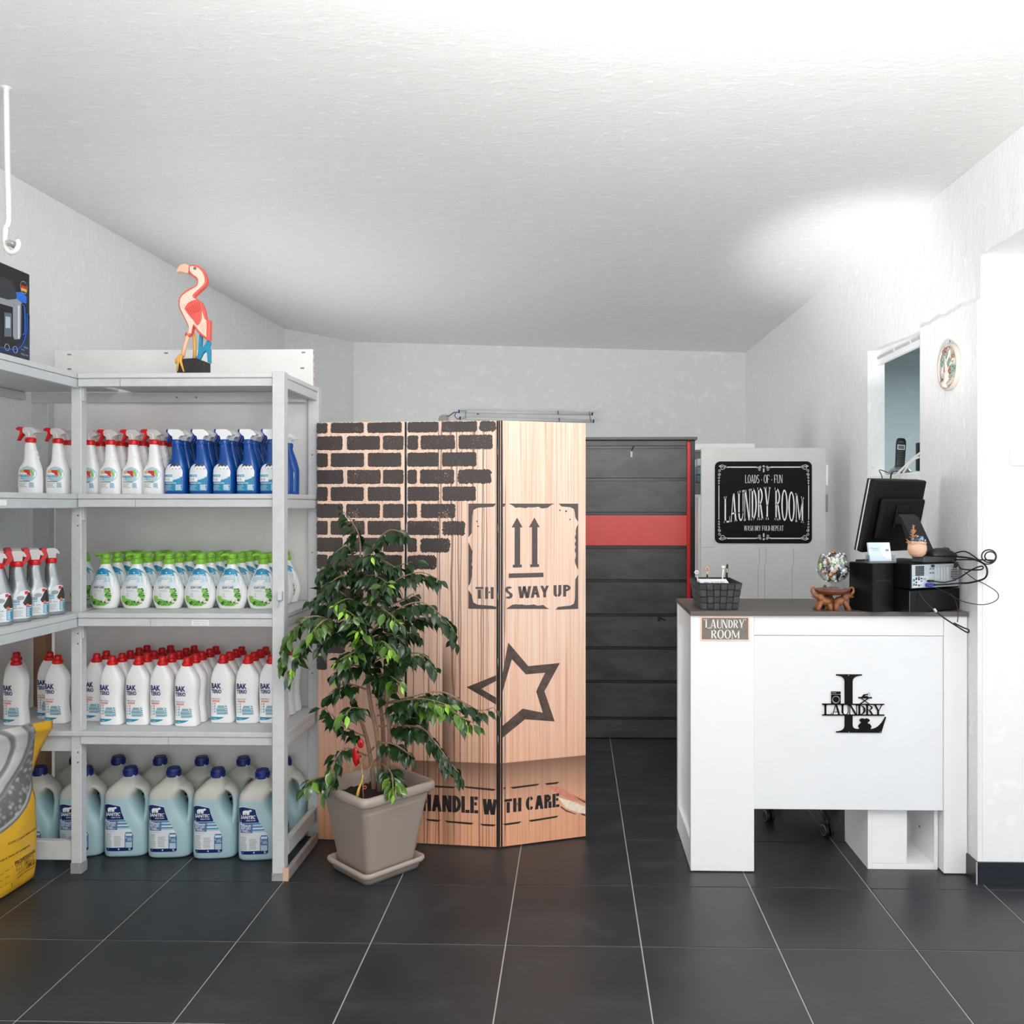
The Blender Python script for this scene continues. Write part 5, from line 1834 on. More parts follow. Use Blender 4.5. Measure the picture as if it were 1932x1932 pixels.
for i, p in enumerate(pts):
    rgb, nm = CC[rnd.randrange(len(CC))]
    if nm not in cmesh:
        mb = MB().sphere((0, 0, 0), .0105, .0078, .0068, 10, 6, mat('candy_' + nm, rgb, .25))
        for s in (-1, 1):
            mb.lathe([(.0018, .0098), (.0062, .0150), (.0054, .0160), (.001, .0105)], 8, mat('candy_' + nm, rgb, .25), (0, 0, 0), (True, True), Matrix.Rotation(R(90 * s), 4, 'Y'))
        if nm == 'white':
            mb.sphere((0, -.0045, .0038), .0048, .0036, .0036, 8, 5, mat('candy_dot', (206, 110, 60), .3))
        cmesh[nm] = mb.mesh('wrapped_candy')
    o = bpy.data.objects.new('wrapped_candy', cmesh[nm])
    C.objects.link(o)
    o.location = Vector((EX + .004, EY, ZB)) + p
    o.rotation_euler = (rnd.uniform(0, 6), rnd.uniform(0, 6), rnd.uniform(0, 6))
    where = ('near the rim' if p.z > .115 else 'low' if p.z < .066 else 'halfway up') + ', ' + ('left' if p.x < -.018 else 'right' if p.x > .018 else 'middle') + (' front' if p.y < 0 else ' back')
    tag(o, '%s wrapped candy in the stemmed glass bowl, %s' % (nm, where), 'candy', '%s candies in the glass bowl, %s' % (nm, where))

# --- cash drawer, printer, computer and monitor
CX0, CY0, RZ = 1.296, 3.345, R(25)
BLK = grainy('black_steel', (9, 9, 10), .5, 200, .2)
BLK.node_tree.nodes['Principled BSDF'].inputs['Specular IOR Level'].default_value = .25
cd = thing('cash_drawer', 'flat black steel cash drawer jutting over the counter edge under the computer', 'cash drawer', (CX0, CY0, ZT), RZ)
MB().box(0, .268, 0, .29, .004, .088, BLK, .002).build('case', None, cd)
mb = MB()
for x, y in ((.02, .05), (.24, .05), (.02, .27), (.24, .27)):
    mb.cyl((x, y, 0), (x, y, .005), .009, 10, BLACKP)
mb.build('foot', None, cd)
MB().box(-.0008, .0005, -.0012, .0008, .005, .087, mat('worn_steel_edge', (120, 122, 126), .35, .7)).build('edge_trim', None, cd)
pr = thing('receipt_printer', 'black box printer beside the cash drawer with a card holder on top', 'printer', (CX0, CY0, ZT), RZ)
MB().box(-.113, -.004, .075, .205, .001, .192, BLK, .004).build('case', None, pr)
MB().box(-.10, -.016, .0735, .0752, .12, .128, mat('dark_slot', (8, 8, 9), .6)).build('paper_slot', None, pr)
# computer
ZP = ZT + .0885
pc = thing('desktop_computer', 'black desktop computer lying on the cash drawer, its port side showing', 'computer', (CX0, CY0, ZP), RZ)
MB().box(.008, .266, .002, .30, .004, .104, BLK, .003).build('case', None, pc)
BPL = mat('zinc_plate', (190, 196, 202), .35, .55)
HOLE = mat('vent_black', (14, 15, 24), .6)
mb = MB().box(.0125, .262, -.0008, .0025, .009, .099, BPL, .0005)
mb.build('back_plate', None, pc)
mb = MB()
for i in range(11):
    for j in range(7):
        mb.box(.030 + i * .0042, .0332 + i * .0042, -.0016, -.0007, .056 + j * .0056, .0605 + j * .0056, HOLE)
for i in range(8):
    for j in range(8):
        if (i - 3.5) ** 2 + (j - 3.5) ** 2 < 15:
            mb.box(.217 + i * .0052 + (j % 2) * .0025, .2203 + i * .0052 + (j % 2) * .0025, -.0016, -.0007, .030 + j * .0072, .0342 + j * .0072, HOLE)
mb.build('vent', None, pc)
mb = MB().box(.0135, .099, -.0018, -.0006, .012, .053, mat('io_plate', (206, 208, 214), .4, .3))
for z in (.019, .036):
    mb.cyl((.0215, -.0016, z + .004), (.0215, -.003, z + .004), .0055, 12, mat('ps2_port', (70, 120, 130), .4))
for x, z, w_, h_ in ((.030, .04, .007, .01), (.030, .028, .007, .006), (.030, .018, .007, .006), (.043, .039, .008, .008), (.043, .016, .008, .006), (.042, .048, .003, .005), (.048, .048, .003, .005), (.056, .042, .003, .006), (.061, .042, .003, .006), (.056, .033, .003, .004), (.061, .033, .003, .004), (.056, .018, .002, .004)):
    mb.box(x, x + w_, -.0028, -.0015, z, z + h_, HOLE)
mb.box(.068, .083, -.004, -.0015, .040, .047, mat('serial_port', (176, 180, 184), .3, .7), .002)
mb.build('port', None, pc)
for i in range(5):
    MB().box(.136 + i * .0155, .1475 + i * .0155, -.0026, -.0006, .018, .088, mat('zinc_bright', (208, 212, 214), .3, .6), .0008).build('slot_cover', None, pc)
mb = MB()
for x in (.104, .118):
    for z in (.062, .078):
        mb.box(x, x + .010, -.0018, -.0006, z, z + .007, mat('zinc_dark', (120, 126, 132), .4, .5))
mb.box(.134, .235, -.0032, -.0006, .09, .097, mat('zinc_bright', (208, 212, 214), .3, .6), .001)
mb.cyl((.118, -.001, .093), (.118, -.009, .093), .0055, 10, mat('thumb_screw', (60, 60, 62), .35, .6))
mb.cyl((.128, -.001, .0925), (.128, -.005, .0925), .004, 10, BPL)
mb.build('bracket', None, pc)
mb = MB().box(.078, .104, -.022, -.002, .012, .026, mat('vga_blue', (10, 60, 160), .4), .003)
mb.cyl((.104, -.012, .019), (.118, -.013, .019), .005, 8, BLACKP)
mb.build('video_plug', None, pc)
MB().box(.088, .112, -.018, -.002, .030, .039, BLACKP, .002).build('plug', None, pc)
MB().box(.232, .246, -.012, -.001, .085, .099, BLACKP, .002).build('power_plug', None, pc)
ZC = ZP + .104
# monitor: built in its own frame, seen from behind
MZ = R(33)
mo = thing('monitor', 'black flat monitor seen from behind, tilted on its wedge stand', 'monitor', (1.162, 3.559, ZC), MZ)
tilt = math.atan2(.068, .30)
MT = Matrix.Translation((0, 0, .038)) @ Matrix.Rotation(tilt, 4, 'X')
MB().box(0, .335, -.028, .0, 0, .306, BLK, .008, MT).build('housing', None, mo)
MB().box(.001, .334, .0005, .016, .001, .305, mat('piano_black', (10, 10, 11), .15), .004, MT).build('screen_frame', None, mo)
MB().box(-.0012, .001, -.0025, .003, .004, .302, mat('silver_clip', (214, 214, 214), .3, .6), 0, MT).build('edge_trim', None, mo)
MB().box(.012, .323, .0155, .0168, .014, .292, mat('dark_screen', (12, 13, 16), .12), 0, MT).build('screen', None, mo)
mb = MB().box(.045, .320, -.052, -.027, .055, .232, BLK, .012, MT)
mb.build('rear_cover', None, mo)
mb = MB().box(.130, .235, -.058, -.051, .10, .205, BLK, .003, MT)
for x in (.138, .155, .17, .21, .225):
    for z in (.196, .188):
        mb.cyl(tuple(MT @ Vector((x, -.058, z))), tuple(MT @ Vector((x, -.0588, z))), .0016, 6, HOLE)
mb.build('mount_plate', None, mo)
mb = MB()
a0 = MT @ Vector((0, -.058, .165))
prf = [(a0.y, a0.z), (a0.y - .012, a0.z + .004), (a0.y - .030, a0.z - .010), (a0.y - .112, .02), (a0.y - .110, .0), (a0.y - .085, .0), (a0.y - .028, a0.z - .035), (a0.y, a0.z - .035)]
vs = [(x, y, z) for x in (.125, .235) for y, z in prf]
n_ = len(prf)
mb.add(vs, [list(range(n_))[::-1], list(range(n_, 2 * n_))] + [(i, (i + 1) % n_, n_ + (i + 1) % n_, n_ + i) for i in range(n_)], mat('stand_black', (34, 34, 36), .45))
mb.build('stand', None, mo)
# grey plate under mouse and trinkets
kb = thing('base_plate', 'flat dark grey plate on the computer, below the mouse', 'plate', (CX0, CY0, ZC + .001), RZ)
MB().box(.085, .262, .008, .070, 0, .022, grainy('graphite_plate', (66, 66, 70), .5, 120, .1), .004).build('plate', None, kb)
ms = thing('computer_mouse', 'black computer mouse resting on the grey plate, cable trailing right', 'mouse', (1.470, 3.462, ZC + .0235), R(10))
mb = MB()
rows = [(-.055, .020, .010), (-.048, .028, .022), (-.025, .033, .033), (.005, .033, .033), (.032, .030, .025), (.05, .026, .015), (.057, .02, .008)]
mb.loft([[(x, hw * cos(pi * j / 12), max(.0, hz * sin(pi * j / 12))) for j in range(13)] for x, hw, hz in rows], mat('mouse_black', (32, 33, 36), .4), (True, True), True, True)
mb.build('body', None, ms)
MB().tube([(.01, 0, .0335), (.022, 0, .032), (.032, 0, .027)], .003, 8, mat('mouse_wheel', (70, 72, 76), .4)).build('wheel', None, ms)
# card holder
hx = thing('card_holder', 'clear acrylic holder with white business cards on the black printer', 'card holder', (1.206, 3.409, ZT + .1925), R(8))
ACR = thin_glass('acrylic', (.90, .93, .95))
mb = MB()
mb.box(-.055, .055, -.026, .026, 0, .004, ACR, .001)
mb.box(-.055, .055, -.026, -.022, .004, .022, ACR, .001)
mb.box(-.055, .055, .012, .016, .004, .038, ACR, .001)
mb.box(-.055, -.051, -.022, .012, .004, .03, ACR)
mb.box(.051, .055, -.022, .012, .004, .03, ACR)
mb.build('holder', None, hx)
cm_ = Matrix.Translation((0, .0, .006)) @ Matrix.Rotation(R(-14), 4, 'X')
bc = thing('business_card', 'pale blue and white business cards standing in the clear holder', 'card', (1.206, 3.409, ZT + .1925), R(8))
MB().box(-.045, .045, -.006, .004, 0, .074, mat('card_blue', (208, 222, 232), .5), 0, cm_).build('card', None, bc)
mb = MB()
pw = mat('paper', (246, 246, 246), .7)
arc_ = [(.045, .074 - .002)] + [(.045 - .04 * cos(R(a_)), .040 + .036 * sin(R(a_))) for a_ in range(70, -71, -14)] + [(.045, .008)]
mb.prism(arc_, -.0068, -.0062, pw, cm_)
put_text(mb, "Mama's", -.034, -.002, .046, .054, BLUI, lambda x, z: -.0068)
put_text(mb, 'laundry', -.031, -.006, .038, .042, BLUI, lambda x, z: -.0068)
mb2_ = MB()
mb2_.add(mb.v[-0:] if False else mb.v, mb.f, None)
mb.v = [tuple(cm_ @ Vector(q)) if i >= 2 * len(arc_) else q for i, q in enumerate(mb.v)]
mb.box(.024, .038, -.0072, -.0068, .038, .047, BLUI, 0, cm_)
mb.build('print', None, bc)
# terracotta ball with shells
ob = thing('potted_ornament', 'peach ball ornament with dried sprig and blue beads before the monitor stand', 'ornament', (1.352, 3.412, ZC + .023), 0)
MB().lathe([(.014, .0), (.02, .001), (.031, .012), (.0365, .03), (.035, .045), (.029, .057), (.024, .062), (.001, .06)], 24, grainy('peach_clay', (238, 190, 160), .6, 200, .06, .2)).build('pot', None, ob)
mb = MB()
rnd = random.Random(2)
mb.tube([(.030 * cos(i * pi / 8), .030 * sin(i * pi / 8), .056 + .003 * sin(i * 1.3)) for i in range(17)], .003, 6, mat('raffia', (214, 180, 156), .7))
mb.tube([(.034 * cos(i * pi / 8 + .2), .034 * sin(i * pi / 8 + .2), .053 + .004 * cos(i * 1.7)) for i in range(17)], .0016, 5, mat('raffia', (214, 180, 156), .7))
mb.build('raffia_tie', None, ob)
mb = MB()
for i in range(46):
    r_, a_ = .026 * math.sqrt(rnd.random()), rnd.uniform(0, 6.28)
    mb.sphere((r_ * cos(a_) + .004, r_ * sin(a_), .062 + .018 * (1 - (r_ / .027) ** 2) * rnd.random() + .004), .0042, nu=7, nv=5, m=mat('bead_' + 'abcd'[i % 4], ((214, 206, 200), (40, 130, 190), (120, 176, 206), (74, 66, 66))[i % 4], .3))
o = mb.build('beads', None, ob)
mb = MB().tube([(-.012, 0, .06), (-.016, 0, .085), (-.012, 0, .118)], .0013, 5, mat('dried_sprig', (206, 146, 108), .8))
for i in range(40):
    z = .070 + .050 * rnd.random()
    a_ = rnd.uniform(0, 6.28)
    l = .014 * (1 - (z - .07) / .058) + .003
    mb.tube([(-.014, 0, z), (-.014 + l * cos(a_), l * .5 * sin(a_), z + .008)], [.0016, .0008], 5, mat('dried_sprig', (206, 146, 108), .8))
for i in range(8):
    mb.tube([(-.028, -.012, .056), (-.046 - .008 * rnd.random(), -.02, .05 + .022 * rnd.random())], [.002, .0008], 5, mat('dried_sprig', (180, 120, 90), .8))
mb.build('dried_sprig', None, ob)
# cables
CAB = mat('black_cable', (20, 20, 22), .4)


def cable(name, label, pts, r, k=8):
    o = MB().tube(smooth_curve(pts, k), r, 7, CAB).build(name)
    return tag(o, label, 'cable')


Lc = lambda x, y, z: tuple(Matrix.Translation((CX0, CY0, 0)) @ Matrix.Rotation(RZ, 4, 'Z') @ Vector((x, y, z)))
cable('cable', 'thick black cable running from the blue plug up to the coil', [Lc(.116, -.014, ZP + .019), Lc(.16, -.03, ZP + .021), Lc(.205, -.055, ZP + .026), (1.53, 3.345, ZP + .032), (1.565, 3.300, ZP + .055), (1.565, 3.298, ZP + .10), (1.535, 3.34, ZP + .124), Lc(.225, -.01, ZP + .128)], .0036)
cable('cable', 'black cable rising from the lower plug across the fan grille', [Lc(.110, -.014, ZP + .034), Lc(.15, -.035, ZP + .030), Lc(.195, -.055, ZP + .045), (1.535, 3.335, ZP + .085), (1.555, 3.303, ZP + .098), (1.548, 3.302, ZP + .085), Lc(.225, -.05, ZP + .080), Lc(.222, -.03, ZP + .10), Lc(.215, -.005, ZP + .114)], .0028)
pts = [(1.571 + (.037 - .0006 * i) * cos(i * 2 * pi / 11.3), 3.300 - .0009 * i, ZP + .136 + (.034 - .0006 * i) * sin(i * 2 * pi / 11.3)) for i in range(7, 33)]
cable('cable', 'coiled black mouse cable looped beside the wall', [(1.515, 3.474, ZC + .03), (1.535, 3.40, ZC + .045)] + pts + [(1.535, 3.35, ZP + .12), Lc(.23, -.01, ZP + .115)], .0026, 4)
cable('cable', 'thin black cable hanging in a wide loop by the wall', [Lc(.235, -.05, ZP + .07), (1.54, 3.33, ZP + .045), (1.562, 3.295, ZP + .03), (1.598, 3.275, ZP + .0), (1.592, 3.27, ZP - .028), (1.54, 3.27, ZP - .045), Lc(.18, -.09, ZP - .040), Lc(.14, -.06, ZP - .012), Lc(.10, -.03, ZP + .012)], .0016)
cable('cable', 'black cable with a looped end dangling over the counter edge', [Lc(.045, -.004, ZT + .078), Lc(.055, -.02, ZT + .05), Lc(.075, -.045, ZT + .018), Lc(.105, -.065, ZT - .012), Lc(.145, -.085, ZT - .042), Lc(.185, -.10, ZT - .068), Lc(.196, -.104, ZT - .070), Lc(.194, -.104, ZT - .060), Lc(.175, -.098, ZT - .052), Lc(.14, -.085, ZT - .034)], .003)
cable('cable', 'thin strap of cable falling from the computer to the looped end', [Lc(.185, -.03, ZT + .075), Lc(.18, -.06, ZT + .04), Lc(.165, -.082, ZT + .0), Lc(.152, -.09, ZT - .03)], .0018)
o = MB().box(-.008, .008, -.004, .004, -.004, .004, mat('cable_tag', (214, 206, 196), .6), .001).build('cable_tag')
o.location, o.rotation_euler = Lc(.078, -.052, ZT + .014), (0, R(50), RZ)
tag(o, 'small pale tag clipped on the dangling looped cable', 'cable tag')
# ================================================================== back of the room
SLATP = mat('slatwall_grey', (78, 77, 76), .38)
t = NT(SLATP)
v = t.coords('Object', (1, 1, 2.5))
a = t.noise(v, 3.2, 6, .6, .6)
b = t.noise(v, 14, 4, .6)
t.link(t.mix(t.ramp(t.math('ADD', t.math('MULTIPLY', a, .8), t.math('MULTIPLY', b, .2)), [(.38, (0, 0, 0)), (.62, (1, 1, 1))]), lin((58, 56, 55)), lin((84, 82, 81))), t.p.inputs['Base Color'])
RAIL = mat('slat_rail', (34, 34, 36), .35)
REDPANEL = grainy('red_panel', (226, 84, 74), .42, 6, .04)
sw = thing('slatwall_stand', 'tall dark grey slatted display stand with one red board and red side strip', 'display stand', (.2, 5.4, 0))
ZG = [1.822, 1.620, 1.407, 1.197, .986, .772, .565, .355, .125]
XA, XB, YS_ = -.46, .700, 5.362
P('backing', sw, XA, .745, 5.385, 5.43, .0, 1.866, m=RAIL)
prev = 1.864
for i, z in enumerate(ZG):
    P('slat', sw, XA, XB, YS_, 5.384, z + .010, prev, m=REDPANEL if i == 3 else SLATP, c=.0015)
    mb = MB().box(XA, XB, YS_ + .012, 5.384, z - .010, z + .010, RAIL)
    mb.box(XA, XB, YS_ + .003, YS_ + .011, z - .0015, z + .002, mat('rail_edge', (70, 70, 72), .3, .5))
    part(mb, 'rail', sw)
    prev = z - .010
P('slat', sw, XA, XB, YS_, 5.384, .004, prev, m=SLATP, c=.0015)
P('side_strip', sw, .7005, .7215, 5.345, 5.384, .0, 1.855, m=mat('red_side_strip', (214, 14, 20), .4), c=.001)
P('side_post', sw, .722, .750, 5.35, 5.43, .0, 1.862, m=mat('dark_post', (40, 40, 43), .4), c=.002)
P('cap', sw, XA - .01, .762, 5.33, 5.44, 1.867, 1.884, m=mat('cap_grey', (88, 87, 86), .4), c=.001)
HK = mat('hook_steel', (120, 122, 124), .35, .8)
h1 = thing('display_hook', 'pale metal hook hanging on the top slat of the dark stand', 'hook', (.355, 5.36, 1.79))
mb = MB().box(-.007, .007, -.004, -.0005, -.03, .012, mat('hook_plate', (150, 148, 144), .4, .5), .001)
mb.build('plate', None, h1)
MB().tube([(.0, -.004, .008), (.008, -.05, .03), (.014, -.09, .044)], .0035, 8, HK).build('prong', None, h1)
h2 = thing('display_hook', 'small dark hook low on the dark stand, above the counter', 'hook', (.527, 5.36, .755))
MB().box(-.009, .009, -.004, -.0005, -.018, .018, RAIL, .001).build('plate', None, h2)
MB().tube([(0, -.004, .006), (.012, -.04, .0), (.030, -.075, -.006), (.032, -.078, .004)], .004, 8, RAIL).build('prong', None, h2)

# grey cabinet with the enamel sign
STEELC = grainy('grey_cabinet_steel', (206, 206, 204), .32, 4, .05)
cb = thing('steel_cabinet', 'pale grey steel cabinet behind the counter bearing the black laundry sign', 'cabinet', (1.07, 5.2, 0))
P('body', cb, .785, 1.43, 4.932, 5.20, .0, 1.775, m=STEELC, c=.004)
P('lower_body', cb, .712, .784, 4.934, 5.05, .0, 1.505, m=STEELC, c=.002)
P('door', cb, .722, 1.428, 4.90, 4.93, .05, 1.786, m=STEELC, c=.004)
mb = MB()
SCR = mat('scratch_grey', (120, 116, 112), .6)
for x, za, zb in ((1.052, 1.22, .9), (1.09, 1.225, .9), (1.245, 1.21, .9)):
    mb.box(x - .0008, x + .0008, 4.8995, 4.9002, (za + zb) / 2 + .06, za, SCR)
    mb.box(x - .0008 - .008, x + .0008 - .008, 4.8995, 4.9002, zb, (za + zb) / 2 + .06, SCR)
mb.box(.722, .80, 4.8995, 4.9002, 1.218, 1.2195, SCR, 0)
o = mb.build('scratch', None, cb)
o.location = (-1.07, -5.2, 0)
o['kind'] = 'stuff'
P('hinge', cb, 1.429, 1.442, 4.905, 4.925, 1.42, 1.52, m=mat('cabinet_hinge', (150, 148, 146), .4, .5), c=.002)
P('handle', cb, 1.428, 1.441, 4.895, 4.925, 1.57, 1.69, m=LACQ, c=.005)

sn = thing('sign', 'black tin sign reading LOADS OF FUN LAUNDRY ROOM on the grey cabinet', 'sign', (1.0735, 4.8985, 1.4755))
SW_, SH_ = .2745, .2335
mb = MB()
SIGNB = grainy('sign_black', (13, 14, 15), .6, 60, .2)
SIGNB.node_tree.nodes['Principled BSDF'].inputs['Specular IOR Level'].default_value = .15
out = []
for cx, cz, a0 in ((SW_ - .03, SH_ - .03, 0), (-SW_ + .03, SH_ - .03, 90), (-SW_ + .03, -SH_ + .03, 180), (SW_ - .03, -SH_ + .03, 270)):
    out += [(cx + .03 * cos(R(a0 + i * 15)), cz + .03 * sin(R(a0 + i * 15))) for i in range(7)]
mb.prism(out, -.003, 0, SIGNB)
mb.build('board', None, sn)
CHALK = grainy('chalk_white', (232, 232, 228), .5, 160, .1)
fs_ = lambda x, z: -.0036
# drawing of the sign in its 1932 wide crop: x 80..1845, z 97..1590
sx_ = lambda x: (x - 962.5) / 882.5 * SW_
sz_ = lambda z: (843.5 - z) / 746.5 * SH_
mb = MB()
put_word(mb, 'LOADS . OF . FUN', sx_(628), sx_(1312), sz_(494), sz_(342), CHALK, fs_, space=.03, T=.13, t=.05, ser=.05)


def arch(u, b):
    top = [(0, 740), (.07, 720), (.2, 630), (.32, 600), (.42, 570), (.52, 562), (.62, 566), (.70, 590), (.80, 625), (.88, 660), (1, 755)]
    bot = [(0, 1218), (.15, 1190), (.35, 1170), (.55, 1160), (.75, 1178), (.9, 1200), (1, 1222)]

    def lk(tb):
        for (a_, p), (c_, q) in zip(tb, tb[1:]):
            if u <= c_ + 1e-9:
                return p + (q - p) * (u - a_) / (c_ - a_)
        return tb[-1][1]
    z = lk(bot) + (lk(top) - lk(bot)) * b
    return sx_(245 + u * 1450), sz_(z)


put_word(mb, 'LAUNDRY ROOM', 0, 1, 0, 1, CHALK, fs_, warp=arch, space=.06, T=.16, t=.06, ser=.06)
put_word(mb, 'WASH DRY FOLD REPEAT', sx_(612), sx_(1328), sz_(1360), sz_(1266), CHALK, fs_, space=.05, T=.16, t=.055, ser=.04)
mb.build('lettering', None, sn)
mb = MB()


def barq(x0, x1, z0, z1):
    mb.prism([(sx_(x0), sz_(z1)), (sx_(x1), sz_(z1)), (sx_(x1), sz_(z0)), (sx_(x0), sz_(z0))], -.0037, -.0032, CHALK, None, False)


for x0, x1 in ((300, 840), (1095, 1640)):
    barq(x0, x1, 192, 212)
    barq(x0, x1, 1488, 1508)
for x in (145, 1778):
    barq(x, x + 14, 530, 1160)


def curl(cx, cz, r, a0, turns, sx2, sz2, w_=7):
    pts_ = []
    n_ = int(10 * turns) + 2
    for i in range(n_):
        q = i / (n_ - 1)
        a_ = R(a0) + turns * 2 * pi * q
        rr = r * (1 - .8 * q)
        pts_.append((sx_(cx + sx2 * rr * cos(a_)), -.0035, sz_(cz + sz2 * rr * sin(a_))))
    mb.tube(pts_, .0012 * w_ / 7, 5, CHALK, True, None, True)


for cx, cz, sx2, sz2 in ((215, 210, 1, 1), (1720, 210, -1, 1), (215, 1480, 1, -1), (1720, 1480, -1, -1)):
    curl(cx, cz, 55, 200, 1.5, sx2, sz2, 10)
    curl(cx + 55 * sx2, cz - 20 * sz2, 26, 20, 1.3, sx2, sz2)
    curl(cx - 45 * sx2, cz + 55 * sz2, 30, 100, 1.3, sx2, sz2)
    curl(cx - 48 * sx2, cz + 125 * sz2, 30, 90, 1.4, sx2, sz2, 9)
    curl(cx - 55 * sx2, cz + 185 * sz2, 22, 90, 1.2, sx2, sz2)
    curl(cx - 58 * sx2, cz + 240 * sz2, 20, 80, 1.2, sx2, sz2)
    curl(cx - 58 * sx2, cz + 285 * sz2, 16, 80, 1.2, sx2, sz2)
    curl(cx - 40 * sx2, cz - 20 * sz2, 22, 160, 1.2, sx2, sz2)
for zc, sz2 in ((205, 1), (1495, -1)):
    for s in (-1, 1):
        curl(968 + 66 * s, zc - 6 * sz2, 26, 0, 1.4, s, sz2, 9)
        curl(968 + 72 * s, zc + 42 * sz2, 24, -60, 1.2, s, sz2)
        curl(968 + 112 * s, zc, 16, 0, 1.2, s, sz2)
        barq(968 + 8 * s - 5, 968 + 8 * s + 5, *(sorted((zc + 20 * sz2, zc + 90 * sz2))))
    curl(968, zc - 22 * sz2, 22, 0, 1.2, 1, sz2, 10)
mb.build('ornament', None, sn)

# white rack with folded linen, glimpsed between stand and cabinet
rk = thing('storage_rack', 'white shelf rack with folded linen glimpsed between dark stand and grey cabinet', 'rack', (.98, 5.75, 0))
P('top_board', rk, .775, 1.19, 5.68, 5.95, 1.826, 1.868, m=LACQ, c=.002)
P('post', rk, .782, .80, 5.72, 5.74, 0, 1.826, m=mat('rack_grey', (150, 150, 150), .5))
P('post', rk, 1.16, 1.18, 5.72, 5.74, 0, 1.826, m=mat('rack_grey', (150, 150, 150), .5))
P('shelf_board', rk, .78, 1.19, 5.70, 5.95, 1.535, 1.607, m=mat('rack_shelf', (140, 138, 136), .5), c=.002)
P('back_board', rk, .78, 1.19, 5.93, 5.95, 1.607, 1.826, m=mat('rack_grey', (150, 150, 150), .5))
ln = thing('folded_linen', 'folded white and blue striped linen on the rack behind the cabinet', 'linen', (.93, 5.80, 1.608))
for i in range(3):
    MB().box(-.12, .20, -.08, .10, i * .055, i * .055 + .053, (grainy('linen_stripe', (120, 140, 150), .9, 30, .5, 0, (1, 1, 8)), grainy('linen_blue', (150, 168, 178), .9, 30, .4, 0, (1, 1, 8)), mat('linen_white', (238, 240, 242), .9))[i], .012).build('fold', None, ln)

# fluorescent tubes on the back wall
def wall_y(x): return 7.715 + (x + 2.02) * (.18 / 3.68)


TUBEM = mat('tube_glass', (226, 230, 230), .2)
TB = mat('tube_cap_blue', (10, 60, 150), .4)
for k, (xa, za, xb, zb, lab) in enumerate(((-1.052, 2.312, .166, 2.292, 'upper blue capped fluorescent tube high on the back wall'), (-1.043, 2.250, .178, 2.226, 'lower blue capped fluorescent tube just above the folding screen'))):
    tb = thing('tube_lamp', lab, 'lamp', ((xa + xb) / 2, wall_y((xa + xb) / 2) - .045, (za + zb) / 2))
    d = Vector(((xb - xa) / 2, (wall_y(xb) - wall_y(xa)) / 2, (zb - za) / 2))
    MB().tube([-d * .985, d * .985], .0135, 14, TUBEM).build('tube', None, tb)
    for s in (-1, 1):
        MB().tube([d * (.978 * s), d * (1.0 * s)], .0148, 14, TB).build('end_cap', None, tb)
    for q in (-.72, .48):
        MB().box(d.x * q - .006, d.x * q + .006, -.004, .046, -.017, .017, mat('tube_clip', (120, 118, 114), .4), .002).build('clip', None, tb)
jb = thing('junction_box', 'round grey wall box feeding the fluorescent tubes', 'junction box', (-1.195, wall_y(-1.195), 2.243))
MB().cyl((0, .001, 0), (0, -.018, 0), .042, 24, grainy('box_grey', (178, 172, 166), .7, 120, .15)).build('cover', None, jb)
WIRE = mat('grey_wire', (96, 96, 98), .5)
wr = [(-1.165, wall_y(-1.16) - .012, 2.276), (-1.14, wall_y(-1.1) - .03, 2.272), (-1.10, wall_y(-1.1) - .035, 2.30), (-1.075, wall_y(-1.1) - .035, 2.304), (-1.056, wall_y(-1.05) - .04, 2.306)]
mb = MB().tube(smooth_curve(wr, 5), .0045, 6, WIRE)
mb.tube(smooth_curve([(-1.075, wall_y(-1.1) - .036, 2.30), (-1.085, wall_y(-1.1) - .04, 2.27), (-1.06, wall_y(-1.05) - .04, 2.244), (-1.046, wall_y(-1.05) - .045, 2.248)], 5), .004, 6, WIRE)
mb.tube([(-1.03, wall_y(-1.05) - .064, 2.314), (-.985, wall_y(-1) - .064, 2.314), (-.985, wall_y(-1) - .064, 2.247), (-1.02, wall_y(-1) - .064, 2.247)], .003, 6, WIRE)
mb.tube(smooth_curve([(.135, wall_y(.1) - .064, 2.31), (.138, wall_y(.1) - .066, 2.27), (.15, wall_y(.1) - .064, 2.215)], 5), .003, 6, WIRE)
tag(mb.build('wiring'), 'grey wire joining the round wall box and the two tubes', 'wire')
# ================================================================== left side: flamingo, boxed machine, hook, sack
FLX, FLY, FLZ = -1.507, 3.356, 1.977
kf = 3.40 / 1613.55 / 8.05   # metres per drawing unit of the figure
fx = lambda p: [((x - 470) * kf, (1790 - z) * kf) for x, z in p]
fl_ = thing('flamingo_figure', 'carved painted wooden flamingo on a black block atop the grey rack', 'figurine', (FLX, FLY, FLZ))
PINK = grainy('flamingo_pink', (250, 216, 196), .5, 90, .03)
CORAL = grainy('flamingo_coral', (232, 96, 84), .5, 60, .06)
BLUEW = mat('flamingo_reed_blue', (28, 142, 178), .5)
OCHRE = mat('flamingo_leg_ochre', (222, 168, 80), .5)
LEGP = mat('flamingo_leg_pink', (244, 190, 160), .5)


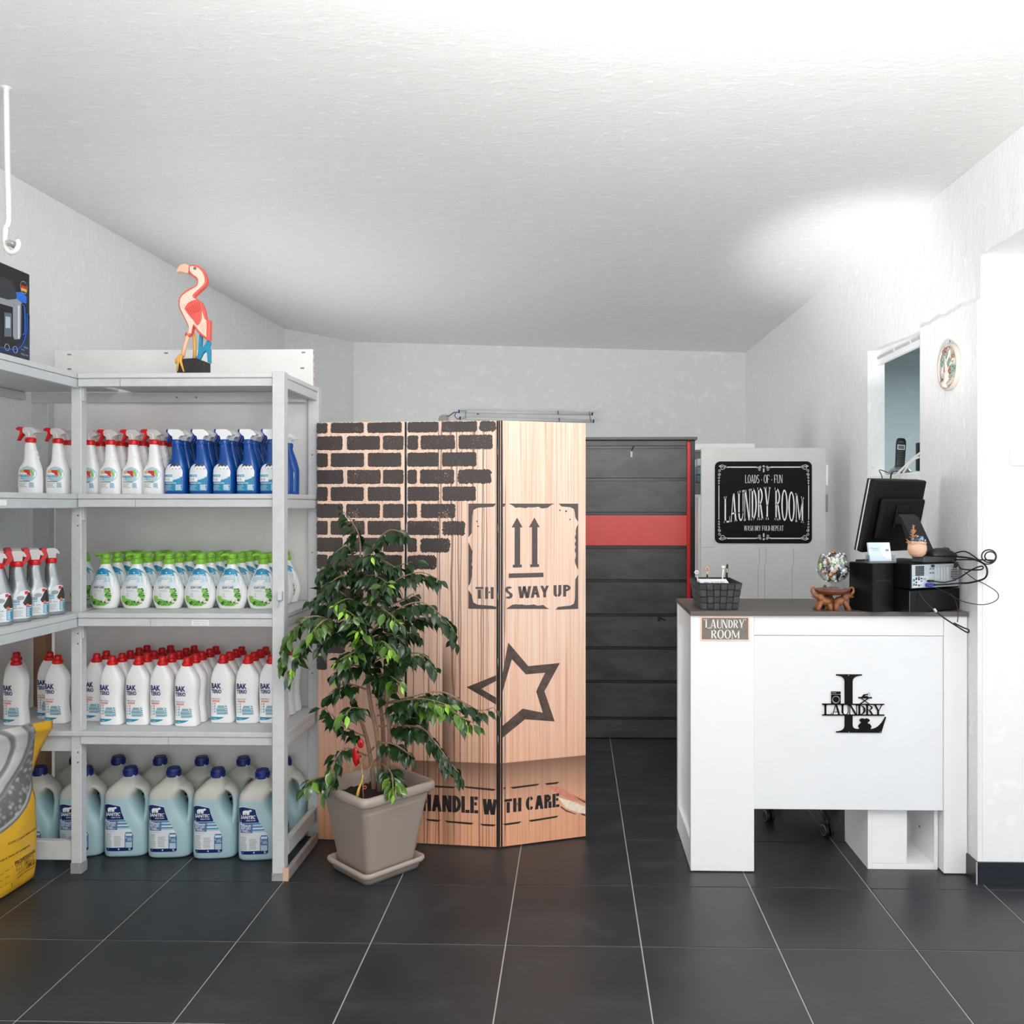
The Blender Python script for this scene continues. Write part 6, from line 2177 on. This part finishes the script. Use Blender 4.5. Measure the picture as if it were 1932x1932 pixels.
def carve(name, poly, half, m, bev=.003, y=0.0):
    """A sawn and rounded piece of board."""
    bm = bmesh.new()
    pts_ = fx(poly)
    a = sum(pts_[i][0] * pts_[(i + 1) % len(pts_)][1] - pts_[(i + 1) % len(pts_)][0] * pts_[i][1] for i in range(len(pts_)))
    if a < 0: pts_ = pts_[::-1]
    f = bm.faces.new([bm.verts.new((x, y - half, z)) for x, z in pts_])
    r = bmesh.ops.extrude_face_region(bm, geom=[f])
    bmesh.ops.translate(bm, verts=[q for q in r['geom'] if isinstance(q, bmesh.types.BMVert)], vec=(0, 2 * half, 0))
    bmesh.ops.recalc_face_normals(bm, faces=list(bm.faces))
    if bev:
        es_ = [e for e in bm.edges if len(e.link_faces) == 2 and e.calc_face_angle(0) > .6 and abs(e.verts[0].co.y - e.verts[1].co.y) < 1e-6]
        bmesh.ops.bevel(bm, geom=es_, offset=bev, segments=2, profile=.5, affect='EDGES')
    return MB().addbm(bm, m).build(name, None, fl_)


def sp2(pts_, n=4):
    c = smooth_curve([(p[0], 0, p[1]) for p in pts_], n)
    return [(q.x, q.z) for q in c]


carve('base_block', [(245, 1789), (245, 1600), (330, 1570), (540, 1562), (600, 1585), (668, 1612), (668, 1789)], .030, grainy('block_black', (40, 38, 37), .6, 60, .25), .003)
bodyo = sp2([(405, 150), (470, 135), (560, 165), (640, 260), (672, 370), (655, 450), (590, 520), (510, 590), (480, 628), (545, 670), (600, 730), (640, 830), (662, 940), (680, 990), (722, 1000), (716, 1295)]) + sp2([(716, 1295), (650, 1260), (540, 1170), (480, 1085), (470, 1075), (455, 1120), (440, 1200), (380, 1195), (392, 1100), (350, 1000), (300, 900), (255, 810), (237, 720), (248, 640), (300, 570), (400, 500), (500, 450), (520, 400), (510, 355), (450, 310), (405, 260), (395, 200), (405, 150)])
carve('body', bodyo[:-1], .0125, CORAL, .004)
inn = sp2([(412, 165), (470, 160), (550, 190), (620, 270), (648, 370), (630, 440), (565, 505), (490, 570), (462, 625), (545, 685), (590, 760), (615, 850), (640, 950), (675, 1010), (668, 1240)]) + sp2([(668, 1240), (560, 1150), (490, 1060), (470, 1050), (450, 1110), (432, 1190), (385, 1185), (400, 1090), (360, 990), (310, 890), (270, 800), (257, 720), (268, 650), (315, 590), (410, 525), (515, 465), (540, 400), (530, 345), (460, 290), (415, 240), (412, 165)])
carve('painted_side', inn[:-1], .0135, PINK, .0035)
carve('wing', sp2([(335, 810), (370, 745), (440, 690), (530, 670), (585, 710), (608, 800), (605, 920), (590, 1000), (545, 1060), (510, 1040), (470, 980), (400, 900), (335, 810)])[:-1], .0165, CORAL, .004)
mb = MB()
for i in range(7):
    x, z = 300 + i * 30, 770 - i * 25 + (i % 2) * 4
    q = fx([(x, z), (x + 22, z + 20 - i * 2)])
    mb.tube([(q[0][0], -.0138, q[0][1]), (q[1][0], -.0138, q[1][1])], .0012, 5, mat('carved_shade', (226, 176, 148), .6))
for i in range(5):
    q = fx([(570 + i * 22, 1070 - i * 18), (640 + i * 8, 1190 - i * 40)])
    mb.tube([(q[0][0], -.0136, q[0][1]), (q[1][0], -.0136, q[1][1])], .0011, 5, mat('carved_shade', (226, 176, 148), .6))
for i in range(7):
    q = fx([(380 + i * 30, 800 - i * 14), (440 + i * 26, 900 - i * 10)])
    mb.tube([(q[0][0], -.0166, q[0][1]), (q[1][0], -.0166, q[1][1])], .0010, 5, mat('carved_coral_dark', (196, 52, 50), .6))
mb.build('carved_line', None, fl_)
carve('beak', sp2([(398, 150), (340, 125), (270, 140), (220, 200), (210, 258), (250, 245), (300, 248), (385, 266), (398, 150)])[:-1], .0125, mat('flamingo_beak', (240, 190, 160), .5), .003)
mb = MB()
q = fx([(497, 198)])[0]
mb.cyl((q[0], -.0134, q[1]), (q[0], -.0146, q[1]), .0062, 14, BLACKP)
mb.cyl((q[0], -.0146, q[1]), (q[0], -.0150, q[1]), .0044, 14, mat('eye_grey', (150, 170, 176), .4))
mb.cyl((q[0], -.0150, q[1]), (q[0], -.0154, q[1]), .0022, 10, BLACKP)
mb.build('eye', None, fl_)


def leg(pts_, r, m, y, name='leg'):
    return MB().tube([(p[0], y, p[1]) for p in fx(pts_)], r, 10, m).build(name, None, fl_)


leg([(412, 1180), (400, 1215), (350, 1380), (312, 1540)], [.008, .0075, .0075, .0085], LEGP, -.018)
leg([(440, 1180), (455, 1240), (465, 1400), (458, 1558)], [.007, .0065, .006, .0075], OCHRE, .006)
mb = MB()
for p in ([(312, 1530), (280, 1600), (262, 1768)], [(312, 1530), (315, 1620), (365, 1768)], [(305, 1540), (250, 1600), (240, 1650)]):
    mb.tube([(a_[0], -.034, a_[1]) for a_ in fx(p)], [.008, .006, .003], 8, OCHRE)
mb.tube([(fx([(312, 1530)])[0][0], -.018, fx([(312, 1530)])[0][1]), (fx([(312, 1535)])[0][0], -.034, fx([(312, 1535)])[0][1])], .008, 8, OCHRE)
mb.build('foot', None, fl_)
leg([(372, 1196), (436, 1216)], .0085, CORAL, -.018, 'knee_band')
carve('reed_support', [(543, 1165), (582, 1200), (574, 1370), (590, 1385), (630, 1340), (662, 1272), (712, 1300), (690, 1390), (710, 1420), (710, 1625), (668, 1605), (660, 1480), (635, 1435), (590, 1480), (552, 1562), (485, 1562), (515, 1500), (530, 1380)], .008, BLUEW, .0015, .006)

# boxed coffee machine on the side rack
bx = thing('appliance_box', 'black and navy carton picturing a coffee machine on top of the side rack', 'box', (-2.05, 3.168, 1.9755))
MB().box(-.30, 0, -.52, 0, 0, .350, grainy('carton_black', (18, 19, 23), .35, 20, .15), .002).build('carton', None, bx)
# print lies on its right face: y (towards the room's door) runs from 0 at the far edge
mb = MB()
ND, BL, LB = mat('carton_navy', (24, 34, 70), .35), mat('carton_blue', (30, 110, 220), .35), mat('carton_steel', (150, 156, 164), .3)
fy2 = .0006


def pr2(poly, m, lift=0.0):
    """Flat print given as (distance from far edge, height)."""
    pts_ = [(-y, z) for y, z in poly]
    a = sum(pts_[i][0] * pts_[(i + 1) % len(pts_)][1] - pts_[(i + 1) % len(pts_)][0] * pts_[i][1] for i in range(len(pts_)))
    if a < 0: pts_ = pts_[::-1]
    mb.add([(fy2 + lift, y, z) for y, z in pts_], [list(range(len(pts_)))], m)


pr2([(.001, .002), (.52, .002), (.52, .05), (.30, .03), (.12, .045), (.05, .09), (.02, .15), (.001, .20)], ND)
pr2([(.018, .262), (.05, .272), (.10, .258), (.13, .23), (.07, .235), (.02, .235)], BL)
pr2([(.10, .30), (.17, .30), (.19, .22), (.09, .215), (.075, .25)], mat('carton_machine', (46, 50, 58), .3), .0002)
pr2([(.045, .232), (.075, .240), (.125, .225), (.19, .222), (.19, .20), (.08, .205)], LB, .0004)
pr2([(.050, .225), (.098, .212), (.098, .10), (.090, .088), (.058, .095), (.052, .11)], LB, .0003)
pr2([(.060, .220), (.070, .217), (.070, .096), (.060, .097)], mat('carton_steel_light', (214, 220, 226), .3), .0005)
pr2([(.105, .18), (.145, .175), (.145, .088), (.105, .095)], mat('carton_jug', (96, 110, 128), .3), .0003)
pr2([(.112, .165), (.138, .162), (.138, .12), (.112, .125)], mat('carton_jug_light', (190, 200, 210), .3), .0005)
for seg in (([(.045, .225), (.032, .215), (.030, .13), (.045, .115)], .0022), ([(.018, .20), (.022, .13), (.05, .072), (.10, .05), (.20, .044)], .0016)):
    mb.tube([(fy2 + .0006, -y, z) for y, z in [(q.x, q.z) for q in smooth_curve([(a_[0], 0, a_[1]) for a_ in seg[0]], 5)]], seg[1], 5, BL)
cy, cz = .036, .292
for r_, m, li in ((.024, LB, 0), (.021, BLACKP, .0002)):
    pr2([(cy + r_ * .9 * cos(i * pi / 10), cz + r_ * sin(i * pi / 10)) for i in range(20)], m, .0004 + li)
for z0, z1, m in ((.298, .308, BLACKP), (.288, .298, mat('flag_red', (206, 26, 30), .4)), (.277, .288, mat('flag_gold', (226, 176, 50), .4))):
    pr2([(cy - .016, z0), (cy + .016, z0), (cy + .016, z1), (cy - .016, z1)], m, .0009)
tv, tf = text_poly('0,55 liter', .01)


def tx2(body, y0, y1, z0, z1, m):
    tv, tf = text_poly(body, .01)
    mb.add([(fy2 + .0012, -(y0 + (1 - a_) * (y1 - y0)), z0 + b_ * (z1 - z0)) for a_, b_ in tv], tf, m)


PLB = mat('carton_text', (190, 200, 214), .4)
tx2('0,55 liter', .012, .036, .066, .074, PLB)
tx2('Heat power', .032, .052, .056, .062, PLB)
tx2('120 g / min', .012, .052, .038, .046, PLB)
for y in (.085, .13):
    mb.tube([(fy2 + .0006, -(y + .012 * cos(i * pi / 8)), .052 + .012 * sin(i * pi / 8)) for i in range(17)], .0009, 5, PLB)
mb.build('print', None, bx)

# rope hook from the ceiling
hkx, hky = -1.913, 2.833
hz = ceil_z(hkx, hky)
hk = thing('ceiling_hook', 'white twisted rod hanging from the ceiling with a hooked end and nut', 'hook', (hkx, hky, hz))
WR = grainy('white_painted_rod', (242, 238, 236), .5, 200, .06, .4)
pts = [(0, 0, .01), (.004, 0, -.25), (.008, 0, -.44), (-.002, 0, -.475), (-.004, 0, -.52), (.004, 0, -.548), (.02, 0, -.556), (.036, 0, -.545), (.042, 0, -.528), (.038, 0, -.515)]
mb = MB().tube(smooth_curve(pts, 6), .0085, 10, WR)
for i in range(62):
    z = -.008 - i * .0072
    mb.tube([(.009 * cos(a_) + .004 * (-z / .25) , .009 * sin(a_), z + .007 * a_ / 6.28) for a_ in [k * 2 * pi / 8 for k in range(9)]], .0014, 4, WR)
mb.build('rod', None, hk)
mb = MB()
mb.cyl((.022, -.022, -.528), (.022, .022, -.528), .0105, 6, mat('zinc_nut', (190, 188, 184), .3, .7))
mb.cyl((.022, -.03, -.528), (.022, .026, -.528), .006, 12, mat('zinc_nut', (190, 188, 184), .3, .7))
mb.build('nut', None, hk)
MB().lathe([(.022, .012), (.018, .0), (.012, -.004), (.009, -.006)], 14, P_CEIL).build('collar', None, hk)

# yellow detergent sack
sk = thing('detergent_sack', 'yellow detergent sack printed with a washing drum at the left edge', 'sack', (-2.2, 3.1, 0))
YELB = mat('sack_yellow', (228, 176, 46), .45)
DRUM = mat('printed_drum', (150, 146, 142), .35)
t = NT(DRUM)
uv = t.n('ShaderNodeUVMap')
sx = t.n('ShaderNodeSeparateXYZ')
t.link(uv.outputs[0], sx.inputs[0])
U, V = sx.outputs['X'], sx.outputs['Y']
du, dv = t.math('SUBTRACT', U, .235), t.math('SUBTRACT', V, .530)
r2 = t.math('POWER', t.math('ADD', t.math('POWER', du, 2.0), t.math('POWER', dv, 2.0)), .5)
g = lambda q: tuple([lin((q, q * .985, q * .97))[0]] * 3)
base = t.ramp(r2, [(0, g(206)), (.100, g(212)), (.104, g(120)), (.118, g(150)), (.124, g(222)), (.158, g(196)), (.164, g(112)), (.178, g(150)), (.255, g(132)), (.266, g(196)), (.276, g(104))])
vor = t.n('ShaderNodeTexVoronoi')
vor.inputs['Scale'].default_value = 44
t.link(uv.outputs[0], vor.inputs['Vector'])
dots = t.ramp(vor.outputs['Distance'], [(.15, (.95, .95, .95)), (.5, (.22, .22, .22))])
ring = t.math('MULTIPLY', t.math('GREATER_THAN', r2, .18), t.math('LESS_THAN', r2, .262))
base = t.mix(t.math('MULTIPLY', ring, .75), base, dots, 'OVERLAY')
yel = lin((228, 176, 46))
ear = t.math('MULTIPLY', t.math('SUBTRACT', V, .40, True), .31)
inside = t.math('MULTIPLY', t.math('LESS_THAN', r2, .280), t.math('GREATER_THAN', U, ear))
t.link(t.mix(inside, yel, base), t.p.inputs['Base Color'])
RG = [  # height, right end, direction angle of the front, half thickness, length
    (0.000, (-2.135, 3.285), -97, .060, .40), (.012, (-2.118, 3.300), -98, .078, .42), (.10, (-2.104, 3.292), -99, .088, .43), (.22, (-2.098, 3.285), -102, .088, .43), (.32, (-2.098, 3.278), -104, .082, .43),
    (.385, (-2.108, 3.276), -106, .070, .42), (.41, (-2.110, 3.275), -108, .062, .42), (.46, (-2.09, 3.268), -112, .046, .43), (.52, (-2.060, 3.258), -116, .026, .44), (.575, (-2.025, 3.245), -119, .012, .45), (.605, (-2.0, 3.232), -121, .004, .46), (.637, (-1.995, 3.222), -122, .003, .46)]
RGs = []
for i in range(len(RG) - 1):
    for q in range(4):
        s = q / 4
        a, b = RG[i], RG[i + 1]
        RGs.append(tuple(a[j] + (b[j] - a[j]) * s if j != 1 else (a[1][0] + (b[1][0] - a[1][0]) * s, a[1][1] + (b[1][1] - a[1][1]) * s) for j in range(5)))
RGs.append(RG[-1])
nseg = 28
rnd = random.Random(9)
vs, uvs = [], []
for z, (rx_, ry_), ang, th, ln_ in RGs:
    d = Vector((cos(R(ang)), sin(R(ang)), 0))
    nrm = Vector((-d.y, d.x, 0))   # points to the room
    for j in range(nseg + 1):
        q = j / nseg
        bulge = th * (sin(pi * q) ** .5)
        wob = .004 * sin(q * 17 + z * 30) * sin(z * 21) if th > .02 else .0015 * sin(q * 14)
        p = Vector((rx_, ry_, z)) + d * (ln_ * q) + nrm * (bulge * .45 + wob)
        vs.append(tuple(p)); uvs.append((ln_ * q, z))
    for j in range(1, nseg):
        q = 1 - j / nseg
        p = Vector((rx_, ry_, z)) + d * (ln_ * q) - nrm * (th * 1.5 * (sin(pi * q) ** .5))
        vs.append(tuple(p)); uvs.append((-1, z))
m_ = 2 * nseg
fs2, mi_ = [], []
for i in range(len(RGs) - 1):
    for j in range(m_):
        k2 = (j + 1) % m_
        fs2.append((i * m_ + j, (i + 1) * m_ + j, (i + 1) * m_ + k2, i * m_ + k2))
        mi_.append(1 if j < nseg else 0)
fs2.append(list(range(m_)))
mi_.append(0)
me = bpy.data.meshes.new('sack')
me.from_pydata(vs, [], fs2)
me.materials.append(YELB)
me.materials.append(DRUM)
me.polygons.foreach_set('material_index', mi_)
me.polygons.foreach_set('use_smooth', [True] * len(fs2))
ul = me.uv_layers.new(name='UVMap')
for lp in me.loops:
    ul.data[lp.index].uv = uvs[lp.vertex_index]
so2 = bpy.data.objects.new('bag', me)
C.objects.link(so2)
so2.parent = sk
so2.location = (2.2, -3.1, 0)


def sackpt(u, z, e=.0012):
    """A point on the front of the sack, u from its right end."""
    for a, b in zip(RGs, RGs[1:]):
        if a[0] <= z <= b[0]:
            s = (z - a[0]) / (b[0] - a[0])
            break
    rx_, ry_ = a[1][0] + (b[1][0] - a[1][0]) * s, a[1][1] + (b[1][1] - a[1][1]) * s
    ang, th, ln_ = (a[j] + (b[j] - a[j]) * s for j in (2, 3, 4))
    d = Vector((cos(R(ang)), sin(R(ang)), 0))
    nrm = Vector((-d.y, d.x, 0))
    q = u / ln_
    wob = .004 * sin(q * 17 + z * 30) * sin(z * 21)
    return Vector((rx_, ry_, z)) + d * u + nrm * (th * .45 * sin(pi * q) ** .5 + wob + e)


mb = MB()
INKB = mat('sack_print_dark', (52, 44, 30), .5)


def sacktext(body, u0, u1, z0, z1, bold=.01, m=INKB):
    tv, tf = text_poly(body, bold)
    mb.add([tuple(sackpt(u1 - a_ * (u1 - u0), z0 + b_ * (z1 - z0), .002)) for a_, b_ in tv], tf, m)


def sackbar(u0, u1, z0, z1, m=INKB):
    mb.add([tuple(sackpt(u, z, .002)) for u, z in ((u1, z0), (u0, z0), (u0, z1), (u1, z1))], [(0, 1, 2, 3)], m)


sacktext('ATOMO DI BIANCHERIA LINDA', .02, .17, .200, .2085, 0)
sacktext('sbiancanti a base di ossigeno', .06, .26, .150, .162, 0)
sacktext('PROFESSIONAL', .02, .145, .112, .127, .02)
sacktext('15KG', .024, .072, .066, .085, .02)
for u in (.035, .068, .115):
    for (a0, a1, b0, b1) in ((u, u + .026, .090, .0915), (u, u + .026, .107, .1085), (u, u + .0015, .09, .108), (u + .0245, u + .026, .09, .108)):
        sackbar(a0, a1, b0, b1)
    if u == .068: sackbar(u + .008, u + .018, .095, .101)
sacktext('pH neutro', .085, .13, .072, .079, 0)
sacktext('gruppo detergenza', .026, .13, .053, .061, .005)
sackbar(.155, .157, .035, .115)
for z in (.108, .083, .058):
    sackbar(.17, .19, z, z + .0015)
    sackbar(.20, .25, z - .004, z - .0025)
o = mb.build('print', None, sk)
o.location = (2.2, -3.1, 0)

# ================================================================== right wall: plaque, phone, switch
pq = thing('wall_plaque', 'oval pale clay plaque with a relief tree and flowers on the right wall', 'plaque', (1.551, 3.566, 2.029), R(-90))
CLAY = grainy('pale_clay', (196, 184, 174), .75, 120, .08, .3)
mb = MB()
rings = []
for rx_, y in ((1.0, .0), (1.0, -.012), (.96, -.018), (.90, -.018), (.86, -.013)):
    rings.append([(.095 * rx_ * cos(2 * pi * j / 40), y, .098 * rx_ * sin(2 * pi * j / 40)) for j in range(40)])
mb.loft(rings, CLAY, (False, False))
mb.build('rim', None, pq)
MB().prism([(.083 * cos(2 * pi * j / 40), .086 * sin(2 * pi * j / 40)) for j in range(40)], -.008, -.001, grainy('clay_ground', (222, 216, 210), .75, 100, .05)).build('ground', None, pq)
mb = MB()
mb.tube(smooth_curve([(-.02, -.012, -.075), (-.004, -.014, -.05), (-.002, -.015, -.02), (-.012, -.014, .02), (-.03, -.012, .05)], 4), [.022] * 3 + [.014] * 5 + [.009] * 5 + [.006] * 4, 8, CLAY)
for p_ in ([(-.002, -.014, -.02), (.03, -.013, .01), (.05, -.012, .03)], [(-.004, -.014, .0), (-.04, -.013, .01), (-.058, -.012, -.02)], [(-.01, -.014, .02), (.012, -.013, .05), (.02, -.012, .07)]):
    mb.tube(smooth_curve(p_, 4), .005, 6, CLAY)
mb.tube(smooth_curve([(-.06, -.01, -.055), (-.02, -.013, -.07), (.02, -.013, -.07), (.06, -.01, -.055)], 4), .009, 8, CLAY)
mb.build('tree', None, pq)
rnd = random.Random(6)
mb, mf = MB(), MB()
for i in range(60):
    a_, r_ = rnd.uniform(0, 6.28), math.sqrt(rnd.random())
    x, z = .066 * r_ * cos(a_), .012 + .062 * r_ * sin(a_)
    if z < -.045: continue
    tgt = (mat('glaze_sage', (128, 158, 148), .4), mat('glaze_blue', (84, 132, 152), .4), mat('glaze_grey', (160, 156, 150), .5), mat('glaze_green', (112, 150, 112), .4))[i % 4]
    an = rnd.uniform(0, 6.28)
    M_ = Matrix.Translation((x, -.0135, z)) @ Matrix.Rotation(an, 4, 'Y')
    mb.sphere((0, 0, 0), .0105, .0035, .005, 8, 5, tgt, M_)
for x, z in ((-.036, .066), (-.02, .074), (.03, -.008), (.02, -.02), (-.05, -.05), (-.036, -.058), (.05, .036)):
    mf.sphere((x, -.015, z), .009, .005, .009, 8, 6, mat('glaze_brown', (142, 100, 78), .5))
mb.build('leaves', None, pq)
mf.build('flower', None, pq)
MB().tube([(0, -.004, .097), (.004, -.006, .105), (0, -.004, .109), (-.004, -.004, .104)], .0016, 5, WIRE).build('hanger', None, pq)

PH = mat('phone_black', (24, 25, 28), .32)
px_, py_, pz_ = 1.64, 4.36, 1.6125
tp = thing('telephone', 'black cordless phone standing in its silver grey cradle on the hatch sill', 'telephone', (px_, py_, pz_), R(-12))
MB().loft([rsq(.052, 0, .02), rsq(.054, .006, .022), rsq(.050, .018, .02), rsq(.040, .030, .018), rsq(.030, .036, .014)], mat('cradle_silver', (132, 142, 146), .3, .5)).build('cradle', None, tp)
MB().box(-.026, .026, -.016, .012, .030, .046, mat('cradle_dark', (50, 54, 58), .3), .004).build('socket', None, tp)
MP = Matrix.Translation((0, -.002, .038)) @ Matrix.Rotation(R(-14), 4, 'X') @ Matrix.Rotation(R(5), 4, 'Y')
mb = MB()
rings = []
for z, hw, hd in ((0, .019, .010), (.01, .0225, .012), (.06, .0235, .0125), (.12, .0245, .0125), (.142, .0235, .012), (.15, .019, .010), (.153, .012, .006)):
    rings.append([(hw * math.copysign(abs(cos(a_)) ** .5, cos(a_)), hd * math.copysign(abs(sin(a_)) ** .5, sin(a_)), z) for a_ in [2 * pi * j / 24 for j in range(24)]])
mb.loft(rings, PH, (True, True), True, True, MP)
mb.build('handset', None, tp)
MB().box(-.018, .018, -.0145, -.012, .088, .115, mat('phone_bezel', (206, 208, 208), .3, .4), .001, MP).build('display_bezel', None, tp)
MB().box(-.014, .014, -.0152, -.014, .092, .110, mat('phone_display', (96, 106, 112), .2), 0, MP).build('display', None, tp)
mb = MB()
for r_ in range(5):
    for c_ in range(3):
        mb.box(-.0165 + c_ * .0118, -.0075 + c_ * .0118, -.0150, -.012, .010 + r_ * .0125, .0175 + r_ * .0125, mat('phone_key', (60, 62, 66), .35), .001, MP)
mb.box(-.011, .011, -.0148, -.012, .073, .083, mat('phone_key', (60, 62, 66), .35), .002, MP)
mb.box(-.009, .009, -.0140, -.0118, .129, .131, mat('phone_grille', (150, 152, 154), .4), 0, MP)
put_text(mb, 'phone', -.01, .01, .120, .123, mat('phone_grille', (150, 152, 154), .4), lambda x, z: -.0128) if False else None
mb.build('key', None, tp)
WCAB = mat('white_cable', (238, 236, 232), .45)


def wcable(name, label, pts, r, m):
    return tag(MB().tube(smooth_curve(pts, 8), r, 7, m).build(name), label, 'cable')


wcable('cable', 'white cables arching over the sill beside the phone', [(1.61, 4.30, 1.50), (1.556, 4.20, 1.585), (1.58, 4.10, 1.655), (1.60, 4.0, 1.70), (1.62, 3.95, 1.71)], .006, WCAB)
wcable('cable', 'second white cable looping over the hatch sill', [(1.556, 4.16, 1.54), (1.553, 4.10, 1.60), (1.575, 4.02, 1.668), (1.61, 3.95, 1.685)], .0045, WCAB)
wcable('cable', 'black cable dropping from the cradle over the sill behind the monitor', [(1.64, 4.30, 1.622), (1.585, 4.27, 1.628), (1.552, 4.24, 1.60), (1.548, 4.22, 1.50)], .004, CAB)
wcable('cable', 'thin black cable bent around the phone cradle to the sill edge', [(1.62, 4.44, 1.622), (1.565, 4.43, 1.64), (1.551, 4.36, 1.605), (1.547, 4.28, 1.50)], .0025, CAB)
wcable('cable', 'thin white cable curled at the far end of the sill', [(1.62, 4.50, 1.618), (1.59, 4.56, 1.64), (1.566, 4.55, 1.66), (1.556, 4.46, 1.64), (1.549, 4.38, 1.56)], .002, WCAB)
bk2 = thing('black_panel', 'black upright screen edge half hidden at the near end of the hatch', 'screen', (1.669, 4.22, 1.6135))
MB().box(0, .24, -.012, .012, .012, .150, BLACKP, .003).build('panel', None, bk2)
MB().box(.08, .16, -.03, .03, 0, .012, BLACKP, .002).build('foot', None, bk2)

sw2 = thing('wall_switch', 'white rounded light switch on the bright wall at the right edge', 'switch', (1.715, 3.3345, 1.647))
MB().box(-.043, .043, -.010, 0, -.037, .037, mat('switch_white', (250, 250, 250), .3), .007).build('plate', None, sw2)
MB().box(-.036, .036, -.0125, -.0095, -.029, .030, mat('switch_white', (250, 250, 250), .3), .002).build('rocker', None, sw2)
bpy.context.view_layer.update()
